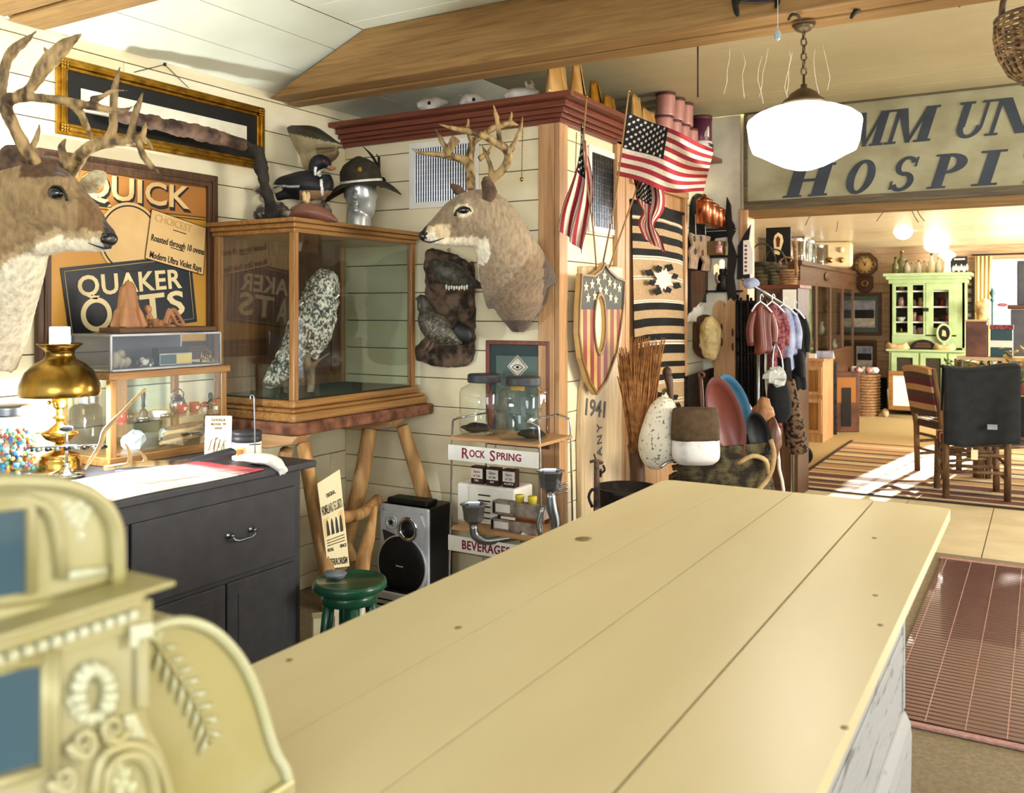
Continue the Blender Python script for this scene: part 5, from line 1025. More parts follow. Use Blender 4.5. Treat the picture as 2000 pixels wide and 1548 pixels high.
for i, (X, Y, w, h, m_, lb) in enumerate(((-2.13, 4.07, .10, .17, 'coffeebag', 'crinkled gold bag at the front corner of the cornice'), (-2.09, 4.22, .05, .20, 'coffeebag', 'tall narrow gold packet just behind the corner bag'), (-2.12, 4.50, .06, .17, 'goldfoil', 'shiny gold foil packet, first behind the gap on the cornice'), (-2.12, 4.68, .07, .13, 'goldfoil', 'slumped shiny gold bag between two upright ones'), (-2.10, 5.02, .06, .20, 'coffeebag', 'upright pleated gold bag behind the big flag pole'), (-2.10, 5.22, .10, .15, 'coffeebag', 'wide tan gold bag next to the stacked pink cans'))):
    b = B(TR(X, Y, zt4)); b.grid(lambda s, t: Vector((.045*(1-.75*t)*cos(2*pi*s)*(1+.15*sin(9*s*pi+i)), w*(1-.05*t)*sin(2*pi*s), h*t+.006*sin(6*pi*s+i))), 24, 8); b.lathe([(.0001, 0), (.03, 0.001)], 8); S1('foil_bag', b, m_, lb, 'bag', 'gold bags on the cornice', solid=.001)
mat('pinkcan', 'c9978d', .4, .3, col2='ad776f', bump=.05); mat('brownlid', '5a3028', .5)
def can(X, Y, z, r, h, m_, lb, grp, lid='brownlid'):
    c = T('tin_can', lb, 'can', (X, Y, z), grp); b = B(TR(X, Y, z)); pr = [(.0001, 0), (r, 0)]
    for i in range(5): pr += [(r, h*(.1+.17*i)), (r*.975, h*(.16+.17*i))]
    O('can_body', b.lathe(pr+[(r, h*.94), (.0001, h*.94)], 18), m_, c); O('lid', B(TR(X, Y, z)).lathe([(r*1.02, h*.9), (r*1.02, h), (.0001, h)], 18), lid, c)
n_ = 0
for Y in (5.42, 5.58, 5.74, 5.90): can(-2.08, Y, zt4, .062, .15, 'pinkcan', ['first', 'second', 'third', 'fourth'][n_]+' can from the front in the lower row of pink ribbed cans', 'pink cans on the cornice'); n_ += 1
for k, Y in enumerate((5.46, 5.64, 5.80)): can(-2.08, Y, zt4+.151, .062, .15, 'pinkcan', ['front', 'middle', 'back'][k]+' can of the three in the upper row of pink ribbed cans', 'pink cans on the cornice')
mat('purplecan', '6d3b52', .35, .2, col2='57283e', bump=.02); c = T('coffee_can', 'large dark purple coffee can at the far end of the cornice', 'can', (-2.05, 6.06, zt4)); r = .075
O('can_body', B(TR(-2.05, 6.06, zt4)).lathe([(.0001, 0), (r, 0), (r, .25), (.0001, .25)], 24), 'purplecan', c); O('lid', B(TR(-2.05, 6.06, zt4)).lathe([(r*1.03, .235), (r*1.03, .262), (.0001, .262)], 24), 'brownlid', c); O('lower_band', B(TR(-2.05, 6.06, zt4)).lathe([(r*1.01, .03), (r*1.01, .085)], 24), 'tinwhite', c); O('emblem', B(FL((-2.05+r*.75, 6.02, zt4+.14))).prism([(-.03, -.03), (.03, -.03), (.0, .045)], -.01, .012), 'tinwhite', c)
text('COFFEE', FL((-2.05+r+.003, 6.04, zt4+.055)), .022, 'ink', c, bold=.001)
# ---------------------------------------------------------------- flags
mat('flagred', 'a8323c', .8, bump=.1, sc=90); mat('flagwhite', 'f0dfc8', .8, bump=.1, sc=90); mat('flagblue', '151922', .8, bump=.1, sc=90); mat('polewood', '9a7444', .5)
def flag(label, pole, S, nu=26, cant=.40, stars=50, pr=1.8, sr=.010):
    # S(s, t): s along the fly 0..1, t down the hoist 0..1
    f = T('flag', label, 'flag', PD(*pole[0]), 'small flags on thin poles behind the shield')
    O('pole', tpx(B(), pole, pr, 8), 'polewood', f); O('pole_tip', B().ell(PD(*pole[-1]), .008, n=8, m=6), 'gold', f)
    bs = {'red_stripe': [], 'white_stripe': []}; cb_ = B()
    for i in range(13):
        b = B(); s0 = cant if i < 7 else 0; t0, t1 = i/13, (i+1)/13
        b.grid(lambda u, w: S(s0+(1-s0)*u, t0+(t1-t0)*w), int(nu*(1-s0)), 2); O('red_stripe' if i % 2 == 0 else 'white_stripe', b, 'flagred' if i % 2 == 0 else 'flagwhite', f)
    O('canton', cb_.grid(lambda u, w: S(cant*u, 7/13*w), int(nu*cant), 8), 'flagblue', f); b = B()
    for r in range(9):
        for c in range(6 if r % 2 == 0 else 5):
            s, t = cant*((c+.5+(0 if r % 2 == 0 else .5))/6), 7/13*(r+.7)/9.4
            p = S(s, t); a = (S(s+.01, t)-p).normalized(); dn = S(s, t+.01)-p; n = a.cross(dn).normalized(); n = n if n.dot(FV) < 0 else -n
            u_ = n.cross(a).normalized(); b.M = fr(a, u_, a.cross(u_), p+n*.003); star(b, None, sr, .001)
    O('stars', b, 'flagwhite', f, kind='stuff')
def bil(TL, TRr, BL, BR, wav):
    def S(s, t):
        u = (TL[0]*(1-s)+TRr[0]*s)*(1-t)+(BL[0]*(1-s)+BR[0]*s)*t; v = (TL[1]*(1-s)+TRr[1]*s)*(1-t)+(BL[1]*(1-s)+BR[1]*s)*t
        D = (TL[2]*(1-s)+TRr[2]*s)*(1-t)+(BL[2]*(1-s)+BR[2]*s)*t; du, dv, dz = wav(s, t); return PD(u+du, v+dv, D+dz)
    return S
flag('large open flag flying out to the right in front of the cornice', [(1178, 512, 4.55), (1200, 400, 4.42), (1213, 300, 4.3), (1228, 178, 4.2)],
     bil((1224, 218, 4.25), (1396, 292, 4.15), (1204, 342, 4.35), (1380, 376, 4.25), lambda s, t: (5*sin(6*s)-10*max(0, s-.6)*t, 12*sin(pi*s)*(t-.1)+3*sin(8*s+3*t)-8*max(0, s-.5)*(1-t), .06*sin(7*s+2*t)+.16*max(0, s-.42)*sin(9*(s-t)))), cant=.46)
def f1(s, t):   # hanging limp, folds run down
    w = lambda x: x; P0 = (1141, 238); L_ = 258; y = P0[1]+L_*(.20*t+.80*s)+18*t*(1-s); x = 1140-10*s+(t-.5)*(12+38*min(1, s*1.3))-10*s*s+6*sin(5*s); return PD(x+4*sin(14*t+3*s), y, 4.45+.035*sin(15*t+2*s))
flag('limp furled flag hanging at left beside the corner post', [(1165, 526, 4.5), (1158, 440, 4.47), (1140, 300, 4.42), (1146, 188, 4.4)], f1, sr=.008)
def f3(s, t):
    y = 332+152*(.12*t+.88*s)+10*t; x = 1262+(t-.5)*(64-20*s)+14*s+5*sin(7*s); pinch = 1-.55*math.exp(-((s-.6)/.12)**2); x = 1268+(x-1268)*pinch; return PD(x+2*sin(12*t), y, 4.75+.04*sin(13*t+3*s))
flag('small twisted flag hanging below the large open one', [(1190, 522, 4.6), (1222, 430, 4.68), (1250, 350, 4.76)], f3, sr=.007)
# ---------------------------------------------------------------- live edge board and shield
XS = XB+.032; bd = T('slab_board', 'tall pale live-edge board lettered 1941 standing against the side partition', 'board', PX(1165, 1000, XB+.02).xyz)
bd.location.z = 0; ORG[bd] = Vector(bd.location); L = [(1128, 520), (1126, 600), (1128, 640), (1138, 690), (1128, 760), (1124, 860), (1126, 1000), (1130, 1180)]; R_ = [(1206, 1180), (1206, 1000), (1206, 860), (1206, 760), (1200, 700), (1208, 640), (1207, 520)]
O('board', trace(B(), L+R_, onX(XB+.002), XN, 0, .03), 'blond_z', bd, bev=.008); mat('stencil', '5a544c', .7, bump=0)
def bt(s, u, v0, v1, h_, rot=False, **k):
    if not rot: p, q = onX(XS+.001)(u-18, v0), onX(XS+.001)(u+18, v1); return ptext(s, p, q, h_, 'stencil', bd, XN, .001, **k)
ptext('1941', PX(1144, 794, XS+.001), PX(1182, 800, XS+.001), .088, 'stencil', bd, XN, .001, bold=.004)
p, q = PX(1168, 985, XS+.001), PX(1174, 826, XS+.001); q.y = p.y = (p.y+q.y)/2; M = fr((0, 0, 1), (0, -1, 0), (1, 0, 0), (p+q)/2); text('COMPANY', M, .062, 'stencil', bd, w=q.z-p.z, bold=.002, sp=1.4)
# shield in local wall coordinates
XH = XB+.085; cs_ = PX(1177, 632, XH); sh_ = T('shield', 'wooden stars and stripes shield with an oval white centre on the pale board', 'shield', (XB+.04, cs_.y, PX(1165, 770, XH).z))
loc = lambda u, v: (PX(u, v, XH).y-cs_.y, PX(u, v, XH).z-cs_.z); M = FL((XH-.03, cs_.y, cs_.z))
ctl = [(1181, 512), (1174, 526), (1160, 537), (1135, 534), (1134, 560), (1131, 600), (1130, 650), (1136, 700), (1150, 745), (1165, 771), (1185, 745), (1205, 690), (1213, 640), (1219, 590), (1221, 546), (1205, 540), (1190, 526)]
o3 = [Vector((*loc(u, v), 0)) for u, v in ctl]; O2 = [(p.x, p.y) for p in o3]; n = len(O2)
hc_ = loc(1172, 632); ha, hb = .066, .150
def rayb(a):   # distance from hole centre to the outline
    best = 9; dx, dy = cos(a), sin(a)
    for i in range(n):
        x1, y1 = O2[i][0]-hc_[0], O2[i][1]-hc_[1]; x2, y2 = O2[(i+1) % n][0]-hc_[0], O2[(i+1) % n][1]-hc_[1]; ex, ey = x2-x1, y2-y1; den = dx*ey-dy*ex
        if abs(den) < 1e-9: continue
        t = (x1*ey-y1*ex)/den; s = (x1*dy-y1*dx)/den
        if t > 0 and -1e-6 <= s <= 1+1e-6: best = min(best, t)
    return best
N2 = 72; An = sorted([2*pi*i/N2 for i in range(N2)]+[atan2(y-hc_[1], x-hc_[0]) % (2*pi) for x, y in O2]); out2 = [(hc_[0]+rayb(a)*cos(a), hc_[1]+rayb(a)*sin(a)) for a in An]; N2 = len(An)
inn2 = []
for a in An: r_ = 1/sqrt((cos(a)/ha)**2+(sin(a)/hb)**2); inn2.append((hc_[0]+r_*cos(a), hc_[1]+r_*sin(a)))
mat('shieldtan', 'd0ad72', .6, col2='b48f56', sc=6, bump=.1); mat('shieldblue', '49493f', .6, col2='3a3a33', bump=.05); mat('shieldred', '95403a', .6, bump=.05); mat('rimw', '8a6838', .5, bump=.1)
O('panel', B(M).ring(out2, inn2, 0, .026), 'shieldtan', sh_); sc2 = lambda L_, k_: [(hc_[0]+(x-hc_[0])*k_, hc_[1]+(y-hc_[1])*k_) for x, y in L_]
O('rim', B(M).ring(out2, sc2(out2, .955), .0262, .036), 'rimw', sh_); O('oval_rim', B(M).ring(sc2(inn2, 1.14), inn2, .0262, .036), 'rimw', sh_); mat('mirror', 'e8ecec', .03, 1, bump=0); O('oval_centre', B(M).prism(inn2, .004, .008), 'cream_b', sh_)
def inside(x, y):
    c = False
    for i in range(n):
        x1, y1 = O2[i]; x2, y2 = O2[(i+1) % n]
        if (y1 > y) != (y2 > y) and x < (x2-x1)*(y-y1)/(y2-y1)+x1: c = not c
    return c
yb_ = loc(1172, 604)[1]; ymax = max(p[1] for p in O2); ymin = min(p[1] for p in O2); xs_ = [p[0] for p in O2]; x0_, x1_ = min(xs_)*.93, max(xs_)*.93
def cells(nm, m_, test, nx, ny, y0, y1, xa, xb_):
    b = B(M); dx = (xb_-xa)/nx; dy = (y1-y0)/ny
    for i in range(nx):
        run = None
        for j in range(ny+1):
            x, y = xa+(i+.5)*dx, y0+(j+.5)*dy; ok = j < ny and test(x, y)
            if ok and run is None: run = j
            if not ok and run is not None: b.bx(xa+i*dx, xa+(i+1)*dx, y0+run*dy, y0+j*dy, .0262, .0272); run = None
    return O(nm, b, m_, sh_) if b.f else None
okc = lambda x, y: inside(hc_[0]+(x-hc_[0])*1.04, hc_[1]+(y-hc_[1])*1.04) and ((x-hc_[0])/ha)**2+((y-hc_[1])/hb)**2 > 1.2
cells('blue_field', 'shieldblue', okc, 60, 60, yb_, ymax, x0_, x1_)
for i in range(6):
    w_ = (x1_-x0_)/13; a = x0_+w_*(2*i+1); cells('red_stripe', 'shieldred', okc, 5, 120, ymin, yb_, a, a+w_)
for u, v in ((1181, 538), (1169, 548), (1191, 551), (1157, 555), (1201, 557), (1145, 560), (1210, 563), (1173, 565), (1184, 568), (1162, 578), (1193, 580), (1149, 582), (1203, 585)): x, y = loc(u, v); O('star', star(B(M @ TR(x, y, .0272)), None, .030, .003), 'lettercream', sh_)
# ---------------------------------------------------------------- woven blanket on its board
XR = XB+.042; y0, y1 = PX(1238, 500, XR).y, PX(1336, 500, XR).y; gz = lambda v: PX(1285, v, XR).z
bb = T('blanket_frame', 'tall pine board frame on which the striped blanket hangs', 'frame', (XB, (y0+y1)/2, 0))
O('backing_board', BX(XB+.001, XB+.014, y0-.05, y1+.02, 0, gz(352)), 'pine_z', bb); O('side_strip', BX(XB+.014, XB+.05, y1+.005, y1+.05, 0, gz(366)), 'pine_z', bb, bev=.003); O('side_strip', BX(XB+.014, XB+.035, y0-.10, y0-.05, 0, gz(360)), 'pine_z', bb, bev=.003); O('header', BX(XB+.014, XB+.055, y0-.05, y1+.06, gz(372), gz(352)), 'pine_y', bb, bev=.003)
bl = T('striped_blanket', 'woven black and tan striped blanket with star motifs hanging on the side partition', 'blanket', (XR, (y0+y1)/2, gz(835))); mat('wblack', '181613', .95, col2='100e0c', sc=80, bump=.4); mat('wtan', 'bfa27c', .95, col2='a98c66', sc=80, bump=.4); mat('wwhite', 'efe6d2', .95, bump=.3, sc=80)
bands = [(405, 430, 0), (430, 432, 1), (432, 434, 2), (434, 437, 1), (437, 450, 0), (450, 463, 1), (463, 478, 0), (478, 491, 1), (491, 504, 0), (504, 506.5, 2), (506.5, 509, 1), (509, 511.5, 2), (511.5, 542, 1), (542, 544, 2), (544, 547, 1), (547, 549, 2), (549, 588, 1), (588, 590, 2), (590, 592, 1), (592, 594, 2), (594, 608, 0), (608, 624, 1), (624, 640, 0), (640, 655, 1), (655, 668, 0), (668, 670, 2), (670, 674, 1), (674, 677, 2), (677, 695, 0), (695, 711, 1), (711, 722, 0), (722, 736, 1), (736, 748, 0), (748, 750, 2), (750, 752, 1), (752, 754, 2), (754, 786, 1), (786, 788, 2), (788, 792, 1), (792, 794, 2), (794, 835, 1)]
wav = lambda y, z: XR+.012*sin(7*(y-y0)+z*2)+.006*sin(19*y)
for a, c, k in bands:
    za, zb_ = gz(a), gz(c); O(['black_band', 'tan_band', 'white_line'][k], B().grid(lambda s, t: Vector((wav(y0+(y1-y0)*s, za+(zb_-za)*t), y0+(y1-y0)*s, za+(zb_-za)*t+.012*sin(pi*s))), 18, 1), ['wblack', 'wtan', 'wwhite'][k], bl)
O('hanging_bar', B().tube([(XR-.005, y0-.03, gz(404)), (XR-.005, y1+.02, gz(404))], .010, 8), 'wblack', bl)
for vc in (545, 790):
    c = Vector((XR, (y0+y1)/2, gz(vc))); bw, bk = B(FL((XR+.020, c.y, c.z))), B(FL((XR+.022, c.y, c.z)))
    for i in range(8):
        a = radians(45*i+22); r = .12 if i % 2 else .10
        bk.prism([(r*cos(a-.28)*2.3, r*sin(a-.28)*.75), (r*1.25*cos(a)*2.3, r*1.25*sin(a)*.75), (r*cos(a+.28)*2.3, r*sin(a+.28)*.75), (r*.6*cos(a)*2.3, r*.6*sin(a)*.75)], 0, .001)
    bw.prism([(.115*cos(radians(22.5*i))*(1 if i % 2 else .55)*1.7, .095*sin(radians(22.5*i))*(1 if i % 2 else .55)) for i in range(16)], 0, .001); O('star_motif', bw, 'wwhite', bl); O('star_border', bk, 'wblack', bl, kind='stuff')
# broom corn bundle in a crock
D = 4.85; bs = T('broom_corn', 'tall sheaf of reddish broom corn standing before the striped blanket', 'sheaf', PD(1240, 1010, D)); b = B(); random.seed(11); mat('broom', 'a9743f', .9, col2='7a4c26', sc=30, bump=.3)
for i in range(420):
    t = random.random(); ub = 1242+random.uniform(-12, 12); ut = 1206+t*64+random.uniform(-4, 4); vt = 655+random.uniform(0, 75)+(20 if ut < 1230 else 0); Db = D+random.uniform(-.05, .05)
    if random.random() < .12: ut = 1262+random.uniform(0, 38); vt = 655+random.uniform(0, 20)+(1300-ut)*.25
    b.tube([PD(ub, 885, Db), PD((ub+ut)/2+(ut-1240)*.12, 790, Db+.01), PD(ut, vt, Db-.01)], [.004, .0045, .0015], 4)
O('stalks', b, 'broom', bs, kind='stuff'); b = B(); tpx(b, [(1242, 868, D), (1243, 890, D), (1246, 950, D), (1250, 1165, D)], [17, 15, 15, 15], 12); O('bound_stem', b, 'dark_z', bs)
# barrel pot and hand pump
c = PD(1225, 955, 4.42); r = K(4.42)*62; ct_ = T('iron_kettle', 'wide dark iron kettle on the floor, seen just over the counter edge', 'kettle', (c.x, c.y, 0)); zt_ = PD(1225, 950, 4.42).z
O('kettle_body', B(TR(c.x, c.y, 0)).lathe([(.0001, .02), (r*.6, .02), (r*.9, .15), (r*1.0, zt_*.6), (r*.97, zt_-.02), (r*1.03, zt_), (r*.94, zt_), (r*.9, zt_*.6), (r*.5, .1), (.0001, .08)], 36), 'iron', ct_)
for a in range(3): O('foot', B().tube([(c.x+r*.5*cos(a*2.1), c.y+r*.5*sin(a*2.1), .08), (c.x+r*.55*cos(a*2.1), c.y+r*.55*sin(a*2.1), 0)], .02, 8), 'iron', ct_)
D = 4.30; pu = T('hand_pump', 'rusty cast hand pump with curled spout standing before the lettered board', 'pump', PD(1166, 1150, D)); b = B(); tpx(b, [(1166, 1150, D), (1166, 1000, D), (1165, 900, D)], [9, 7, 5], 10); tpx(b, [(1152, 902, D), (1166, 899, D), (1178, 904, D)], 3, 7); tpx(b, [(1165, 900, D), (1160, 886, D)], 1.5, 6); O('barrel', b, 'barkslab', pu); b = B(); tpx(b, [(1157, 990, D), (1150, 970, D), (1157, 955, D), (1164, 962, D)], [3, 3, 3, 2.5], 8); tpx(b, [(1172, 925, D), (1181, 918, D), (1178, 908, D)], 2.5, 7); O('scroll', b, 'iron', pu)
# ---------------------------------------------------------------- black fretwork shelf on the wall stub, at the end of the box
YK = 6.32; XK2 = XB+.05; wn = T('fretwork_shelf', 'black fretwork wall shelf with scrolled brackets crowded with trinkets', 'shelf', PX(1390, 660, XB+.002)); onK = onX(XB+.004)
O('back_panel', trace(B(), [(1346, 455), (1348, 400), (1352, 385), (1360, 378), (1372, 380), (1385, 386), (1393, 378), (1400, 392), (1404, 420), (1406, 640), (1398, 632), (1388, 600), (1378, 592), (1366, 588), (1350, 600), (1342, 616), (1342, 520)], onK, XN, 0, .018), 'black', wn)
O('mirror_plate', trace(B(), [(1358, 391), (1378, 394), (1378, 416), (1358, 416)], onK, XN, .0185, .021), 'greenmat2', wn)
O('lower_scallop', trace(B(), [(1343, 530), (1400, 520), (1412, 545), (1404, 575), (1390, 580), (1384, 590), (1378, 575), (1368, 574), (1364, 586), (1350, 600), (1343, 600)], onK, XN, .019, .03), 'dark_z', wn)
for i, (u0, u1, v, dx) in enumerate(((1376, 1424, 448, .26), (1388, 1432, 502, .26), (1392, 1440, 568, .30))):
    a, c = PX(u0, v, XB+.02), PX(u1, v, XB+.02); z_ = a.z; O('shelf_plank', BX(XB+.02, XB+dx, a.y-.05, YK-.03, z_-.014, z_), 'black', wn, bev=.003); b = B(FA((0, 0, 0))); O('bracket', B(fr((1, 0, 0), (0, 0, 1), (0, -1, 0), (XB+.02, a.y+.04, z_-.015))).prism([(0, 0), (dx-.04, 0), (dx-.06, -.04), (.07, -.05), (.04, -.13), (0, -.16)], -.012, .012), 'black', wn)
O('side_scroll', trace(B(), [(1421, 385), (1428, 400), (1430, 430), (1436, 440), (1430, 470), (1440, 500), (1434, 540), (1440, 580), (1425, 600), (1420, 560), (1424, 480), (1418, 430)], onY(YD-.06), YN, 0, .02), 'black', wn)
def PXY(u, z, X): return inX(u, z, X)
s1, s2, s3 = (PX(u, v, XB+.02).z+.001 for u, v in ((1376, 448), (1388, 502), (1392, 568)))
for i, u in enumerate((1375, 1389, 1402, 1415)):
    p = PXY(u, s1, XB+.16); h = .20-.02*i; cc_ = T('copper_canister', ['largest', 'second largest', 'third largest', 'smallest'][i]+' copper canister of the row on the black fretwork shelf', 'canister', p, 'copper canisters'); r = .050-.004*i
    O('canister_body', B(TR(*p)).lathe([(.0001, 0), (r, 0), (r, h*.72), (r*.95, h*.75), (.0001, h*.75)], 20), 'copper', cc_); O('lid', B(TR(*p)).lathe([(r*1.03, h*.72), (r*1.03, h*.78), (r*.6, h*.86), (r*.15, h*.9), (r*.25, h*.97), (.0001, h)], 20), 'copper', cc_)
p = PXY(1413, s1+.15, XB+.15); st_ = T('standing_figure', 'tall carved brown standing figure above the copper canisters', 'figurine', PXY(1412, s1+.18, XB+.10)); D = dd(st_.location); b = B(); tpx(b, [(1414, 404, D), (1413, 385, D), (1412, 370, D), (1412, 360, D)], [9, 7, 9, 6], 10); b.ell(PD(1415, 352, D), (.022, .022, .028)); tpx(b, [(1406, 366, D), (1404, 380, D), (1408, 388, D)], 2.5, 6); O('figure', b, 'decoy', st_, remesh=.008)
ct2 = T('hanging_cat', 'flat patchwork cat-shaped hanging with fringed feet on the fretwork shelf', 'wall hanging', PX(1364, 530, XB+.05)); mat('catfab', 'b59a80', .9, col2='8f7258', sc=18, bump=.2)
O('body', trace(B(), [(1345, 454), (1352, 458), (1370, 459), (1384, 462), (1381, 475), (1376, 482), (1384, 497), (1386, 512), (1382, 530), (1368, 528), (1372, 512), (1362, 498), (1358, 515), (1357, 526), (1344, 524), (1345, 505), (1342, 490), (1349, 478), (1346, 468)], onX(XB+.045), XN, 0, .02), 'catfab', ct2, bev=.004)
for u, v, m_ in ((1356, 466, 'greenp'), (1369, 466, 'tealp'), (1358, 491, 'tealp'), (1372, 494, 'decoy')): O('patch', B(FL(PX(u, v, XB+.066))).lathe([(.0001, 0), (.022, 0), (.02, .003), (.0001, .003)], 10), m_, ct2)
for u in (1359, 1378): O('hanging_cord', B().tube([PX(u, 458, XB+.06), PX(u-1, 418, XB+.05)], .003, 5), 'wwhite', ct2)
for i, (u, z_, X, w, h, m_, lb, nm, ct3) in enumerate(((1400, s2, XB+.12, .05, .10, 'sepia', 'small dark brown box on the middle fretwork shelf', 'small_box', 'box'), (1404, s2, XB+.22, .030, .085, 'pinkcan', 'pink and white seated figurine on the middle fretwork shelf', 'figurine', 'figurine'), (1422, s2, XB+.18, .045, .11, 'lettercream', 'cream standing figurine with brimmed hat on the middle fretwork shelf', 'figurine', 'figurine'),
        (1412, s3, XB+.16, .06, .17, 'iron', 'grey bear-like figurine on the lowest fretwork shelf', 'figurine', 'figurine'), (1426, s3, XB+.2, .035, .09, 'greyrock', 'small pale grey figurine on the lowest fretwork shelf', 'figurine', 'figurine'), (1440, s3, XB+.2, .05, .08, 'black', 'black small pot on the lowest fretwork shelf', 'pot', 'pot'))):
    p = PXY(u, z_, X); b = B(TR(*p))
    if nm == 'small_box': b.bx(-w, w, -w, w, 0, h)
    else: b.lathe([(.0001, 0), (w*.8, 0), (w*.65, h*.3), (w*.75, h*.55), (w*.35, h*.68), (w*.45, h*.82), (w*.3, h*.96), (.0001, h)], 14)
    S1(nm, b, m_, lb, ct3)
for i, (u, v, h_, m_, lb) in enumerate(((1399, 525, 10, 'paper', 'tan price tag hanging from the middle fretwork shelf'), (1410, 515, 9, 'white', 'white price tag hanging right of the tan one'))):
    k = K(6.3); S1('price_tag', B(FC(u, v, 5.95)).prism([(-5*k, -h_*k), (5*k, -h_*k), (5*k, h_*.6*k), (0, h_*k), (-5*k, h_*.6*k)], 0, .002), m_, lb, 'tag')
b = B(); D = 5.95; tpx(b, [(1400, 532, D), (1399, 545, D), (1403, 553, D)], [2.5, 3, 4], 6); S1('small_charm', b, 'decoy', 'little boot-like charm below the tan price tag', 'charm')
# mask plaque, pine boards, spindles
c = PX(1364, 655, XB+.02); mp = T('mask_plaque', 'round wooden plaque carrying a pale carved face at its edge', 'plaque', (XB, c.y, c.z-.16)); D = 6.32; k = K(D); O('disc', B(FC(1376, 657, D) @ RY(-.5) @ Matrix.Diagonal((29*k, 43*k, 1, 1))).lathe([(.0001, -.05), (.95, -.05), (1, -.04), (1, 0), (.93, .012), (.0001, .012)], 40), 'dark_z', mp)
D = 6.18; b = B(); limb(b, [(1384, 618, D, 6, .04), (1386, 630, D, 17, .07), (1388, 650, D, 20, .08), (1387, 672, D, 20, .08), (1388, 690, D, 15, .06), (1392, 704, D, 5, .03)], 16); [b.ell(PD(u, v, D-.07), r) for u, v, r in ((1380, 640, .02), (1394, 641, .02), (1389, 652, .022), (1382, 668, .018), (1396, 668, .018))]
def mk(me, org):
    for v in me.vertices: v.co += v.normal*.012*noise.noise((v.co+org)*28)
mat('ivory', 'e6d196', .5, col2='a98e52', sc=8, bump=.5, thr=(.35, .55)); O('face', b, 'ivory', mp, remesh=.008, post=mk)
S1('white_scallop', trace(B(), [(1341, 628), (1345, 612), (1352, 606), (1354, 596), (1358, 602), (1361, 592), (1366, 600), (1370, 594), (1374, 606), (1384, 612), (1390, 622), (1390, 628)], onX(XB+.02), XN, 0, .01), 'white', 'white scalloped trim board under the fretwork shelf', 'trim')
S1('slate_board', trace(B(), [(1338, 735), (1395, 716), (1395, 800), (1338, 830)], onX(XB+.06), XN, 0, .02), 'iron', 'dark leaning board beside the striped blanket bottom', 'board')
for i, (u0, u1) in enumerate(((1396, 1417), (1417, 1439))):
    b = trace(B(), [(u0, 1000), (u0, 600), (u0+4, 590), ((u0+u1)/2, 586-4*i), (u1-3, 590), (u1, 600), (u1, 1000)], onY(YD-.07), YN, 0, .02); o = S1('cedar_board', b, 'pine_z', ['knotty upright pine board, left of the pair under the black shelf', 'knotty upright pine board, right of the pair under the black shelf'][i], 'board', 'upright pine boards')
    for v in (640, 668, 745): O('knot', B(FA(PY((u0+u1)/2+3*(-1)**v, v+9*i, YD-.0905))).lathe([(.0001, 0), (.014, 0), (.01, .002), (.0001, .002)], 10, Matrix.Diagonal((.6, 2.2, 1, 1))), 'brownlid', o)
O_ = T('iron_gate', 'black iron spindle panel standing left of the hanging clothes', 'panel', PY(1465, 800, YD-.12)); O_.location.z = .55; ORG[O_] = Vector(O_.location)
for i in range(9): u = 1441+i*6.5; O('spindle', B().tube([PY(u, 575+6*(i % 3), YD-.14-.02*(i % 2)), PY(u+2, 800, YD-.14-.02*(i % 2))], [.010, .010], 6), 'iron', O_)
for v in (690, 662, 590): O('rail', B().tube([PY(1438, v, YD-.15), PY(1498, v, YD-.15)], .014, 6), 'iron', O_)
b = B().bx(PY(1438, 700, YD-.1).x, PY(1495, 700, YD-.1).x, YD-.12, YD-.10, .55, 1.6); O('dark_back', b, 'black', O_)
# ---------------------------------------------------------------- heap of goods behind the counter's end
def bagshape(b, P, n=20): return limb(b, P, n)
D = 4.75; mat('speckle', 'ddd6c2', .95, col2='6b6455', sc=60, bump=.3, thr=(.33, .42)); b = B(); limb(b, [(1300, 776, D, 12, .05), (1297, 795, D, 26, .08), (1290, 830, D, 34, .10), (1284, 870, D, 38, .11), (1285, 898, D, 30, .09), (1290, 912, D, 12, .05)], 18); S1('speckled_bag', b, 'speckle', 'off-white speckled pillow-like bag left of the brown and white one', 'bag', remesh=.010, smooth=2)
D = 4.62; cb2 = T('canvas_bag', 'stiff bag, brown canvas above and white cloth below, on the goods heap', 'bag', PD(1360, 905, D)); b = B(); limb(b, [(1358, 796, D, 40, .05), (1358, 801, D, 45, .07), (1358, 825, D, 47, .09), (1358, 858, D, 48, .09)], 22)
mat('bagbrown', '564430', .9, col2='44351f', sc=30, bump=.2); O('brown_top', b, 'bagbrown', cb2); mat('bagwhite', 'dfdcd6', .9, col2='a9a49c', sc=9, bump=.3, thr=(.3, .5)); b = B(); limb(b, [(1359, 857, D, 46, .091), (1359, 880, D, 47, .095), (1359, 896, D, 45, .085), (1359, 906, D, 34, .05)], 22); O('white_base', b, 'bagwhite', cb2)
b = B(); tpx(b, [(1300, 722, 4.9), (1306, 740, 4.9), (1311, 775, 4.88), (1314, 800, 4.86)], [5, 9, 4.5, 4], 8); b.ell(PD(1303, 728, 4.9), (.028, .02, .035)); S1('wooden_spoon', b, 'dark_z', 'dark wooden ladle standing up behind the speckled bag', 'ladle')
b = B(); tpx(b, [(1368, 735, 5.0), (1371, 780, 4.98), (1372, 830, 4.96)], [4, 4, 3], 7); b.lathe([(.012, -.006), (.022, 0), (.012, .006), (.012, -.006)], 16, TR(*PD(1370, 732, 5.0)) @ RX(pi/2) @ RY(0)); S1('ringed_stick', b, 'decoy', 'brown stick with a ring top left of the red oval pan', 'stick')
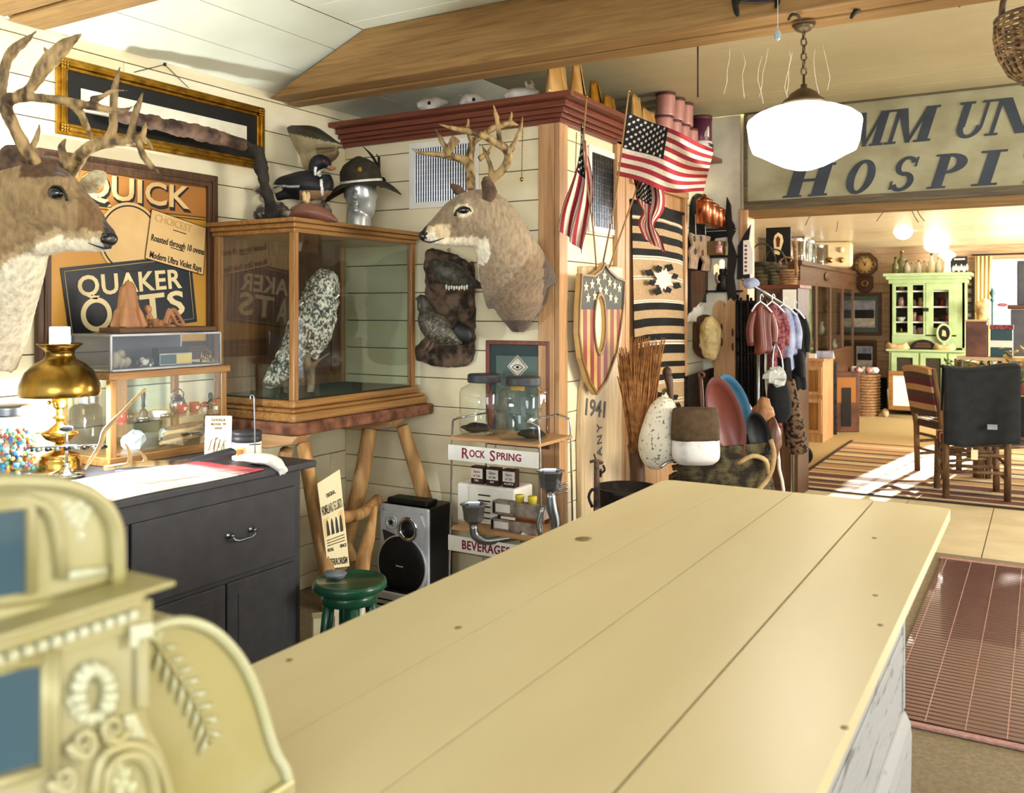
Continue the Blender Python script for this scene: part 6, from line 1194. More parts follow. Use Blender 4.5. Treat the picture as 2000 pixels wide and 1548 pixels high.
def disc(name, u, v, D, ru, rv, tilt, m_, label, cat_, yaw=0, depth=.03):
    M = FC(u, v, D) @ RZ(tilt); k = K(D); b = B(M @ Matrix.Diagonal((ru*k, rv*k, 1, 1))); b.lathe([(.0001, -.004), (.8, -.004), (1, depth), (.985, depth+.004), (.78, .004), (.0001, .004)], 36); return S1(name, b, m_, label, cat_)
mat('redware', '74392c', .35, col2='643024', sc=3, bump=.03); mat('bluep', '4c7f9e', .35, col2='3c6a86', sc=5, bump=.03)
disc('red_pan', 1415, 815, 4.95, 34, 84, .28, 'redware', 'large reddish brown oval pan leaning in the goods heap', 'pan')
disc('blue_pan', 1432, 788, 5.25, 28, 62, .38, 'bluep', 'blue enamel pan leaning behind the reddish oval pan', 'pan')
disc('black_pan', 1478, 845, 5.0, 22, 44, .25, 'black', 'small black oval pan right of the reddish oval pan', 'pan', depth=.04)
S1('orange_bundle', rock(B(), PD(1492, 812, 5.3), (.075, .06, .09), seed=4, amp=.5), 'carve', 'orange brown leather bundle at right of the goods heap', 'bundle'); S1('pink_bundle', rock(B(), PD(1455, 803, 5.35), (.045, .04, .05), seed=8, amp=.4), 'pinkcan', 'small pink ball-like bundle beside the blue pan', 'bundle')
S1('boots', rock(B(), PD(1508, 860, 5.25), (.05, .06, .12), seed=9, amp=.5), 'decoy', 'brown boot-like shape below the orange bundle', 'boots')
bk2 = T('log_basket', 'long rough bark-sided basket holding the goods heap', 'basket', (PD(1420, 930, 5.0).x, PD(1420, 930, 5.0).y, 0)); mat('twig', '5c5238', .95, col2='241f17', sc=14, bump=.8, thr=(.4, .6)); random.seed(21)
b = B()
for i in range(26):
    v = 878+i*3.4+random.uniform(-2, 2); tpx(b, [(1318+random.uniform(-6, 6), v+8, 4.86+.004*i), (1400, v, 4.9), (1470, v-6, 4.95), (1503+random.uniform(-5, 5), v-12, 5.0)], [3, 5, 5, 3], 6, 2)
O('twig_side', b, 'twig', bk2, kind='stuff'); b = B(); limb(b, [(1320, 985, 5.12, 60, .17), (1410, 970, 5.15, 72, .2), (1500, 960, 5.2, 66, .16)], 16); O('dark_body', b, 'barkslab', bk2); c = PD(1410, 970, 5.15); O('basket_base', B(FZ((c.x, c.y, 0), YAW)).bx(-.24, .24, -.15, .15, 0, c.z), 'barkslab', bk2)
for k_, (P) in enumerate(([(1505, 858), (1512, 890), (1502, 930), (1478, 960)], [(1440, 905), (1470, 890), (1496, 900), (1500, 925)])): O('bent_rim', tpx(B(), [(x, y, 4.92) for x, y in P], 5, 8), 'antler_l', bk2)
b = B(); tpx(b, [(1290, 912, 4.6), (1302, 903, 4.62), (1320, 898, 4.64)], 3, 6); S1('metal_bracket', b, 'steel', 'short grey metal bar jutting below the speckled bag', 'bar')
# ---------------------------------------------------------------- clothes rail at the doorway
D0 = 6.0; rl = T('clothes_rail', 'low metal rail along the doorway jamb carrying the hanging clothes', 'rail', PD(1505, 965, D0)); b = B(); A1, A2 = PD(1450, 545, 5.75), PD(1548, 606, 6.25); b.tube([A1, A2], .012, 8); O('rail_bar', b, 'steel', rl)
for p in (A1.lerp(A2, .3), A2): O('upright', B().tube([p, Vector((p.x, p.y, 0))], .012, 8), 'steel', rl)
mat('hangerw', 'e9e7ea', .3, bump=.02)
gar = [(1458, 'redg', 'redware', 'plain rust red shirt first on the clothes rail', (1468, 600, 1508, 690)), (1492, 'mar', 'maroon', 'maroon patterned shirt behind the rust red one', (1490, 600, 1532, 700)), (1515, 'blu', 'palecloth', 'pale blue and white shirt behind the maroon one', (1510, 606, 1556, 722)), (1532, 'blk', 'blackcloth', 'long black jacket last on the clothes rail', (1535, 612, 1572, 760))]
mat('maroon', '6f2d35', .9, col2='8f5a5c', sc=50, bump=.2, thr=(.45, .55)); mat('palecloth', 'b9bfd6', .9, col2='8088a8', sc=12, bump=.2); mat('blackcloth', '19181b', .9, col2='0e0e10', sc=20, bump=.3)
for i, (u, nm, m_, lb, (x0, y0_, x1, y1_)) in enumerate(gar):
    D = 5.78+.11*i; g = T('shirt' if i < 3 else 'jacket', lb, 'clothing', PD((x0+x1)/2, y1_, D), 'clothes on the rail'); w = (x1-x0)/2; cx_ = (x0+x1)/2
    b = B(); limb(b, [(cx_-4, y0_-6, D, 4, .03), (cx_-2, y0_+4, D, w*.8, .03), (cx_, y0_+20, D, w, .035), (cx_+2, (y0_+y1_)/2, D, w*.95, .04), (cx_+4, y1_, D, w*.85, .045)], 18)
    def fold(me, org, s_=i):
        for v in me.vertices: p = v.co+org; v.co += v.normal*.008*sin(p.x*70+p.y*50+3*noise.noise(p*6))
    O('cloth', b, m_, g, remesh=.012, post=fold)
    for s_ in (-1, 1): b = B(); limb(b, [(cx_+s_*w*.75, y0_+6, D, 6, .03), (cx_+s_*(w+3), y0_+40, D, 8, .03), (cx_+s_*(w+2), y0_+75, D, 7, .03)], 10); O('sleeve', b, m_, g)
    h = T('clothes_hanger', ['white hanger holding the rust red shirt', 'white hanger holding the maroon patterned shirt', 'white hanger holding the pale blue shirt', 'white hanger holding the black jacket'][i], 'hanger', PD(cx_, y0_, D), 'clothes hangers'); b = B(); tpx(b, [(cx_-w, y0_+8, D-.035), (cx_-3, y0_-12, D-.03), (cx_+w, y0_+10, D-.035)], 1.8, 6, 2); tpx(b, [(cx_-3, y0_-12, D), (cx_-3, y0_-22, D), (cx_, y0_-26, D), (cx_+3, y0_-20, D)], 1.2, 5); O('hanger_wire', b, 'hangerw', h)
S1('folded_cloth', rock(B(), PD(1466, 553, 5.7), (.055, .04, .035), seed=2, amp=.3), 'palecloth', 'crumpled white and blue cloth on top of the rail end', 'cloth')
for i, (P, w, m_, lb) in enumerate((([(1508, 690), (1512, 740), (1516, 790), (1518, 850)], 9, 'maroon', 'narrow striped dark apron hanging behind the black bag'), ([(1528, 700), (1534, 750), (1540, 800), (1546, 870)], 14, 'blackcloth', 'long black striped garment hanging behind the black bag'), ([(1555, 690), (1560, 712), (1562, 735)], 12, 'blackcloth', 'black cap-like bag hanging under the black jacket'))):
    D = 5.9+.05*i; b = B(); limb(b, [(x, y, D, w, .06) for x, y in P], 14); S1('hanging_garment', b, m_, lb, 'clothing', remesh=.012, post=lambda me, org: [setattr(v, 'co', v.co+v.normal*.007*sin((v.co.x+org.x)*90)) for v in me.vertices])
D = 5.74; bgk = T('black_bag', 'black rounded shoulder bag hanging low from the clothes rail', 'bag', PD(1522, 825, D)); b = B(); limb(b, [(1518, 745, D, 14, .03), (1520, 758, D, 21, .05), (1522, 790, D, 24, .06), (1523, 812, D, 21, .05), (1523, 825, D, 10, .03)], 18); O('bag_body', b, 'blackcloth', bgk, remesh=.01)
for s_ in (-1, 1): b = B(); tpx(b, [(1520+s_*10, 750, D-.02), (1518+s_*9, 700, D), (1514, 668, D)], 1.8, 6); O('strap', b, 'steel', bgk)
b = B(); rock(b, PD(1512, 735, D-.02), (.07, .04, .05), seed=5, amp=.8); S1('plastic_wrap', b, 'plastic1', 'crumpled clear plastic wrap above the black shoulder bag', 'plastic', shade=False)
D = 5.9; b = B(); tpx(b, [(1494, 640, D), (1497, 632, D), (1504, 631, D), (1507, 622, D), (1502, 626, D)], 2, 6); tpx(b, [(1496, 636, D), (1497, 760, D), (1519, 880, D), (1522, 915, D), (1530, 955, D), (1536, 1060, D)], [2.6, 2.6, 3.2, 3.2, 3.2], 8); S1('white_cane', b, 'white', 'long white hooked cane standing before the hanging clothes', 'cane')
D = 5.9; b = B(); limb(b, [(1540, 740, D, 12, .04), (1548, 800, D, 16, .05), (1556, 860, D, 20, .06), (1560, 885, D, 18, .06)], 14)
mat('leopard', '6b5138', .9, col2='15110e', sc=40, bump=.2, thr=(.45, .52)); S1('spotted_cloth', b, 'leopard', 'brown and black spotted cloth hanging at the right end of the rail', 'clothing', remesh=.012)
p = PZ(1568, 893, .09); b = B(FZ((p.x, p.y, .11), YAW)); b.lathe([(.045, -.02), (.09, -.03), (.10, 0), (.09, .03), (.045, .02), (.045, -.02)], 24, RX(pi/2)); S1('rubber_caster', b, 'black', 'small black rubber wheel on the floor under the clothes', 'wheel')
p = PZ(1545, 885, .02); b = B(FZ((p.x, p.y, 0), YAW)); b.bx(-.16, .12, -.1, .1, 0, .12); S1('black_case', b, 'blackcloth', 'black soft case lying on the floor under the hanging clothes', 'case', bev=.03)
# ---------------------------------------------------------------- pendant lamp under the beam
D = 3.5; k = K(D); c = PD(1570, 333, D); pl = T('pendant_lamp', 'large white schoolhouse glass pendant lamp hanging by a chain from the beam', 'lamp', c); mat('globe', 'fffaf0', .3, emit=4.5, bump=0)
M = TR(c.x, c.y, c.z)
O('glass_shade', B(M).lathe([(.0001, 0), (18*k, 2*k), (40*k, 9*k), (62*k, 20*k), (80*k, 30*k), (97*k, 38*k), (103*k, 55*k), (108*k, 92*k), (106*k, 99*k), (92*k, 110*k), (68*k, 120*k), (42*k, 127*k), (36*k, 130*k), (.0001, 130*k)], 48), 'globe', pl)
mat('bronze', '6b5c45', .45, .7, col2='4f4230', bump=.1); O('fitter', B(M).lathe([(41*k, 128*k), (43*k, 131*k), (38*k, 138*k), (33*k, 140*k), (26*k, 150*k), (14*k, 158*k), (6*k, 162*k), (6*k, 168*k), (2.5*k, 169*k), (2.5*k, 188*k), (.0001, 188*k)], 32), 'bronze', pl)
z0, z1 = 186*k, 2.655-c.z; nl = 7
for i in range(nl):
    zc_ = z0+(z1-z0)*(i+.5)/nl; h_ = (z1-z0)/nl*.62; b = B(M @ TR(0, 0, zc_) @ RZ(YAW+(pi/2 if i % 2 else .2)))
    b.tube([(.011*cos(a*pi/6), 0, h_*sin(a*pi/6)) for a in range(13)], .0032, 6); O('chain_link', b, 'bronze', pl)
O('canopy', B(TR(c.x, c.y, 2.62)).lathe([(.008, 0), (.03, .01), (.045, .03), (.0001, .033)], 20), 'bronze', pl)
light('pendant_glow', 'POINT', (c.x, c.y, c.z+.06), 26, (1, .9, .72), shadow_soft_size=.18)
# ---------------------------------------------------------------- big painted hospital sign over the doorway
YS = YD-.002; xl = PY(1457, 300, YS-.03).x; zt, zb = PY(1457, 219, YS-.03).z, PY(1457, 404, YS-.03).z
hs = T('hospital_sign', 'weathered painted board reading COMMUNITY HOSPITAL over the doorway', 'sign', (xl+1.6, YS, zb)); mat('signpaint', 'a8a587', .7, col2='8d8768', sc=3.5, st=(1, 1, 1.4), bump=.1, thr=(.3, .6)); mat('signink', '3f4650', .6, col2='353b45', sc=8, bump=.02); wood('signedge', '6b5f48', '4a4030', 'x')
O('board', BX(xl, 2.2, YS-.025, YS, zb, zt), 'signpaint', hs)
O('edge_strip', BX(xl-.012, 2.2, YS-.045, YS-.0255, zb-.02, zb+.035), 'signedge', hs, bev=.004); O('edge_strip', BX(xl-.012, 2.2, YS-.040, YS-.0255, zt-.02, zt+.01), 'signedge', hs, bev=.004); O('edge_strip', BX(xl-.014, xl+.014, YS-.042, YS-.0255, zb+.036, zt-.021), 'signedge', hs, bev=.004)
SHR = .30
def glyph(ch, u0, u1, z0, h):
    x0, x1 = PY(u0, 300, YS).x, PY(u1, 300, YS).x; w = x1-x0-SHR*h*.8; b = B(fr((1, 0, 0), (0, 0, 1), (0, -1, 0), (x0, YS-.0255, z0)))
    def q(pts): b.prism([(x*w+SHR*y*h, y*h) for x, y in pts], -.002, .003+.00004*(len(b.f) % 61))
    def st(xa, xb, t, ya=0, yb_=1): q([(xa, ya), (xa+t, ya), (xb+t, yb_), (xb, yb_)])
    def sf(xc, y, ww=.38): q([(xc-ww/2, y), (xc+ww/2, y), (xc+ww/2, y+.065), (xc-ww/2, y+.065)])
    def bowl(cx, cy, rx, ry, tx, ty, a0=0, a1=360):
        n = 28
        for i in range(n):
            a, c_ = radians(a0+(a1-a0)*i/n), radians(a0+(a1-a0)*(i+1)/n); q([(cx+rx*cos(a), cy+ry*sin(a)), (cx+rx*cos(c_), cy+ry*sin(c_)), (cx+(rx-tx)*cos(c_), cy+(ry-ty)*sin(c_)), (cx+(rx-tx)*cos(a), cy+(ry-ty)*sin(a))])
    if ch == 'H': st(.06, .06, .30); st(.64, .64, .30); q([(.3, .47), (.7, .47), (.7, .56), (.3, .56)]); [sf(x, y, .44) for x in (.2, .8) for y in (0, .935)]
    elif ch in 'OC': bowl(.5, .5, .54, .52, .32, .10, 0 if ch == 'O' else 40, 360 if ch == 'O' else 320)
    elif ch == 'S': bowl(.5, .74, .46, .28, .25, .09, 20, 270); bowl(.5, .27, .50, .29, .27, .10, -160, 90); st(.02, .02, .09, .05, .30); st(.86, .86, .09, .70, .98); q([(.42, .56), (.56, .56), (.62, .44), (.44, .44)])
    elif ch == 'P': st(.12, .12, .32); bowl(.45, .71, .54, .29, .32, .09, -90, 90); q([(.15, .92), (.5, .92), (.5, 1), (.15, 1)]); q([(.3, .42), (.5, .42), (.5, .50), (.3, .50)]); sf(.28, 0, .56); sf(.2, .935, .4)
    elif ch == 'I': st(.28, .28, .44); sf(.5, 0, .9); sf(.5, .935, .9)
    elif ch == 'T': st(.38, .38, .26); q([(0, .92), (1, .92), (1, 1), (0, 1)]); st(0, 0, .07, .72, 1); st(.93, .93, .07, .72, 1); sf(.5, 0, .5)
    elif ch == 'M': st(.08, .08, .09); st(.70, .70, .22); q([(.08, 1), (.30, 1), (.56, .0), (.46, .0)]); q([(.46, 0), (.54, 0), (.80, 1), (.70, 1)]); sf(.12, 0, .26); sf(.81, 0, .36); sf(.12, .935, .3); sf(.84, .935, .3)
    elif ch == 'N': st(.08, .08, .10); st(.82, .82, .10); q([(.08, 1), (.36, 1), (.92, 0), (.68, 0)]); sf(.13, 0, .30); sf(.13, .935, .3); sf(.87, .935, .3)
    elif ch == 'U': st(.10, .10, .24, .3); st(.78, .78, .10, .3); bowl(.49, .32, .39, .34, .20, .09, 180, 360); sf(.22, .935, .46); sf(.83, .935, .34)
    elif ch == 'Y': st(.36, .36, .26, 0, .45); q([(.36, .42), (.62, .42), (.3, 1), (.04, 1)]); q([(.5, .42), (.6, .45), (.95, 1), (.82, 1)]); sf(.5, 0, .5); sf(.15, .935, .4); sf(.88, .935, .3)
    elif ch == 'A': q([(.02, 0), (.12, 0), (.56, 1), (.48, 1)]); q([(.66, 0), (.92, 0), (.60, 1), (.48, 1)]); q([(.2, .3), (.7, .3), (.7, .37), (.24, .37)]); sf(.07, 0, .3); sf(.8, 0, .4)
    elif ch == 'L': st(.15, .15, .26); q([(.15, 0), (.95, 0), (.95, .08), (.15, .08)]); st(.88, .88, .07, 0, .28); sf(.28, .935, .5)
    return O('letter', b, 'signink', hs)
for ch, a, c_ in (('C', 1480, 1548), ('O', 1570, 1640), ('M', 1652, 1742), ('M', 1727, 1836), ('U', 1856, 1940), ('N', 1924, 2030), ('I', 2040, 2110), ('T', 2130, 2230), ('Y', 2250, 2360)): glyph(ch, a, c_, 2.625, .222)
for ch, a, c_ in (('H', 1532, 1630), ('O', 1648, 1714), ('S', 1734, 1796), ('P', 1810, 1893), ('I', 1894, 1968), ('T', 1983, 2066), ('A', 2080, 2190), ('L', 2210, 2310)): glyph(ch, a, c_, 2.318, .215)
# ---------------------------------------------------------------- things hung on the tie beam
def beamhook(P, r, lb, nm='beam_hook', m_='iron', c_='hook'):
    b = B(); tpx(b, P, r, 8); return S1(nm, b, m_, lb, c_)
D = 3.42
beamhook([(1432, -8, D), (1436, 20, D-.03), (1442, 30, D-.05), (1440, 4, D-.02), (1480, 2, D), (1518, -2, D-.02), (1515, 14, D-.04), (1519, -8, D)], [5, 4, 3, 5, 6, 5, 3, 4], 'heavy dark iron yoke with two prongs on the beam face', 'iron_yoke', 'iron', 'yoke')
beamhook([(1722, -10, D), (1700, 4, D-.03), (1680, 14, D-.05), (1668, 26, D-.06), (1662, 36, D-.06)], [5, 5, 6, 5, 3], 'curved dark horn-like hook on the beam right of the pendant lamp')
beamhook([(1540, 38, D), (1545, 30, D-.03), (1552, 28, D-.04), (1560, 32, D-.03), (1563, 38, D)], [2.5, 3, 3.5, 3, 2.5], 'small dark iron staple on the beam above the pendant chain')
beamhook([(1862, -6, D-.1), (1868, 6, D-.1), (1876, 12, D-.1)], [4, 4, 3], 'short blunt peg at the beam top right of the curved hook')
cy_ = T('crystal', 'pale blue faceted crystal drop hanging from a string before the beam', 'crystal', PD(1519, 80, 3.3)); k = K(3.3); q_ = PD(1519, 68, 3.3); mat('crystalg', 'cfe6f2', .1, emit=0, trans=.5, bump=0)
O('crystal_drop', B(TR(*q_)).lathe([(.0001, -13*k), (6*k, -8*k), (7*k, 2*k), (3*k, 9*k), (.0001, 12*k)], 6, sm=False), 'crystalg', cy_); O('string', B().tube([q_+Vector((0, 0, 12*k)), PD(1519, 0, 3.3)], .0012, 4), 'hangerw', cy_)
random.seed(4); b = B()
for i, (u, v) in enumerate(((1500, 95), (1488, 110), (1540, 90), (1548, 100), (1606, 85), (1592, 95), (1450, 100), (1425, 90))):
    P = [PD(u, v, 4.6)]
    for k_ in range(4): P.append(P[-1]+Vector((random.uniform(-.02, .02), 0, -.06)))
    b.tube(P, .0016, 4)
S1('dried_straw', b, 'wwhite', 'wisps of pale straw hanging from the ceiling behind the pendant lamp', 'straw', kind='stuff')
# hanging basket upper right
D = 3.0; hb = T('hanging_basket', 'brown woven splint basket hanging at the upper right edge', 'basket', PD(2040, 165, D)); mat('splint', '8a6c42', .8, col2='4b3821', sc=26, st=(1, 1, 3), bump=.6, thr=(.4, .6))
c = PD(2040, 70, D); k = K(D); prof = [(30*k, -92*k), (60*k, -70*k), (78*k, -35*k), (86*k, 5*k), (84*k, 40*k)]
for i in range(28):
    a = 2*pi*i/28; b = B(TR(*c)); b.tube([((r+.004)*cos(a), (r+.004)*sin(a), z) for r, z in prof], [(.008, .003)]*5, 6); O('stave', b, 'splint', hb)
for j in range(13):
    t = j/12; z = (-86+124*t)*k; r = 34*k+(52*k)*sin(min(1, t*1.35+.1)*pi/2); b = B(TR(*c)); b.tube([((r+.006*sin(14*a*pi/14+j*pi))*cos(a*pi/28), (r+.006*sin(14*a*pi/14+j*pi))*sin(a*pi/28), z) for a in range(57)], .0055, 6); O('weaver', b, 'splint' if j % 3 else 'dark_z', hb)
b = B(TR(*c)); b.tube([(-84*k*cos(a*pi/12)*RV.x, -84*k*cos(a*pi/12)*RV.y, 40*k+95*k*sin(a*pi/12)) for a in range(13)], .010, 8); O('handle', b, 'dark_z', hb)
# ---------------------------------------------------------------- bamboo mat by the counter
mt = T('bamboo_mat', 'large maroon stained bamboo mat on the floor right of the counter', 'mat', (.55, 4.93, .001)); mat('bamboo', '6c4542', .28, col2='52322f', sc=30, st=(.3, 3, 1), bump=.1, coat=.3); mat('matedge', 'b78f86', .8, col2='9c766e', bump=.1, sc=60)
y = 3.69; n = 66; dy = (6.17-3.69)/n; me = None
for i in range(n):
    o = O('slat', BX(-.55, 1.7, y+.003, y+dy-.003, .004, .011), 'bamboo', mt, bev=.002) if me is None else None
    if me is None: me = o; y0_ = y
    else: o = me.copy(); COLL.objects.link(o); o.location.y += y-y0_
    y += dy
O('backing', BX(-.55, 1.7, 3.67, 6.19, .001, .004), 'gap', mt)
for x in [-.52+.135*i for i in range(17)]: O('binding_thread', BX(x-.002, x+.002, 3.69, 6.17, .0105, .0125), 'matedge', mt)
for y in (3.655, 6.19): O('edge_binding', BX(-.56, 1.71, y-.018, y+.018, .002, .014), 'matedge', mt, bev=.004)
# ---------------------------------------------------------------- striped rug in the back room
rg = T('striped_rug', 'large striped rug in rust, cream and brown inside the back room', 'rug', (0, 9.7, .001)); cols_ = {'a': mat('rugbrown', '6f4a40', .95, col2='5b3a33', sc=60, bump=.3), 'b': mat('rugtan', 'b99464', .95, bump=.3, sc=60), 'c': mat('rugcream', 'cdbd9c', .95, bump=.3, sc=60), 'd': mat('rugdark', '3a2c28', .95, bump=.3, sc=60)}
y = 8.0
for w, c in ((.05, 'd'), (.07, 'c'), (.16, 'a'), (.05, 'c'), (.10, 'a'), (.06, 'd'), (.12, 'c'), (.20, 'a'), (.05, 'c'), (.16, 'b'), (.06, 'd'), (.10, 'c'), (.20, 'b'), (.06, 'a'), (.18, 'c'), (.07, 'd'), (.22, 'b'), (.07, 'a'), (.14, 'c'), (.10, 'b'), (.07, 'd'), (.20, 'b'), (.07, 'a'), (.2, 'b'), (.07, 'c'), (.16, 'b'), (.06, 'd'), (.14, 'b'), (.05, 'd')):
    if y+w > 11.2: break
    O('stripe', BX(-1.93, 3.2, y, y+w-.001, .001, .012), cols_[c], rg); y += w
O('side_binding', BX(-1.97, -1.931, 8.0, y, .001, .014), 'rugdark', rg)
# ---------------------------------------------------------------- log chairs
mat('chairlog', '7a5c3c', .6, col2='4d3824', sc=8, st=(4, 4, .8), bump=.5); mat('plaid_m', '5b2c36', .95, sc=60, bump=.3); mat('plaid_c', 'b08b66', .95, sc=60, bump=.3); mat('plaid_g', '4c3c38', .95, sc=60, bump=.3)
def chair(label, M, grp='log dining chairs'):
    p = M @ Vector((0, 0, 0)); c = T('log_chair', label, 'chair', p, grp)
    for sx in (-1, 1):
        O('leg', B(M).tube([(sx*.225, -.20, 0), (sx*.225, -.21, .45), (sx*.235, -.26, .72), (sx*.225, -.30, 1.0)], [.027, .026, .024, .02], 10), 'chairlog', c); O('leg', B(M).tube([(sx*.23, .22, 0), (sx*.225, .22, .44)], [.027, .025], 10), 'chairlog', c)
        for z in (.16, .28): O('stretcher', B(M).tube([(sx*.226, -.20, z), (sx*.228, .22, z+.02)], .014, 8), 'chairlog', c)
    for y, z in ((.22, .20), (.22, .33), (-.205, .22), (-.205, .36)): O('stretcher', B(M).tube([(-.225, y, z), (.225, y, z)], .015, 8), 'chairlog', c)
    seat = O('seat', B(M).bx(-.235, .235, -.21, .25, .43, .50), 'plaid_g', c, bev=.02)
    for i in range(5): O('seat_stripe', B(M).bx(-.24, .24, -.17+.09*i, -.14+.09*i, .425, .506), 'plaid_m' if i % 2 else 'plaid_c', seat, bev=.005)
    bp = lambda x, t: Vector((x, -.235-.085*t+.03*(1-(x/.22)**2)*-1, .56+.44*t+.02*(1-(x/.22)**2)*t)); nb = 8
    for i in range(nb):
        b = B(M); b.grid(lambda s, t: bp(-.225+.45*s, (i+t)/nb)+Vector((0, .035, 0)), 10, 2); b.grid(lambda s, t: bp(.225-.45*s, (i+t)/nb)+Vector((0, -.035, 0)), 10, 2)
        for sx in (-1, 1): b.grid(lambda s, t: bp(sx*.225, (i+t)/nb)+Vector((0, .035*(1-2*s)*sx, 0)), 2, 2)
        if i in (0, nb-1): e_ = 0 if i == 0 else 1; b.grid(lambda s, t: bp(-.225+.45*s, e_)+Vector((0, -.035+.07*t, 0)), 10, 1)
        O('backrest' if i == 0 else 'backrest_band', b, ['plaid_g', 'plaid_c', 'plaid_m', 'plaid_g', 'plaid_c', 'plaid_m', 'plaid_g', 'plaid_c'][i], c)
    return c
def gp(u, v): p = PZ(u, v, 0.013); return p
p = gp(1796, 926); ax = RV; ch1 = chair('plaid upholstered log chair seen side-on, nearest at left of the table', FZ((p.x+.25, p.y+.16, .013), -.95))
chair('plaid upholstered log chair behind the first one, partly hidden', FZ((p.x+.62, p.y+1.25, .013), -1.0))
q1, q2 = gp(1853, 972), gp(1962, 978); mid = (q1+q2)/2; ang = atan2(q2.y-q1.y, q2.x-q1.x); ch3 = chair('log chair with a black jacket over its back, turned away at the right', FZ((mid.x-sin(ang)*.2, mid.y+cos(ang)*.2, .013), ang))
M = FZ((mid.x-sin(ang)*.2, mid.y+cos(ang)*.2, .013), ang); jk = T('black_jacket', 'black jacket draped over the back of the nearest log chair', 'jacket', M @ Vector((0, -.28, .5))); mat('jacket', '1f2327', .85, col2='14171a', sc=12, bump=.3)
b = B(M); b.grid(lambda s, t: Vector((-.27+.54*s, -.42-.03*sin(9*s)*t+.02*t, 1.07-.60*t-.02*sin(5*s))), 24, 14); b.grid(lambda s, t: Vector((-.27+.54*s, -.42+.2*t, 1.07+.02*sin(pi*t)-.02*sin(5*s))), 24, 3); b.grid(lambda s, t: Vector((-.26+.52*s, -.22+.05*t, 1.06-.35*t)), 20, 8)
O('cloth', b, 'jacket', jk, solid=.015); O('label_patch', B(M).bx(.03, .10, -.462, -.45, .60, .64), 'greyrock', jk)
S1('chair_tag', B(M).bx(-.05, -.0, -.262, -.258, .33, .41), 'paper', 'small cream tag hanging on the stretcher of the nearest log chair', 'tag')
# ---------------------------------------------------------------- table and goods behind the chairs
def pz(u, v, D): return PD(u, v, D)
tb = T('table', 'long dark table with white cloth behind the log chairs', 'table', (.25, 9.9, .013)); c0, c1_ = PD(1815, 768, 9.3), PD(2060, 768, 8.6); zt_ = .78
O('tabletop', BX(-.62, 1.6, 9.2, 10.3, zt_-.04, zt_), 'white', tb, bev=.01)
for x in (-.52, 1.5):
    for y in (9.3, 10.2): O('leg', B().tube([(x, y, .013), (x, y, zt_-.04)], .05, 10), 'chairlog', tb)
O('cloth_drop', B().grid(lambda s, t: Vector((-.5+2.0*s, 9.19-.02*sin(20*s)*t, zt_-.36*t)), 40, 4), 'jacket', tb, solid=.004)
D = 9.35; zz = .781
def on(u, X=None, Y=9.4): p = PY(u, 700, Y); return Vector((p.x, Y, zz))
st2 = T('display_shelf', 'low wooden display riser standing on the table', 'shelf', on(1935, Y=9.5)); a, c = on(1868, Y=9.35), on(2040, Y=9.35); zr = PD(1935, 690, 9.0).z
O('riser_board', BX(a.x, c.x, 9.35, 9.7, zr-.03, zr), 'blond_x', st2)
for x in (a.x+.02, (a.x+c.x)/2, c.x-.02): O('riser_leg', BX(x-.015, x+.015, 9.37, 9.68, zz, zr-.03), 'dark_z', st2)
def box(u0, u1, Y, z0, z1, m_, lb, nm='box', ct='box', dY=.2, grp=None): a, c = PY(u0, 700, Y), PY(u1, 700, Y); t_ = T(nm, lb, ct, ((a.x+c.x)/2, Y+dY/2, z0), grp); O('carton_body', BX(a.x, c.x, Y, Y+dY, z0, z1), m_, t_, bev=.006); return t_, a.x, c.x
zv = lambda v, D=9.0: CH-(v-HZ)*D/F
t_, xa, xb_ = box(1886, 1928, 9.40, zr+.001, zv(626), 'decoy', 'tall brown box on the riser under the window', 'brown_box'); O('top_flap', BX(xa-.01, xb_+.01, 9.39, 9.61, zv(626), zv(623)), 'blond_x', t_)
t_, xa, xb_ = box(1934, 1978, 9.40, zr+.001, zv(640), 'tealp', 'teal box with plum coloured lid on the riser', 'teal_box'); O('lid', BX(xa-.005, xb_+.005, 9.395, 9.605, zv(640), zv(632)), 'maroon', t_); O('white_band', BX(xa-.002, xb_+.002, 9.392, 9.399, zv(672), zv(660)), 'white', t_)
t_, xa, xb_ = box(1888, 1926, 9.22, zz, zv(738), 'decoy', 'brown framed dark box on the table before the riser', 'dark_box'); O('dark_front', BX(xa+.03, xb_-.03, 9.215, 9.221, zz+.03, zv(746)), 'ink', t_)
for i, (u, r, h, m_, lb) in enumerate(((1946, .06, .13, 'pinkcan', 'pink rounded jar on the table near the dark box'), (1966, .05, .11, 'maroon', 'maroon small jar right of the pink jar'), (1934, .045, .09, 'bone', 'small whitish jar between dark box and pink jar'))):
    p = on(u, Y=9.28); jr = T('lidded_jar', lb, 'jar', p); O('jar_body', B(TR(*p)).lathe([(.0001, 0), (r*.8, 0), (r, h*.3), (r*.95, h*.7), (r*.6, h*.85), (.0001, h*.85)], 18), m_, jr); O('lid', B(TR(*p)).lathe([(r*.65, h*.84), (r*.65, h*.95), (r*.2, h), (.0001, h)], 18), 'brownlid', jr)
mat('leaf', '5b7f3a', .7, col2='33521f', sc=10, bump=.1); mat('yflower', 'd8ae32', .7, col2='b98a1e', sc=9, bump=.1); random.seed(8)
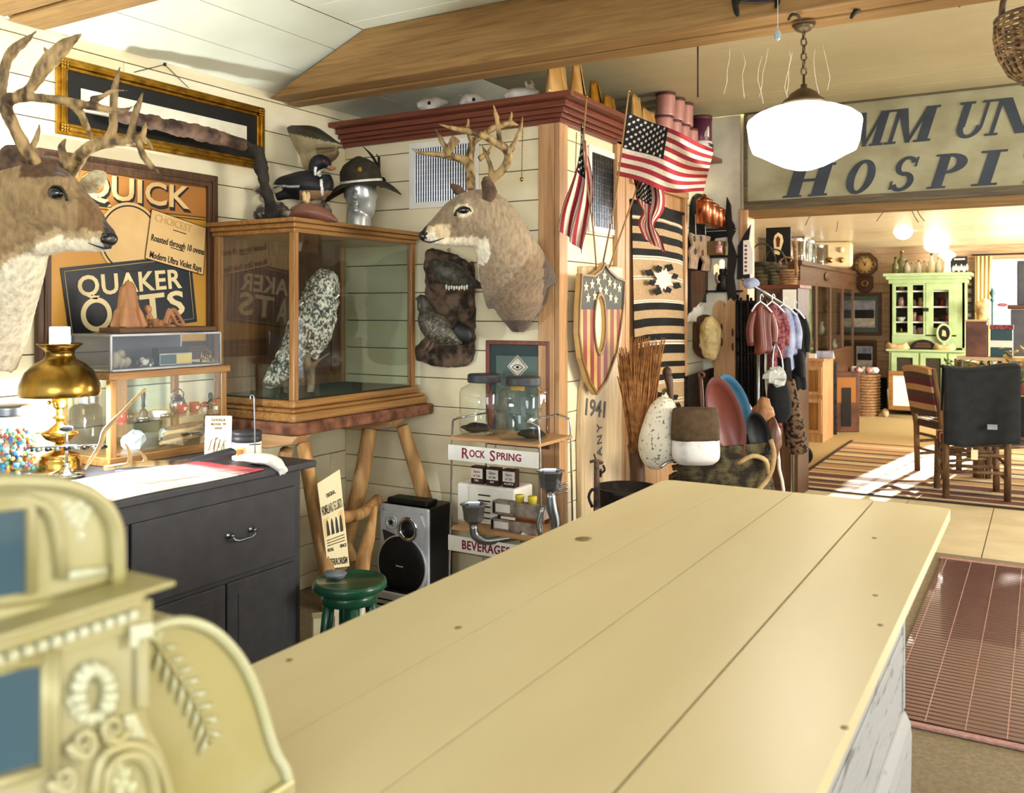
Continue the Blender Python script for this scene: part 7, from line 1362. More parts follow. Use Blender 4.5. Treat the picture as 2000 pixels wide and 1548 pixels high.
for i, (u, Y, h, sp, m2, lb) in enumerate(((1872, 9.3, .30, .12, 'leaf', 'leafy green pot plant left of the dark box on the table'), (1950, 9.75, .30, .2, 'leaf', 'wide green plant under the riser board'), (1992, 9.3, .42, .16, 'yflower', 'tall yellow flower arrangement at the right edge of the table'))):
    p = on(u, Y=Y); pt = T('potted_plant', lb, 'plant', p); O('pot', B(TR(*p)).lathe([(.0001, 0), (.05, 0), (.065, .09), (.07, .10), (.06, .10), (.0001, .09)], 16), 'redware', pt); b = B(); b2 = B()
    for k_ in range(90):
        a, r, z_ = random.random()*6.28, sp*sqrt(random.random()), .10+random.random()*(h-.1); c_ = p+Vector((r*cos(a), r*sin(a)*.7, z_)); t = Vector((cos(a+1), sin(a+1), random.uniform(-.3, .8)))*.035; s_ = t.cross(Vector((0, 0, 1))).normalized()*.014
        b.add([c_-t, c_+s_, c_+t, c_-s_], [(0, 1, 2, 3)])
        if k_ % 9 == 0: b2.tube([p+Vector((0, 0, .09)), c_], .003, 4)
    O('foliage', b, m2, pt, kind='stuff', solid=.002); O('stems', b2, 'leaf', pt, kind='stuff')
# ---------------------------------------------------------------- back room furniture
mat('hutchg', 'a9bd8a', .6, col2='93a876', sc=6, bump=.08); YH = 14.35; hx0, hx1 = PY(1738, 600, YH).x, PY(1884, 600, YH).x; hz = lambda v: PY(1800, v, YH).z
hu = T('green_hutch', 'pale green painted two-part hutch with glass doors against the far wall', 'cabinet', ((hx0+hx1)/2, 14.65, 0)); zt, zw = hz(545), hz(682)
for i, (a, c, w) in enumerate(((hz(553), hz(545), .02), (hz(545), hz(539), .05), (hz(539), hz(533), .085))): O('crown', BX(hx0-w, hx1+w, YH-w, 14.95, a, c), 'hutchg', hu, bev=.004)
ztop = hz(533); W_ = hx1-hx0
O('back', BX(hx0, hx1, 14.90, 14.93, 0, zt), 'hutchg', hu); O('side', BX(hx0, hx0+.03, YH, 14.9, zw, zt), 'hutchg', hu); O('side', BX(hx1-.03, hx1, YH, 14.9, zw, zt), 'hutchg', hu); O('inner_back', BX(hx0+.03, hx1-.03, 14.88, 14.899, zw+.25, zt-.05), 'olivefelt', hu)
gx = lambda u: PY(u, 600, YH).x
zd0, zd1 = hz(656), hz(553)
O('apron', BX(hx0, hx1, YH, YH+.02, zw+.03, zd0), 'hutchg', hu)
def dframe(x0, x1, z0, z1, t, nm='door', pane=True):
    M = FA(((x0+x1)/2, YH+.018, (z0+z1)/2)); d = O(nm, B(M).frame(x1-x0, z1-z0, t, .0, .025), 'hutchg', hu, bev=.003)
    if pane: O('pane', B(M).cb((0, 0, .01), (x1-x0-2*t, z1-z0-2*t, .003)), 'glass', d)
    return d
dframe(gx(1743), gx(1779), zd0, zd1, .045); dframe(gx(1779), gx(1807), zd0, zd1, .025, pane=False); dr_ = dframe(gx(1808), gx(1868), zd0+.02, zd1, .10); O('side_stile', BX(gx(1868), hx1, YH, YH+.02, zd0, zd1), 'hutchg', hu); O('side_stile', BX(hx0, gx(1743), YH, YH+.02, zd0, zd1), 'hutchg', hu)
O('latch', BX(gx(1804), gx(1814), YH-.03, YH-.005, hz(608), hz(601)), 'iron', hu)
for i, v in enumerate((567, 598, 628)): O('inner_shelf', BX(hx0+.03, hx1-.03, YH+.05, 14.88, hz(v)-.02, hz(v)), 'white', hu)
O('worktop', BX(hx0-.04, hx1+.04, YH-.12, 14.93, zw-.03, zw), 'hutchg', hu, bev=.006); O('base', BX(hx0, hx1, YH-.08, 14.9, .08, zw-.031), 'hutchg', hu)
for x0, x1 in ((gx(1742), gx(1795)), (gx(1798), gx(1850)), (gx(1853), hx1-.02)):
    M = FA(((x0+x1)/2, YH-.081, .52)); d = O('lower_door', B(M).frame(x1-x0-.01, .80, .07, 0, .02), 'hutchg', hu, bev=.003); O('door_panel', B(M).cb((0, 0, .002), (x1-x0-.15, .66, .008)), 'olivefelt', d)
random.seed(6); nm_ = ['mug', 'jar', 'small_bowl', 'figurine', 'tea_tin', 'small_jug']; cl_ = ['decoy', 'redd', 'bone', 'sepia', 'tealp', 'pinkcan', 'iron', 'gold']
cn = {'decoy': 'brown', 'redd': 'red', 'bone': 'ivory', 'sepia': 'dark tan', 'tealp': 'teal', 'pinkcan': 'pink', 'iron': 'black', 'gold': 'gilt'}; rows = [('top', 567), ('second', 598), ('third', 628), ('lowest', 655)]
for ri, (rn, v) in enumerate(rows):
    for ci, u in enumerate((1760, 1785, 1797, 1829, 1841, 1852)):
        if (ri, ci) in ((3, 4), (0, 3)): continue
        z_ = hz(v)+.001 if ri < 3 else zd0-.0; m_ = cl_[(ri*5+ci*3) % 8]; nm = nm_[(ri+ci*2) % 6]; p = PY(u, 600, YH+.25); p = Vector((p.x, YH+.25, z_)); r = random.uniform(.035, .055); h = random.uniform(.08, .15); col_ = ['left glazed door', 'open bay, left side', 'open bay, right side', 'right door, left side', 'right door, middle', 'right door, right side'][ci]
        S1(nm, B(TR(*p)).lathe({'mug': [(.0001, 0), (r, 0), (r, h*.8), (r*.9, h*.8), (r*.85, .01), (.0001, .01)], 'jar': [(.0001, 0), (r, 0), (r, h*.7), (r*.7, h*.8), (r*.75, h), (.0001, h)], 'small_bowl': [(.0001, 0), (r*.6, 0), (r*1.3, h*.6), (r*1.2, h*.6), (.0001, .02)], 'figurine': [(.0001, 0), (r, 0), (r*.5, h*.6), (r*.6, h*.8), (.0001, h)], 'tea_tin': [(.0001, 0), (r, 0), (r, h*.8), (r*.9, h*.85), (r*.9, h), (.0001, h)], 'small_jug': [(.0001, 0), (r*.7, 0), (r, h*.35), (r*.5, h*.75), (r*.6, h), (.0001, h)]}[nm], 14), m_, '%s %s on the %s shelf of the green hutch, %s' % (cn[m_], nm.replace('_', ' '), rn, col_), nm.split('_')[-1])
# on the hutch top
mat('bottle_g', '8f8a5c', .1, trans=.55, bump=.02, ior=1.3); mat('bottle_c', 'd9cfae', .1, trans=.6, bump=.02, ior=1.2)
for i, (u, h, r, m_, lb) in enumerate(((1750, .26, .05, 'bottle_g', 'tall greenish bottle at left end of the hutch top'), (1762, .36, .075, 'bottle_g', 'big demijohn bottle with stopper on the hutch top'), (1772, .20, .05, 'bottle_c', 'short clear jar right of the demijohn'), (1782, .17, .05, 'bottle_c', 'squat lidded jar in mid hutch top'), (1795, .20, .04, 'bottle_c', 'slim clear bottle, first of the pair past the squat jar'), (1806, .20, .04, 'bottle_c', 'slim clear bottle, second of the pair past the squat jar'), (1820, .30, .05, 'bottle_c', 'tall clear bottle left of the white lamp'), (1833, .24, .045, 'bottle_c', 'amber clear bottle closest to the white lamp'))):
    p = PY(u, 600, 14.6); p = Vector((p.x, 14.55+.05*(i % 2), ztop+.001)); b_ = T('glass_bottle', lb, 'bottle', p, 'bottles on the green hutch'); O('bottle_body', B(TR(*p)).lathe([(.0001, 0), (r, 0), (r, h*.5), (r*.4, h*.7), (r*.32, h*.9), (.0001, h*.9)], 16), m_, b_); O('stopper', B(TR(*p)).lathe([(r*.4, h*.88), (r*.42, h*.96), (.0001, h)], 12), 'brass' if i % 2 else 'iron', b_)
p = PY(1850, 600, 14.6); p = Vector((p.x, 14.6, ztop+.001)); mat('milk', 'fbf3e0', .3, emit=.6, bump=0); wl2 = T('white_lamp', 'white milk glass oil lamp on the right end of the green hutch', 'lamp', p); O('lamp_base', B(TR(*p)).lathe([(.0001, 0), (.08, 0), (.05, .02), (.04, .16), (.06, .20), (.0001, .2)], 18), 'white', wl2); O('lamp_shade', B(TR(*p)).lathe([(.04, .2), (.11, .24), (.12, .27), (.06, .32), (.03, .33), (.0001, .33)], 20), 'milk', wl2); O('chimney', B(TR(*p)).lathe([(.03, .33), (.035, .40), (.02, .46)], 14), 'glass', wl2)
a, c = PY(1856, 536, 14.9), PY(1889, 500, 14.9); pt = T('small_poster', 'black poster with pale lettering and figures above the hutch right end', 'poster', ((a.x+c.x)/2, 14.95, a.z)); O('sheet', BX(a.x, c.x, 14.93, 14.95, a.z, c.z), 'black', pt)
for i in range(6): O('figure_print', B(FA((a.x+.04+.036*i, 14.929, a.z+.09+.02*(i % 2)))).prism([(-.015, -.05), (.015, -.05), (.02, 0), (0, .05), (-.02, 0)], 0, .001), 'bone', pt)
O('heading_line', BX(a.x+.05, c.x-.03, 14.928, 14.93, c.z-.05, c.z-.03), 'bone', pt)
# on the hutch worktop
zw1 = zw+.001; YW = YH-.04
def onw(u): p = PY(u, 600, YW); return Vector((p.x, YW, zw1))
p = onw(1803); ms = T('mantel_radio', 'black arched mantel box on the hutch worktop', 'mantel box', p); k = K(13.3); pts = [(-24*k, 0)]+[(-24*k*cos(a), 19*k*sin(a)) for a in [pi*i/14 for i in range(1, 14)]]+[(24*k, 0)]
O('arched_case', B(FA(p+Vector((0, .08, 0)))).prism(pts, 0, .12), 'black', ms, bev=.004); O('front_plate', B(FA(p+Vector((0, -.041, .05)))).prism([(-.12, -.02), (.12, -.02), (.08, .05), (-.08, .05)], 0, .004), 'dark_x', ms)
p = onw(1844); gm_ = T('oval_picture', 'small oval green framed picture on a stand on the hutch worktop', 'picture frame', p); M = FA(p+Vector((0, 0, .24)))
ov = lambda r1, r2: [(r1*cos(pi*i/12), r2*sin(pi*i/12)) for i in range(24)]
O('frame', B(M).ring(ov(.10, .14), ov(.075, .11), 0, .02), 'hutchg', gm_); O('picture', B(M).prism(ov(.076, .111), .002, .008), 'black', gm_); O('motif', B(M).prism([(-.03, -.04), (.03, -.05), (.02, .03), (-.02, .05)], .009, .011), 'antler_l', gm_); O('stand', BX(p.x-.012, p.x+.012, p.y-.01, p.y+.01, p.z, p.z+.11), 'lettercream', gm_)
for i, (u0, u1) in enumerate(((1733, 1775), (1825, 1865))): a, c = onw(u0), onw(u1); S1('curved_dish', B().tube([a+Vector((0, -.05, .06)), a+Vector((.08, -.05, .02)), c+Vector((-.08, -.05, .02)), c+Vector((0, -.05, .06))], [(.015, .05)]*4, 8, up=(0, 0, 1)), 'antler_l', ['long cream curved dish at left of the black mantel box', 'long cream curved dish below the oval green frame'][i], 'dish', 'curved dishes')
# clock
YC = YE-.002; c = PY(1690, 517, YC); k = K(dd(c)); M = FA((c.x, YC, c.z)); ck = T('wall_clock', 'octagonal dark wood school clock with cream dial on the far wall', 'clock', (c.x, YC, c.z-.4))
oc8 = lambda r: [(r*cos(pi/8+pi*i/4), r*sin(pi/8+pi*i/4)) for i in range(8)]
O('octagon_case', B(M).ring(oc8(25*k), oc8(18*k), 0, .06), 'dark_x', ck, bev=.008); O('dial', B(M).lathe([(.0001, .02), (18.5*k, .02), (18.5*k, .03), (.0001, .03)], 36), 'cardc', ck); O('bezel', B(M).lathe([(17.5*k, .03), (19.5*k, .03), (19.5*k, .065), (17.5*k, .05), (17.5*k, .03)], 36), 'brass', ck)
for i, s in enumerate(('XII', 'I', 'II', 'III', 'IIII', 'V', 'VI', 'VII', 'VIII', 'IX', 'X', 'XI')): a = pi/2-i*pi/6; text(s, M @ TR(14*k*cos(a), 14*k*sin(a), .032) @ RZ(a-pi/2), 3.6*k, 'ink', ck, name='numeral', bold=.002)
for a, L_ in ((-.28, 8), (.62, 11)): O('hand', B(M @ TR(0, 0, .036) @ RZ(a-.1)).prism([(-.8*k, -2*k), (.8*k, -2*k), (.3*k, L_*k), (-.3*k, L_*k)], 0, .003), 'ink', ck)
O('pendulum_case', B(M @ TR(0, -38*k, 0)).prism([(-15*k, 15*k), (-15*k, -7*k), (-9*k, -14*k), (0, -18*k), (9*k, -14*k), (15*k, -7*k), (15*k, 15*k)], 0, .05), 'dark_x', ck, bev=.006); O('pendulum_ring', B(M @ TR(0, -37*k, .05)).lathe([(4*k, 0), (7*k, 0), (6.5*k, .012), (4.5*k, .012), (4*k, 0)], 20), 'brass', ck)
# glazed cabinet on the left, with goods on top
X2 = -2.5; g0, g1 = PX(1563, 600, X2).y, PX(1668, 600, X2).y; zt = PX(1563, 508, X2).z; cb3 = T('glazed_cabinet', 'long brown oak cabinet with glass doors along the back room left wall', 'cabinet', (X2-.2, (g0+g1)/2, 0))
O('top', BX(X2-.45, X2+.03, g0-.03, g1+.03, zt-.06, zt), 'dark_y', cb3, bev=.01); O('frieze', BX(X2-.42, X2, g0, g1, zt-.24, zt-.06), 'dark_y', cb3); O('back', BX(X2-.43, X2-.40, g0, g1, 0, zt-.06), 'dark_y', cb3); O('near_side', BX(X2-.40, X2, g0, g0+.02, .0, zt-.24), 'oak_z', cb3); O('lower_body', BX(X2-.40, X2-.0, g0+.02, g1, 0, .95), 'dark_y', cb3)
rs_ = PX(1615, 600, X2); O('carved_rosette', rock(B(), (X2+.01, g0+(g1-g0)*.42, zt-.15), (.015, .16, .05), seed=3, amp=.5), 'dark_y', cb3)
for i in range(4):
    a = g0+.02+(g1-g0-.04)*i/4; c = g0+.02+(g1-g0-.04)*(i+1)/4-.01; M = FL((X2-.02, (a+c)/2, (zt-.24+.95)/2)); d = O('door', B(M).frame(c-a, zt-.24-.95, .05, 0, .025), 'dark_z', cb3, bev=.004); O('pane', B(M).cb((0, 0, .008), (c-a-.1, zt-.24-.95-.1, .003)), 'glass', d)
for z in (1.2, 1.5): O('inner_shelf', BX(X2-.39, X2-.03, g0+.03, g1, z, z+.015), 'glass_g', cb3)
for i in range(7):
    y = g0+.3+i*.45; z = (.951, 1.216, 1.516)[i % 3]; p = Vector((X2-.2, y, z)); S1('glass_vase', B(TR(*p)).lathe([(.0001, 0), (.04, 0), (.06, .06), (.03, .12), (.04, .16)], 14), 'bottle_g' if i % 2 else 'bottle_c', ['lowest left', 'middle left', 'upper left', 'lower central', 'middle central', 'upper right', 'lowest right'][i]+' glass vase inside the long glazed cabinet', 'vase')
zt1 = zt+.001
for i, (u, h, r) in enumerate(((1552, .30, .10), (1570, .33, .09), (1583, .31, .085))):
    p = PX(u+4, 600, X2-.15); p = Vector((X2-.15-.02*i, max(p.y, g0+.1)+.3*i, zt1)); jar('preserve_jar', p, r, h, ['first big glass canister from the left on the glazed cabinet', 'second big glass canister from the left on the glazed cabinet', 'third big glass canister from the left, by the tilted platters'][i], 'chrome', group='glass canisters on the cabinet')
for i in range(4):
    p = Vector((X2-.2, g0+1.15+.09*i, zt1+.20)); S1('platter', B(TR(*p) @ RX(-.25) @ RY(pi/2) @ Matrix.Diagonal((1, .8, 1, 1))).lathe([(.0001, 0), (.14, 0), (.20, .015), (.14, .01), (.0001, .01)], 24), 'bone' if i < 3 else 'greenmat2', ['nearest', 'second', 'third', 'farthest, greenish'][i]+' upright oval platter on the glazed cabinet', 'platter', 'platters on the cabinet')
p = Vector((X2-.15, g1-1.35, zt1)); mat('radiot', 'c9b58b', .4, col2='b39f74', bump=.03); rd = T('table_radio', 'tan rounded table radio with dark dial on the glazed cabinet', 'radio', p); M = FZ(p, .35); w = .36
O('radio_case', B(M).bx(-w, w, -.1, .12, 0, .36), 'radiot', rd, bev=.05); O('speaker_cloth', B(M).bx(-w+.05, .02, -.112, -.101, .05, .31), 'sepia', rd)
for x, z in ((.2, .24), (.2, .10), (.05, .10)): O('knob', B(M @ TR(x, -.101, z) @ RX(pi/2)).lathe([(.0001, .0), (.04, 0), (.035, .03), (.0001, .035)], 16), 'lettercream' if z > .2 else 'brass', rd)
# wall pictures
def picture(u0, v0, u1, v1, Y, lb, lean=0, inner='greyrock'):
    a, c = PY(u0, v0, Y), PY(u1, v1, Y); w, h = c.x-a.x, a.z-c.z; M = FA(((a.x+c.x)/2, Y, (a.z+c.z)/2)); t_ = T('picture_frame', lb, 'picture frame', ((a.x+c.x)/2, Y, c.z)); O('frame', B(M).frame(w, h, .05, 0, .03), 'dark_x', t_, bev=.004); O('mat_board', B(M).cb((0, 0, .008), (w-.09, h-.09, .006)), 'greenmat2' if inner == 'greyrock' else 'bagbrown', t_); O('white_rule', B(M @ TR(.06, 0, 0)).frame(w*.5, h*.62, .012, .012, .016), 'bone', t_)
    O('sky_area', B(M @ TR(.06, h*.17, 0)).cb((0, 0, .014), (w*.46, h*.22, .002)), 'palecloth', t_); O('tree_area', B(M @ TR(.06, -.0*h, 0)).cb((0, 0, .0145), (w*.46, h*.2, .002)), 'ink', t_); O('snow_area', B(M @ TR(.06, -h*.19, 0)).cb((0, 0, .014), (w*.46, h*.19, .002)), 'bone', t_); return t_
picture(1640, 572, 1722, 655, YE-.003, 'large dark framed winter landscape on the far pine wall'); picture(1650, 663, 1712, 730, 14.96, 'second dark frame standing low beneath the winter landscape', inner='b')
# pine cabinet, cartons, baskets along the left
YP = 10.9; px0, px1 = PY(1566, 700, YP).x, PY(1607, 700, YP).x; zc_ = PY(1590, 702, YP).z; pc = T('pine_cabinet', 'honey pine cabinet with drawer and door, at left in the back room', 'cabinet', ((px0+px1)/2, 11.2, 0)); O('carcass', BX(max(px0-.2, X2+.01), px1, YP, 11.5, .0, zc_-.02), 'pine_z', pc); O('top', BX(X2+.035, px1+.02, YP-.02, 11.52, zc_-.02, zc_+.01), 'pine_x', pc, bev=.006)
for z0, z1 in ((.10, .50), (.55, .88)): M = FA(((px0+px1)/2, YP-.001, (z0+z1)/2)); d = O('door', B(M).frame(px1-px0-.02, z1-z0, .04, 0, .02), 'pine_z', pc, bev=.003); O('door_panel', B(M).cb((0, 0, .004), (px1-px0-.1, z1-z0-.08, .008)), 'oak_z', d)
zt5 = zc_+.011
for i, (x, y, w, h, m_) in enumerate(((px0+.02, 11.05, .13, .05, 'white'), (px0+.22, 11.1, .10, .08, 'palecloth'), (px1-.06, 11.35, .08, .05, 'white'))): S1('paper_stack', B(FZ((x, y, zt5), .2*i)).bx(-w, w, -.1, .1, 0, h), m_, ['white paper stack at left on the pine cabinet', 'pale blue folded cloth stack mid pine cabinet', 'low white packet at the pine cabinet right back'][i], 'stack', bev=.006)
for i, (u, v, w, h, m_, lb) in enumerate(((1643, 843, .17, .75, 'decoy', 'tall brown printed carton standing in the back room'), (1613, 848, .08, .9, 'iron', 'dark narrow slab standing in for the dark right side of the pine cabinet'), (1712, 800, .10, .5, 'black', 'dark chair-like bundle before the leaning frame'))):
    p = PZ(u, v, 0.001); t_ = T(['printed_carton', 'dark_board', 'dark_bundle'][i], lb, ['carton', 'board', 'bundle'][i], (p.x, p.y+.1, .001)); O('carton_body', B(FZ((p.x, p.y+.1, .001), YAW)).bx(-w, w, -.12, .12, 0, h), m_, t_, bev=.01)  # second one is a dark slab for the pine cabinet's dark right side
    if i == 0: O('printed_panel', B(FZ((p.x, p.y+.1, .001), YAW)).bx(-w*.7, w*.7, -.124, -.121, h*.5, h*.92), 'amber_d', t_); O('printed_panel', B(FZ((p.x, p.y+.1, .001), YAW)).bx(-w*.35, w*.35, -.128, -.1245, h*.1, h*.75), 'ink', t_)
p = PZ(1688, 810, .001); wk = T('wicker_hamper', 'wicker hamper with pinkish shells on top in the back room corner', 'hamper', p); mat('wicker', 'a27a52', .8, col2='6f4e30', sc=22, st=(1, 1, 2.5), bump=.8)
for j in range(14): O('weave_row', B(TR(p.x, p.y, .02+.042*j)).lathe([(.20, 0), (.225+.003*(j % 2), .02), (.20, .041), (.19, .02), (.20, 0)], 22), 'wicker', wk)
O('base', B(TR(*p)).lathe([(.0001, 0), (.2, 0), (.2, .02), (.0001, .02)], 22), 'wicker', wk)
for i in range(5): S1('shell', rock(B(), (p.x-.14+.07*i, p.y-.03*(i % 2), .655), (.06, .05, .05), seed=30+i, amp=.5), 'pinkcan' if i % 2 else 'bone', ['leftmost', 'second from left', 'middle', 'fourth from left', 'rightmost'][i]+' shell heaped on the wicker hamper', 'shell', 'shells on the hamper')
p = PZ(1785, 806, .001); wbd = T('white_board', 'ragged white panel in a wood frame leaning on the hutch base', 'panel', (p.x, 13.9, 0)); a, c = PY(1735, 724, 13.85), PY(1800, 803, 13.85); M = FA(((a.x+c.x)/2, 13.9, (a.z+c.z)/2)); O('frame', B(M).frame(c.x-a.x, a.z-c.z, .06, 0, .03), 'oak_x', wbd); O('white_sheet', B(M).prism([(-.22, -.22), (.1, -.26), (.24, -.25), (.24, .25), (-.2, .26), (-.18, .1), (-.24, .0)], .005, .012), 'white', wbd); S1('ball', rock(B(), PZ(1729, 806, .06), (.05, .05, .06), seed=1), 'blond_x', 'small tan ball-like block on the floor left of the white panel', 'ball')
# dark shelf just inside the doorway, with baskets and a portrait
YSf = 7.6; sx0, sx1 = PY(1486, 600, YSf).x, PY(1558, 600, YSf).x; zs_ = PY(1520, 556, YSf).z; bs2 = T('dark_bookcase', 'tall dark brown case just inside the doorway behind the clothes', 'cabinet', ((sx0+sx1)/2, 7.8, 0))
O('carcass', BX(sx0, sx1, YSf+.02, YSf+.4, 0, zs_-.03), 'dark_z', bs2); O('top', BX(sx0-.02, sx1+.02, YSf, YSf+.42, zs_-.03, zs_), 'red_x', bs2, bev=.004); O('front_frame', B(FA(((sx0+sx1)/2, YSf+.019, zs_/2))).frame(sx1-sx0, zs_-.06, .04, 0, .015), 'dark_z', bs2)
S1('white_notice', BX(sx1-.12, sx1-.01, YSf-.006, YSf-.002, zs_-.20, zs_-.04), 'white', 'white printed notice pinned to the dark case front', 'notice')
zs1_ = zs_+.001; po = T('portrait_print', 'black print of a feather-crowned profile standing on the dark case', 'print', (PY(1523, 600, YSf+.3).x, YSf+.3, zs1_)); a, c = PY(1497, 512, YSf+.3), PY(1545, 443, YSf+.3); M = FA(((a.x+c.x)/2, YSf+.3, (a.z+c.z)/2)); O('board', B(M).cb((0, 0, 0), (c.x-a.x, c.z-a.z, .03)), 'black', po)
O('profile_shape', B(M @ TR(0, .03, .016)).prism([(-.03, -.11), (.01, -.12), (.03, -.05), (.045, 0), (.035, .05), (.0, .075), (-.03, .05), (-.04, 0)], 0, .003), 'lettercream', po); O('feather_motif', B(M @ TR(0, .03, .02)).prism([(-.012, -.05), (.012, -.05), (.02, .02), (0, .045), (-.018, .02)], 0, .002), 'redware', po); O('support', BX(PY(1520, 600, YSf+.3).x-.02, PY(1520, 600, YSf+.3).x+.02, YSf+.29, YSf+.33, zs1_, a.z), 'black', po)
for i, (u, r, h, m_, lb) in enumerate(((1487, .13, .20, 'twig', 'dark green wire basket at left on the dark case'), (1512, .11, .17, 'twig', 'dark twig basket mid dark case below the portrait'), (1536, .10, .13, 'wicker', 'small tan wicker basket at right of the dark case top'))):
    p = PY(u, 600, YSf+.14); p = Vector((p.x, YSf+.16, zs1_)); wb2 = T('small_basket', lb, 'basket', p)
    for j in range(6): O('weave_row', B(TR(p.x, p.y, p.z+h*j/6)).lathe([(r*.8, 0), (r*(.86+.03*j), h/12), (r*.82, h/6.1), (r*.75, h/12), (r*.8, 0)], 18), m_, wb2)
    O('handle', B(fr((1, 0, 0), (0, 0, 1), (0, -1, 0), p)).tube([(-r*.9*cos(a*pi/10), h*.9+h*.9*sin(a*pi/10), 0) for a in range(11)], .008, 6), m_, wb2)
S1('wood_ladle_bunch', B().tube([PY(1552, 470, YSf-.1), PY(1556, 540, YSf-.1)], [.02, .012], 6), 'wicker', 'bundle of dried pods hanging right of the portrait print', 'bundle')
b = trace(B(), [(1441, 545), (1443, 480), (1455, 458), (1468, 438), (1464, 470), (1466, 545)], onY(YD-.031), YN, 0, .02); S1('black_pennant', b, 'black', 'black pointed cloth shape in front of the doorway jamb', 'cloth')
ps2 = T('lettered_strip', 'narrow white strip with dark vertical lettering beside the doorway jamb', 'sign', PY(1461, 535, YD-.052)); O('strip', trace(B(), [(1452, 536), (1452, 470), (1464, 468), (1471, 490), (1471, 534)], onY(YD-.052), YN, 0, .006), 'white', ps2)
for i in range(7): O('character_mark', B(FA(PY(1456.5, 528-8*i, YD-.0585))).cb((0, 0, 0), (.018, .016, .001)), 'maroon', ps2)
# far wall by the window: curtain, hanging, mannequin, dark cabinet
mat('curtain', 'e6d3a0', .9, col2='d4bc84', sc=6, st=(6, 1, .4), bump=.1); xc0, xc1 = PY(1905, 600, YE-.1).x, PY(1938, 600, YE-.1).x; S1('curtain', B().grid(lambda s, t: Vector((xc0+(xc1-xc0)*(s*(1-.12*t)+(.0 if t > .1 else 0)), YE-.1+.03*sin(s*26), 2.33-1.5*t)), 40, 4), 'curtain', 'cream striped curtain at the left of the bright window', 'curtain', solid=.004)
S1('curtain_rod', B().tube([(xc0-.05, YE-.1, 2.35), (1.25, YE-.1, 2.35)], .012, 8), 'iron', 'dark curtain rod above the bright window', 'rod')
lb_ = 'long black hanging ornament of linked plates right of the green hutch'; wo = T('hanging_ornament', lb_, 'wall hanging', PY(1894, 640, YE-.02))
for i in range(6): c = PY(1894, 552+16*i, YE-.02); O('plate', B(FA(c)).frame(.11, .13, .03, 0, .015), 'iron', wo); 
for i in range(4): c = PY(1894, 556+22*i, YE-.02); O('face_plate', B(FA(c)).cb((0, 0, .005), (.06, .05, .012)), 'black' if i else 'gold', wo)
p = PD(1920, 622, 12.6); mw = T('straw_head', 'blond straw wig-like form standing before the window', 'wig', (p.x, p.y, p.z)); O('straw', rock(B(), p+Vector((0, 0, .12)), (.10, .10, .14), seed=3, amp=.35), 'antler_l', mw); O('neck_stand', B().tube([(p.x, p.y, .013), (p.x, p.y, p.z+.05)], .03, 8), 'dark_z', mw)
p = PD(1938, 622, 12.2); fi = T('finial_stand', 'thin teal iron stand with spear finial against the window', 'stand', (p.x, p.y, .001)); O('pole', B().tube([(p.x, p.y, .001), (p.x, p.y, PD(1938, 590, 12.2).z)], .012, 8), 'tealp', fi); O('finial', B(TR(p.x, p.y, PD(1938, 590, 12.2).z)).lathe([(.01, 0), (.03, .03), (.012, .06), (.035, .12), (.0001, .22)], 10), 'tealp', fi)
p = PY(1958, 595, 14.93); S1('plum_ribbon', B(TR(*p)).ell((0, 0, 0), (.07, .02, .025)), 'maroon', 'small plum coloured oval ornament hanging before the window', 'ornament')
dc2 = T('dark_cabinet', 'tall slate blue cabinet at the right edge of the back room', 'cabinet', (PY(2010, 600, 11.6).x, 11.8, 0)); mat('slateb', '4d525c', .6, col2='3c4048', bump=.1); x0 = PY(1978, 600, 11.6).x; O('lower_case', BX(x0-.02, x0+.9, 11.6, 12.1, 0, 1.55), 'slateb', dc2); O('upper_case', BX(x0+.04, x0+.9, 11.7, 12.1, 1.6, 2.1), 'slateb', dc2, bev=.01); O('ledge', BX(x0-.05, x0+.9, 11.57, 12.12, 1.551, 1.6), 'dark_x', dc2, bev=.01)
# ceiling lights in the back room
for i, (u, v, D, r, lb) in enumerate(((1635, 385, 7.4, .19, 'big white glass bowl light just behind the hospital sign'), (1764, 450, 11.0, .11, 'small round globe ceiling light in the back room'), (1828, 480, 13.2, .16, 'glowing bowl ceiling light above the green hutch'))):
    c = PD(u, v, D); cl_l = T('ceiling_light', lb, 'light', (c.x, c.y, c.z-r)); O('globe', B().ell(c, (r, r, r*(.62 if i != 1 else 1.0)), n=24, m=14), 'globe', cl_l); O('ceiling_plate', B(TR(c.x, c.y, 2.46)).lathe([(r*.4, 0), (r*.85, .01), (r*.9, .038), (.0001, .038)], 20), 'brass', cl_l); O('stem', B().tube([(c.x, c.y, c.z+r*.5), (c.x, c.y, 2.465)], .02, 8), 'brass', cl_l)
    light('back_light', 'POINT', c, (30, 26, 34)[i], (1, .86, .62), shadow_soft_size=r)
for i, (P) in enumerate(([(1746, 398), (1725, 415), (1712, 432)], [(1775, 396), (1785, 420), (1794, 434)], [(1786, 396), (1795, 418), (1806, 432)], [(1588, 412), (1580, 425), (1573, 440)], [(1636, 432), (1635, 445), (1633, 452)])): b = B(); tpx(b, [(x, y, 7.6) for x, y in P], .7, 4); S1('ceiling_wire', b, 'iron', ['thin wire curling left of the small globe light', 'thin wire curling just right of the small globe light', 'second thin wire, farthest right of the globe light', 'short wire hanging left of the big bowl light', 'short pull wire below the big bowl light'][i], 'wire', 'loose wires in the doorway')
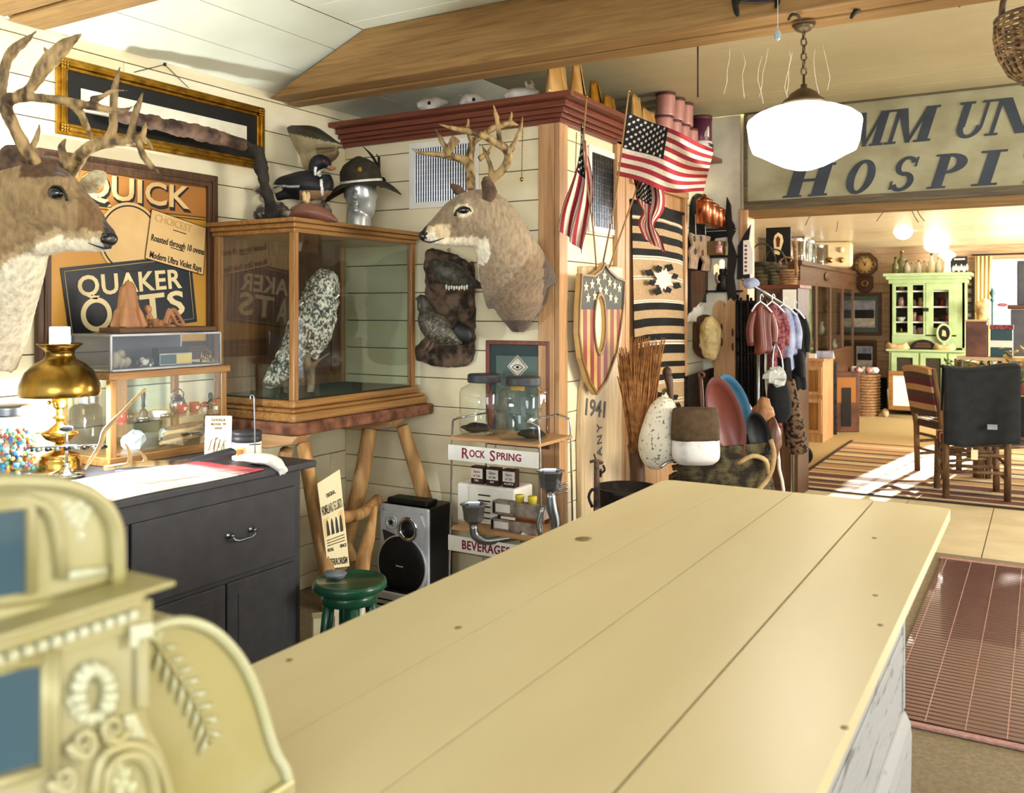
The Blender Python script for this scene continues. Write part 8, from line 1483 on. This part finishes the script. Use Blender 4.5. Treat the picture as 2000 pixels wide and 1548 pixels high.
# ---------------------------------------------------------------- ornate antique cash register in the near left foreground
mat('regbrass', 'b0ab8a', .42, .2, col2='a39a66', sc=9, bump=.08, spec=.5); mat('regglass', '2f4a58', .08, col2='3c5a68', sc=3, bump=.03, coat=.6); mat('regpale', 'cccdb8', .42, .15, col2='b9b892', sc=8, bump=.1)
XRg = -.70; rgs = T('cash_register', 'ornate cream-brass antique cash register in the near left foreground', 'cash register', (-.90, .50, ZT+.0005)); oR = lambda dx=0: onX(XRg+dx)
zb = ZT+.001
def RT(uv, dx, t0, t1): return trace(B(), uv, oR(dx), XN, t0, t1)
zbm = PX(345, 1548, XRg).z
bo = [(-190, 1210), (290, 1150), (290, 1395), (298, 1425), (322, 1465), (338, 1510), (346, 1560)]
P = [oR()(u, v) for u, v in bo]; P += [Vector((XRg, P[-1].y, zb)), Vector((XRg, P[0].y, zb))]
body = B().add([p+Vector((-.34, 0, 0)) for p in P]+P, [tuple(range(len(P)))[::-1], tuple(range(len(P), 2*len(P)))]+[(i, (i+1) % len(P), len(P)+(i+1) % len(P), len(P)+i) for i in range(len(P))])
O('body', body, 'regbrass', rgs, bev=.006)
zc1, zc0 = PX(335, 1132, XRg+.03).z, PX(335, 1152, XRg+.03).z; yR_ = PX(338, 1130, XRg+.03).y; yL_ = PX(-190, 1210, XRg).y
O('cornice', BX(XRg-.36, XRg+.035, yL_, yR_, zc0+.004, zc1), 'regbrass', rgs, bev=.006); O('cornice', BX(XRg-.35, XRg+.018, yL_, yR_-.02, zc0-.012, zc0+.004), 'regbrass', rgs, bev=.004); O('frieze', BX(XRg-.34, XRg+.004, yL_, P[1].y+.002, zc0-.035, zc0-.012), 'regbrass', rgs, bev=.002)
y = yR_-.030
while y > yL_: O('dentil', BX(XRg+.006, XRg+.018, y-.0042, y+.0042, zc0-.021, zc0-.0122), 'regpale', rgs, bev=.002); y -= .0118
dome = [(-150, 1165), (-150, 1000), (-130, 960), (-80, 940), (-10, 932), (60, 932), (120, 938), (165, 952), (196, 975), (216, 1008), (224, 1045), (226, 1128)]
q = [oR(-.01)(u, v) for u, v in dome]; q[0].z = q[-1].z = zc1
b = B().add([p+Vector((-.28, 0, 0)) for p in q]+q, [tuple(range(len(q)))[::-1], tuple(range(len(q), 2*len(q)))]+[(i, (i+1) % len(q), len(q)+(i+1) % len(q), len(q)+i) for i in range(len(q))], sm=False); O('top_dome', b, 'regbrass', rgs, bev=.004)
O('dome_rim', B().tube([p+Vector((.004, 0, -.003)) for p in cat(q[1:], 4)], .0065, 8), 'regbrass', rgs)
for L_ in ([(118, 1128), (112, 1060), (100, 1010), (82, 985), (40, 972), (-60, 975)], [(128, 1122), (200, 1112)], [(56, 1158), (54, 990), (40, 984), (-60, 994)]): O('moulding', B().tube([oR(-.01)(u, v)+Vector((.003, 0, 0)) for u, v in L_], .0045, 8), 'regpale' if L_[0][0] == 128 else 'regbrass', rgs)
O('window', trace(B(), [(-110, 1180), (-110, 1010), (46, 992), (46, 1156)], oR(-.01), XN, .001, .003), 'regglass', rgs)
def emb(uv, r, dx=.0, m_='regpale', n='embossed_bead', e=(.6, 1, 1)):
    for u, v in uv:
        p = oR(dx)(u, v); b = B(); b.ell(p, (r*.6, r*e[1], r*e[2]), n=10, m=6); O(n, b, m_, rgs)
emb([(128, 985), (142, 992), (157, 985), (170, 996), (134, 1004), (150, 1006), (164, 1012), (143, 1018), (154, 1026), (156, 1046)], .006, -.012)
# body relief: window, wreath of petals, shells, lower tablet
O('window', RT([(-120, 1345), (72, 1296), (70, 1488), (-120, 1540)], 0, .001, .004), 'regglass', rgs)
for L_ in ([(84, 1262), (84, 1500)], [(100, 1268), (100, 1508)], [(-120, 1310), (76, 1288)], [(-120, 1555), (84, 1502)]): O('moulding', B().tube([oR()(u, v)+Vector((.003, 0, 0)) for u, v in L_], .005, 8), 'regbrass', rgs)
O('side_pilaster', RT([(262, 1215), (284, 1212), (284, 1385), (262, 1380)], 0, .0, .006), 'regbrass', rgs, bev=.002); O('pilaster_cap', RT([(242, 1218), (288, 1212), (286, 1240), (260, 1245), (258, 1262), (244, 1262)], 0, .0061, .010), 'regpale', rgs, bev=.002)
for i in range(11):
    a = radians(-35+25*i); cu, cv = 178, 1350; u, v = cu+44*cos(a), cv-62*sin(a); p, c_ = oR()(u, v), oR()(cu+18*cos(a), cv-30*sin(a)); O('petal', B().tube([c_+Vector((.002, 0, 0)), (c_+p)/2+Vector((.006, 0, 0)), p+Vector((.003, 0, 0))], [.0025, .0072, .003], 8), 'regpale', rgs)
for i in range(7):
    a = radians(200+24*i); u, v = 178+40*cos(a), 1350-52*sin(a); emb([(u, v)], .006, .001)
def spiral(u, v, r, s=1):
    P = [oR()(u+s*r*(1-i/16)*cos(i*.75), v+r*1.2*(1-i/16)*sin(i*.75))+Vector((.004, 0, 0)) for i in range(15)]; O('scroll', B().tube(P, [.005-.0002*i for i in range(15)], 8), 'regbrass', rgs)
spiral(216, 1420, 26); spiral(158, 1448, 28, -1); spiral(120, 1520, 26, -1)
O('shell_panel', RT([(236, 1395), (262, 1392), (285, 1440), (240, 1440)], 0, .0, .004), 'regpale', rgs, bev=.002)
for L_ in ([(180, 1548), (188, 1500), (205, 1466), (250, 1452), (290, 1470), (315, 1510), (328, 1560)], [(200, 1560), (206, 1510), (225, 1480), (262, 1474), (290, 1500), (304, 1560)]): O('moulding', B().tube([oR()(u, v)+Vector((.003, 0, 0)) for u, v in cat([Vector((*x, 0)) for x in L_], 4) for u, v in [(u, v)]] if False else [oR()(p.x, p.y)+Vector((.003, 0, 0)) for p in cat([Vector((*x, 0)) for x in L_], 4)], .005, 8), 'regbrass', rgs)
emb([(216, 1510), (230, 1498), (244, 1510), (222, 1528), (240, 1530), (258, 1536), (206, 1534), (232, 1545)], .0065)
# the lower housing with wheat spray
XH2 = XRg-.045; ho = [(262, 1262), (292, 1222), (340, 1208), (385, 1214), (425, 1236), (462, 1276), (488, 1322), (508, 1376), (524, 1432), (538, 1470), (552, 1492), (560, 1520), (562, 1560)]
P = [PX(u, v, XH2) for u, v in ho]; P += [Vector((XH2, P[-1].y, zb)), Vector((XH2, P[0].y, zb))]
b = B().add([p+Vector((-.28, 0, 0)) for p in P]+P, [tuple(range(len(P)))[::-1], tuple(range(len(P), 2*len(P)))]+[(i, (i+1) % len(P), len(P)+(i+1) % len(P), len(P)+i) for i in range(len(P))]); O('keyboard_housing', b, 'regbrass', rgs, bev=.004)
O('housing_rim', B().tube([p+Vector((.003, 0, -.002)) for p in cat(P[:13], 4)], .0055, 8), 'regpale', rgs)
O('foot_step', BX(XH2-.27, XH2+.01, PX(470, 1548, XH2).y, P[12].y+.004, zb, PX(540, 1530, XH2).z), 'regbrass', rgs, bev=.004)
sp_ = [PX(u, v, XH2)+Vector((.002, 0, 0)) for u, v in ((300, 1250), (325, 1290), (350, 1325), (375, 1365), (395, 1405), (408, 1450))]; stc = cat(sp_, 5); O('stem_relief', B().tube(stc, .0022, 6), 'regbrass', rgs)
for i in range(2, len(stc)-1, 3):
    t = (stc[i+1]-stc[i-1]).normalized(); n_ = Vector((1, 0, 0)).cross(t).normalized()
    for s_ in (-1, 1): tip = stc[i]+t*.013+n_*s_*.016; O('leaflet', B().tube([stc[i]+n_*s_*.002, (stc[i]+tip)/2+Vector((.002, 0, 0)), tip], [.0010, .0028, .0008], 6), 'regpale', rgs)
for i in range(6): a = i; p = PX(303+7*cos(a), 1240+10*sin(a), XH2); O('embossed_bead', B().ell(p, (.003, .0045, .0045), n=8, m=5), 'regpale', rgs)
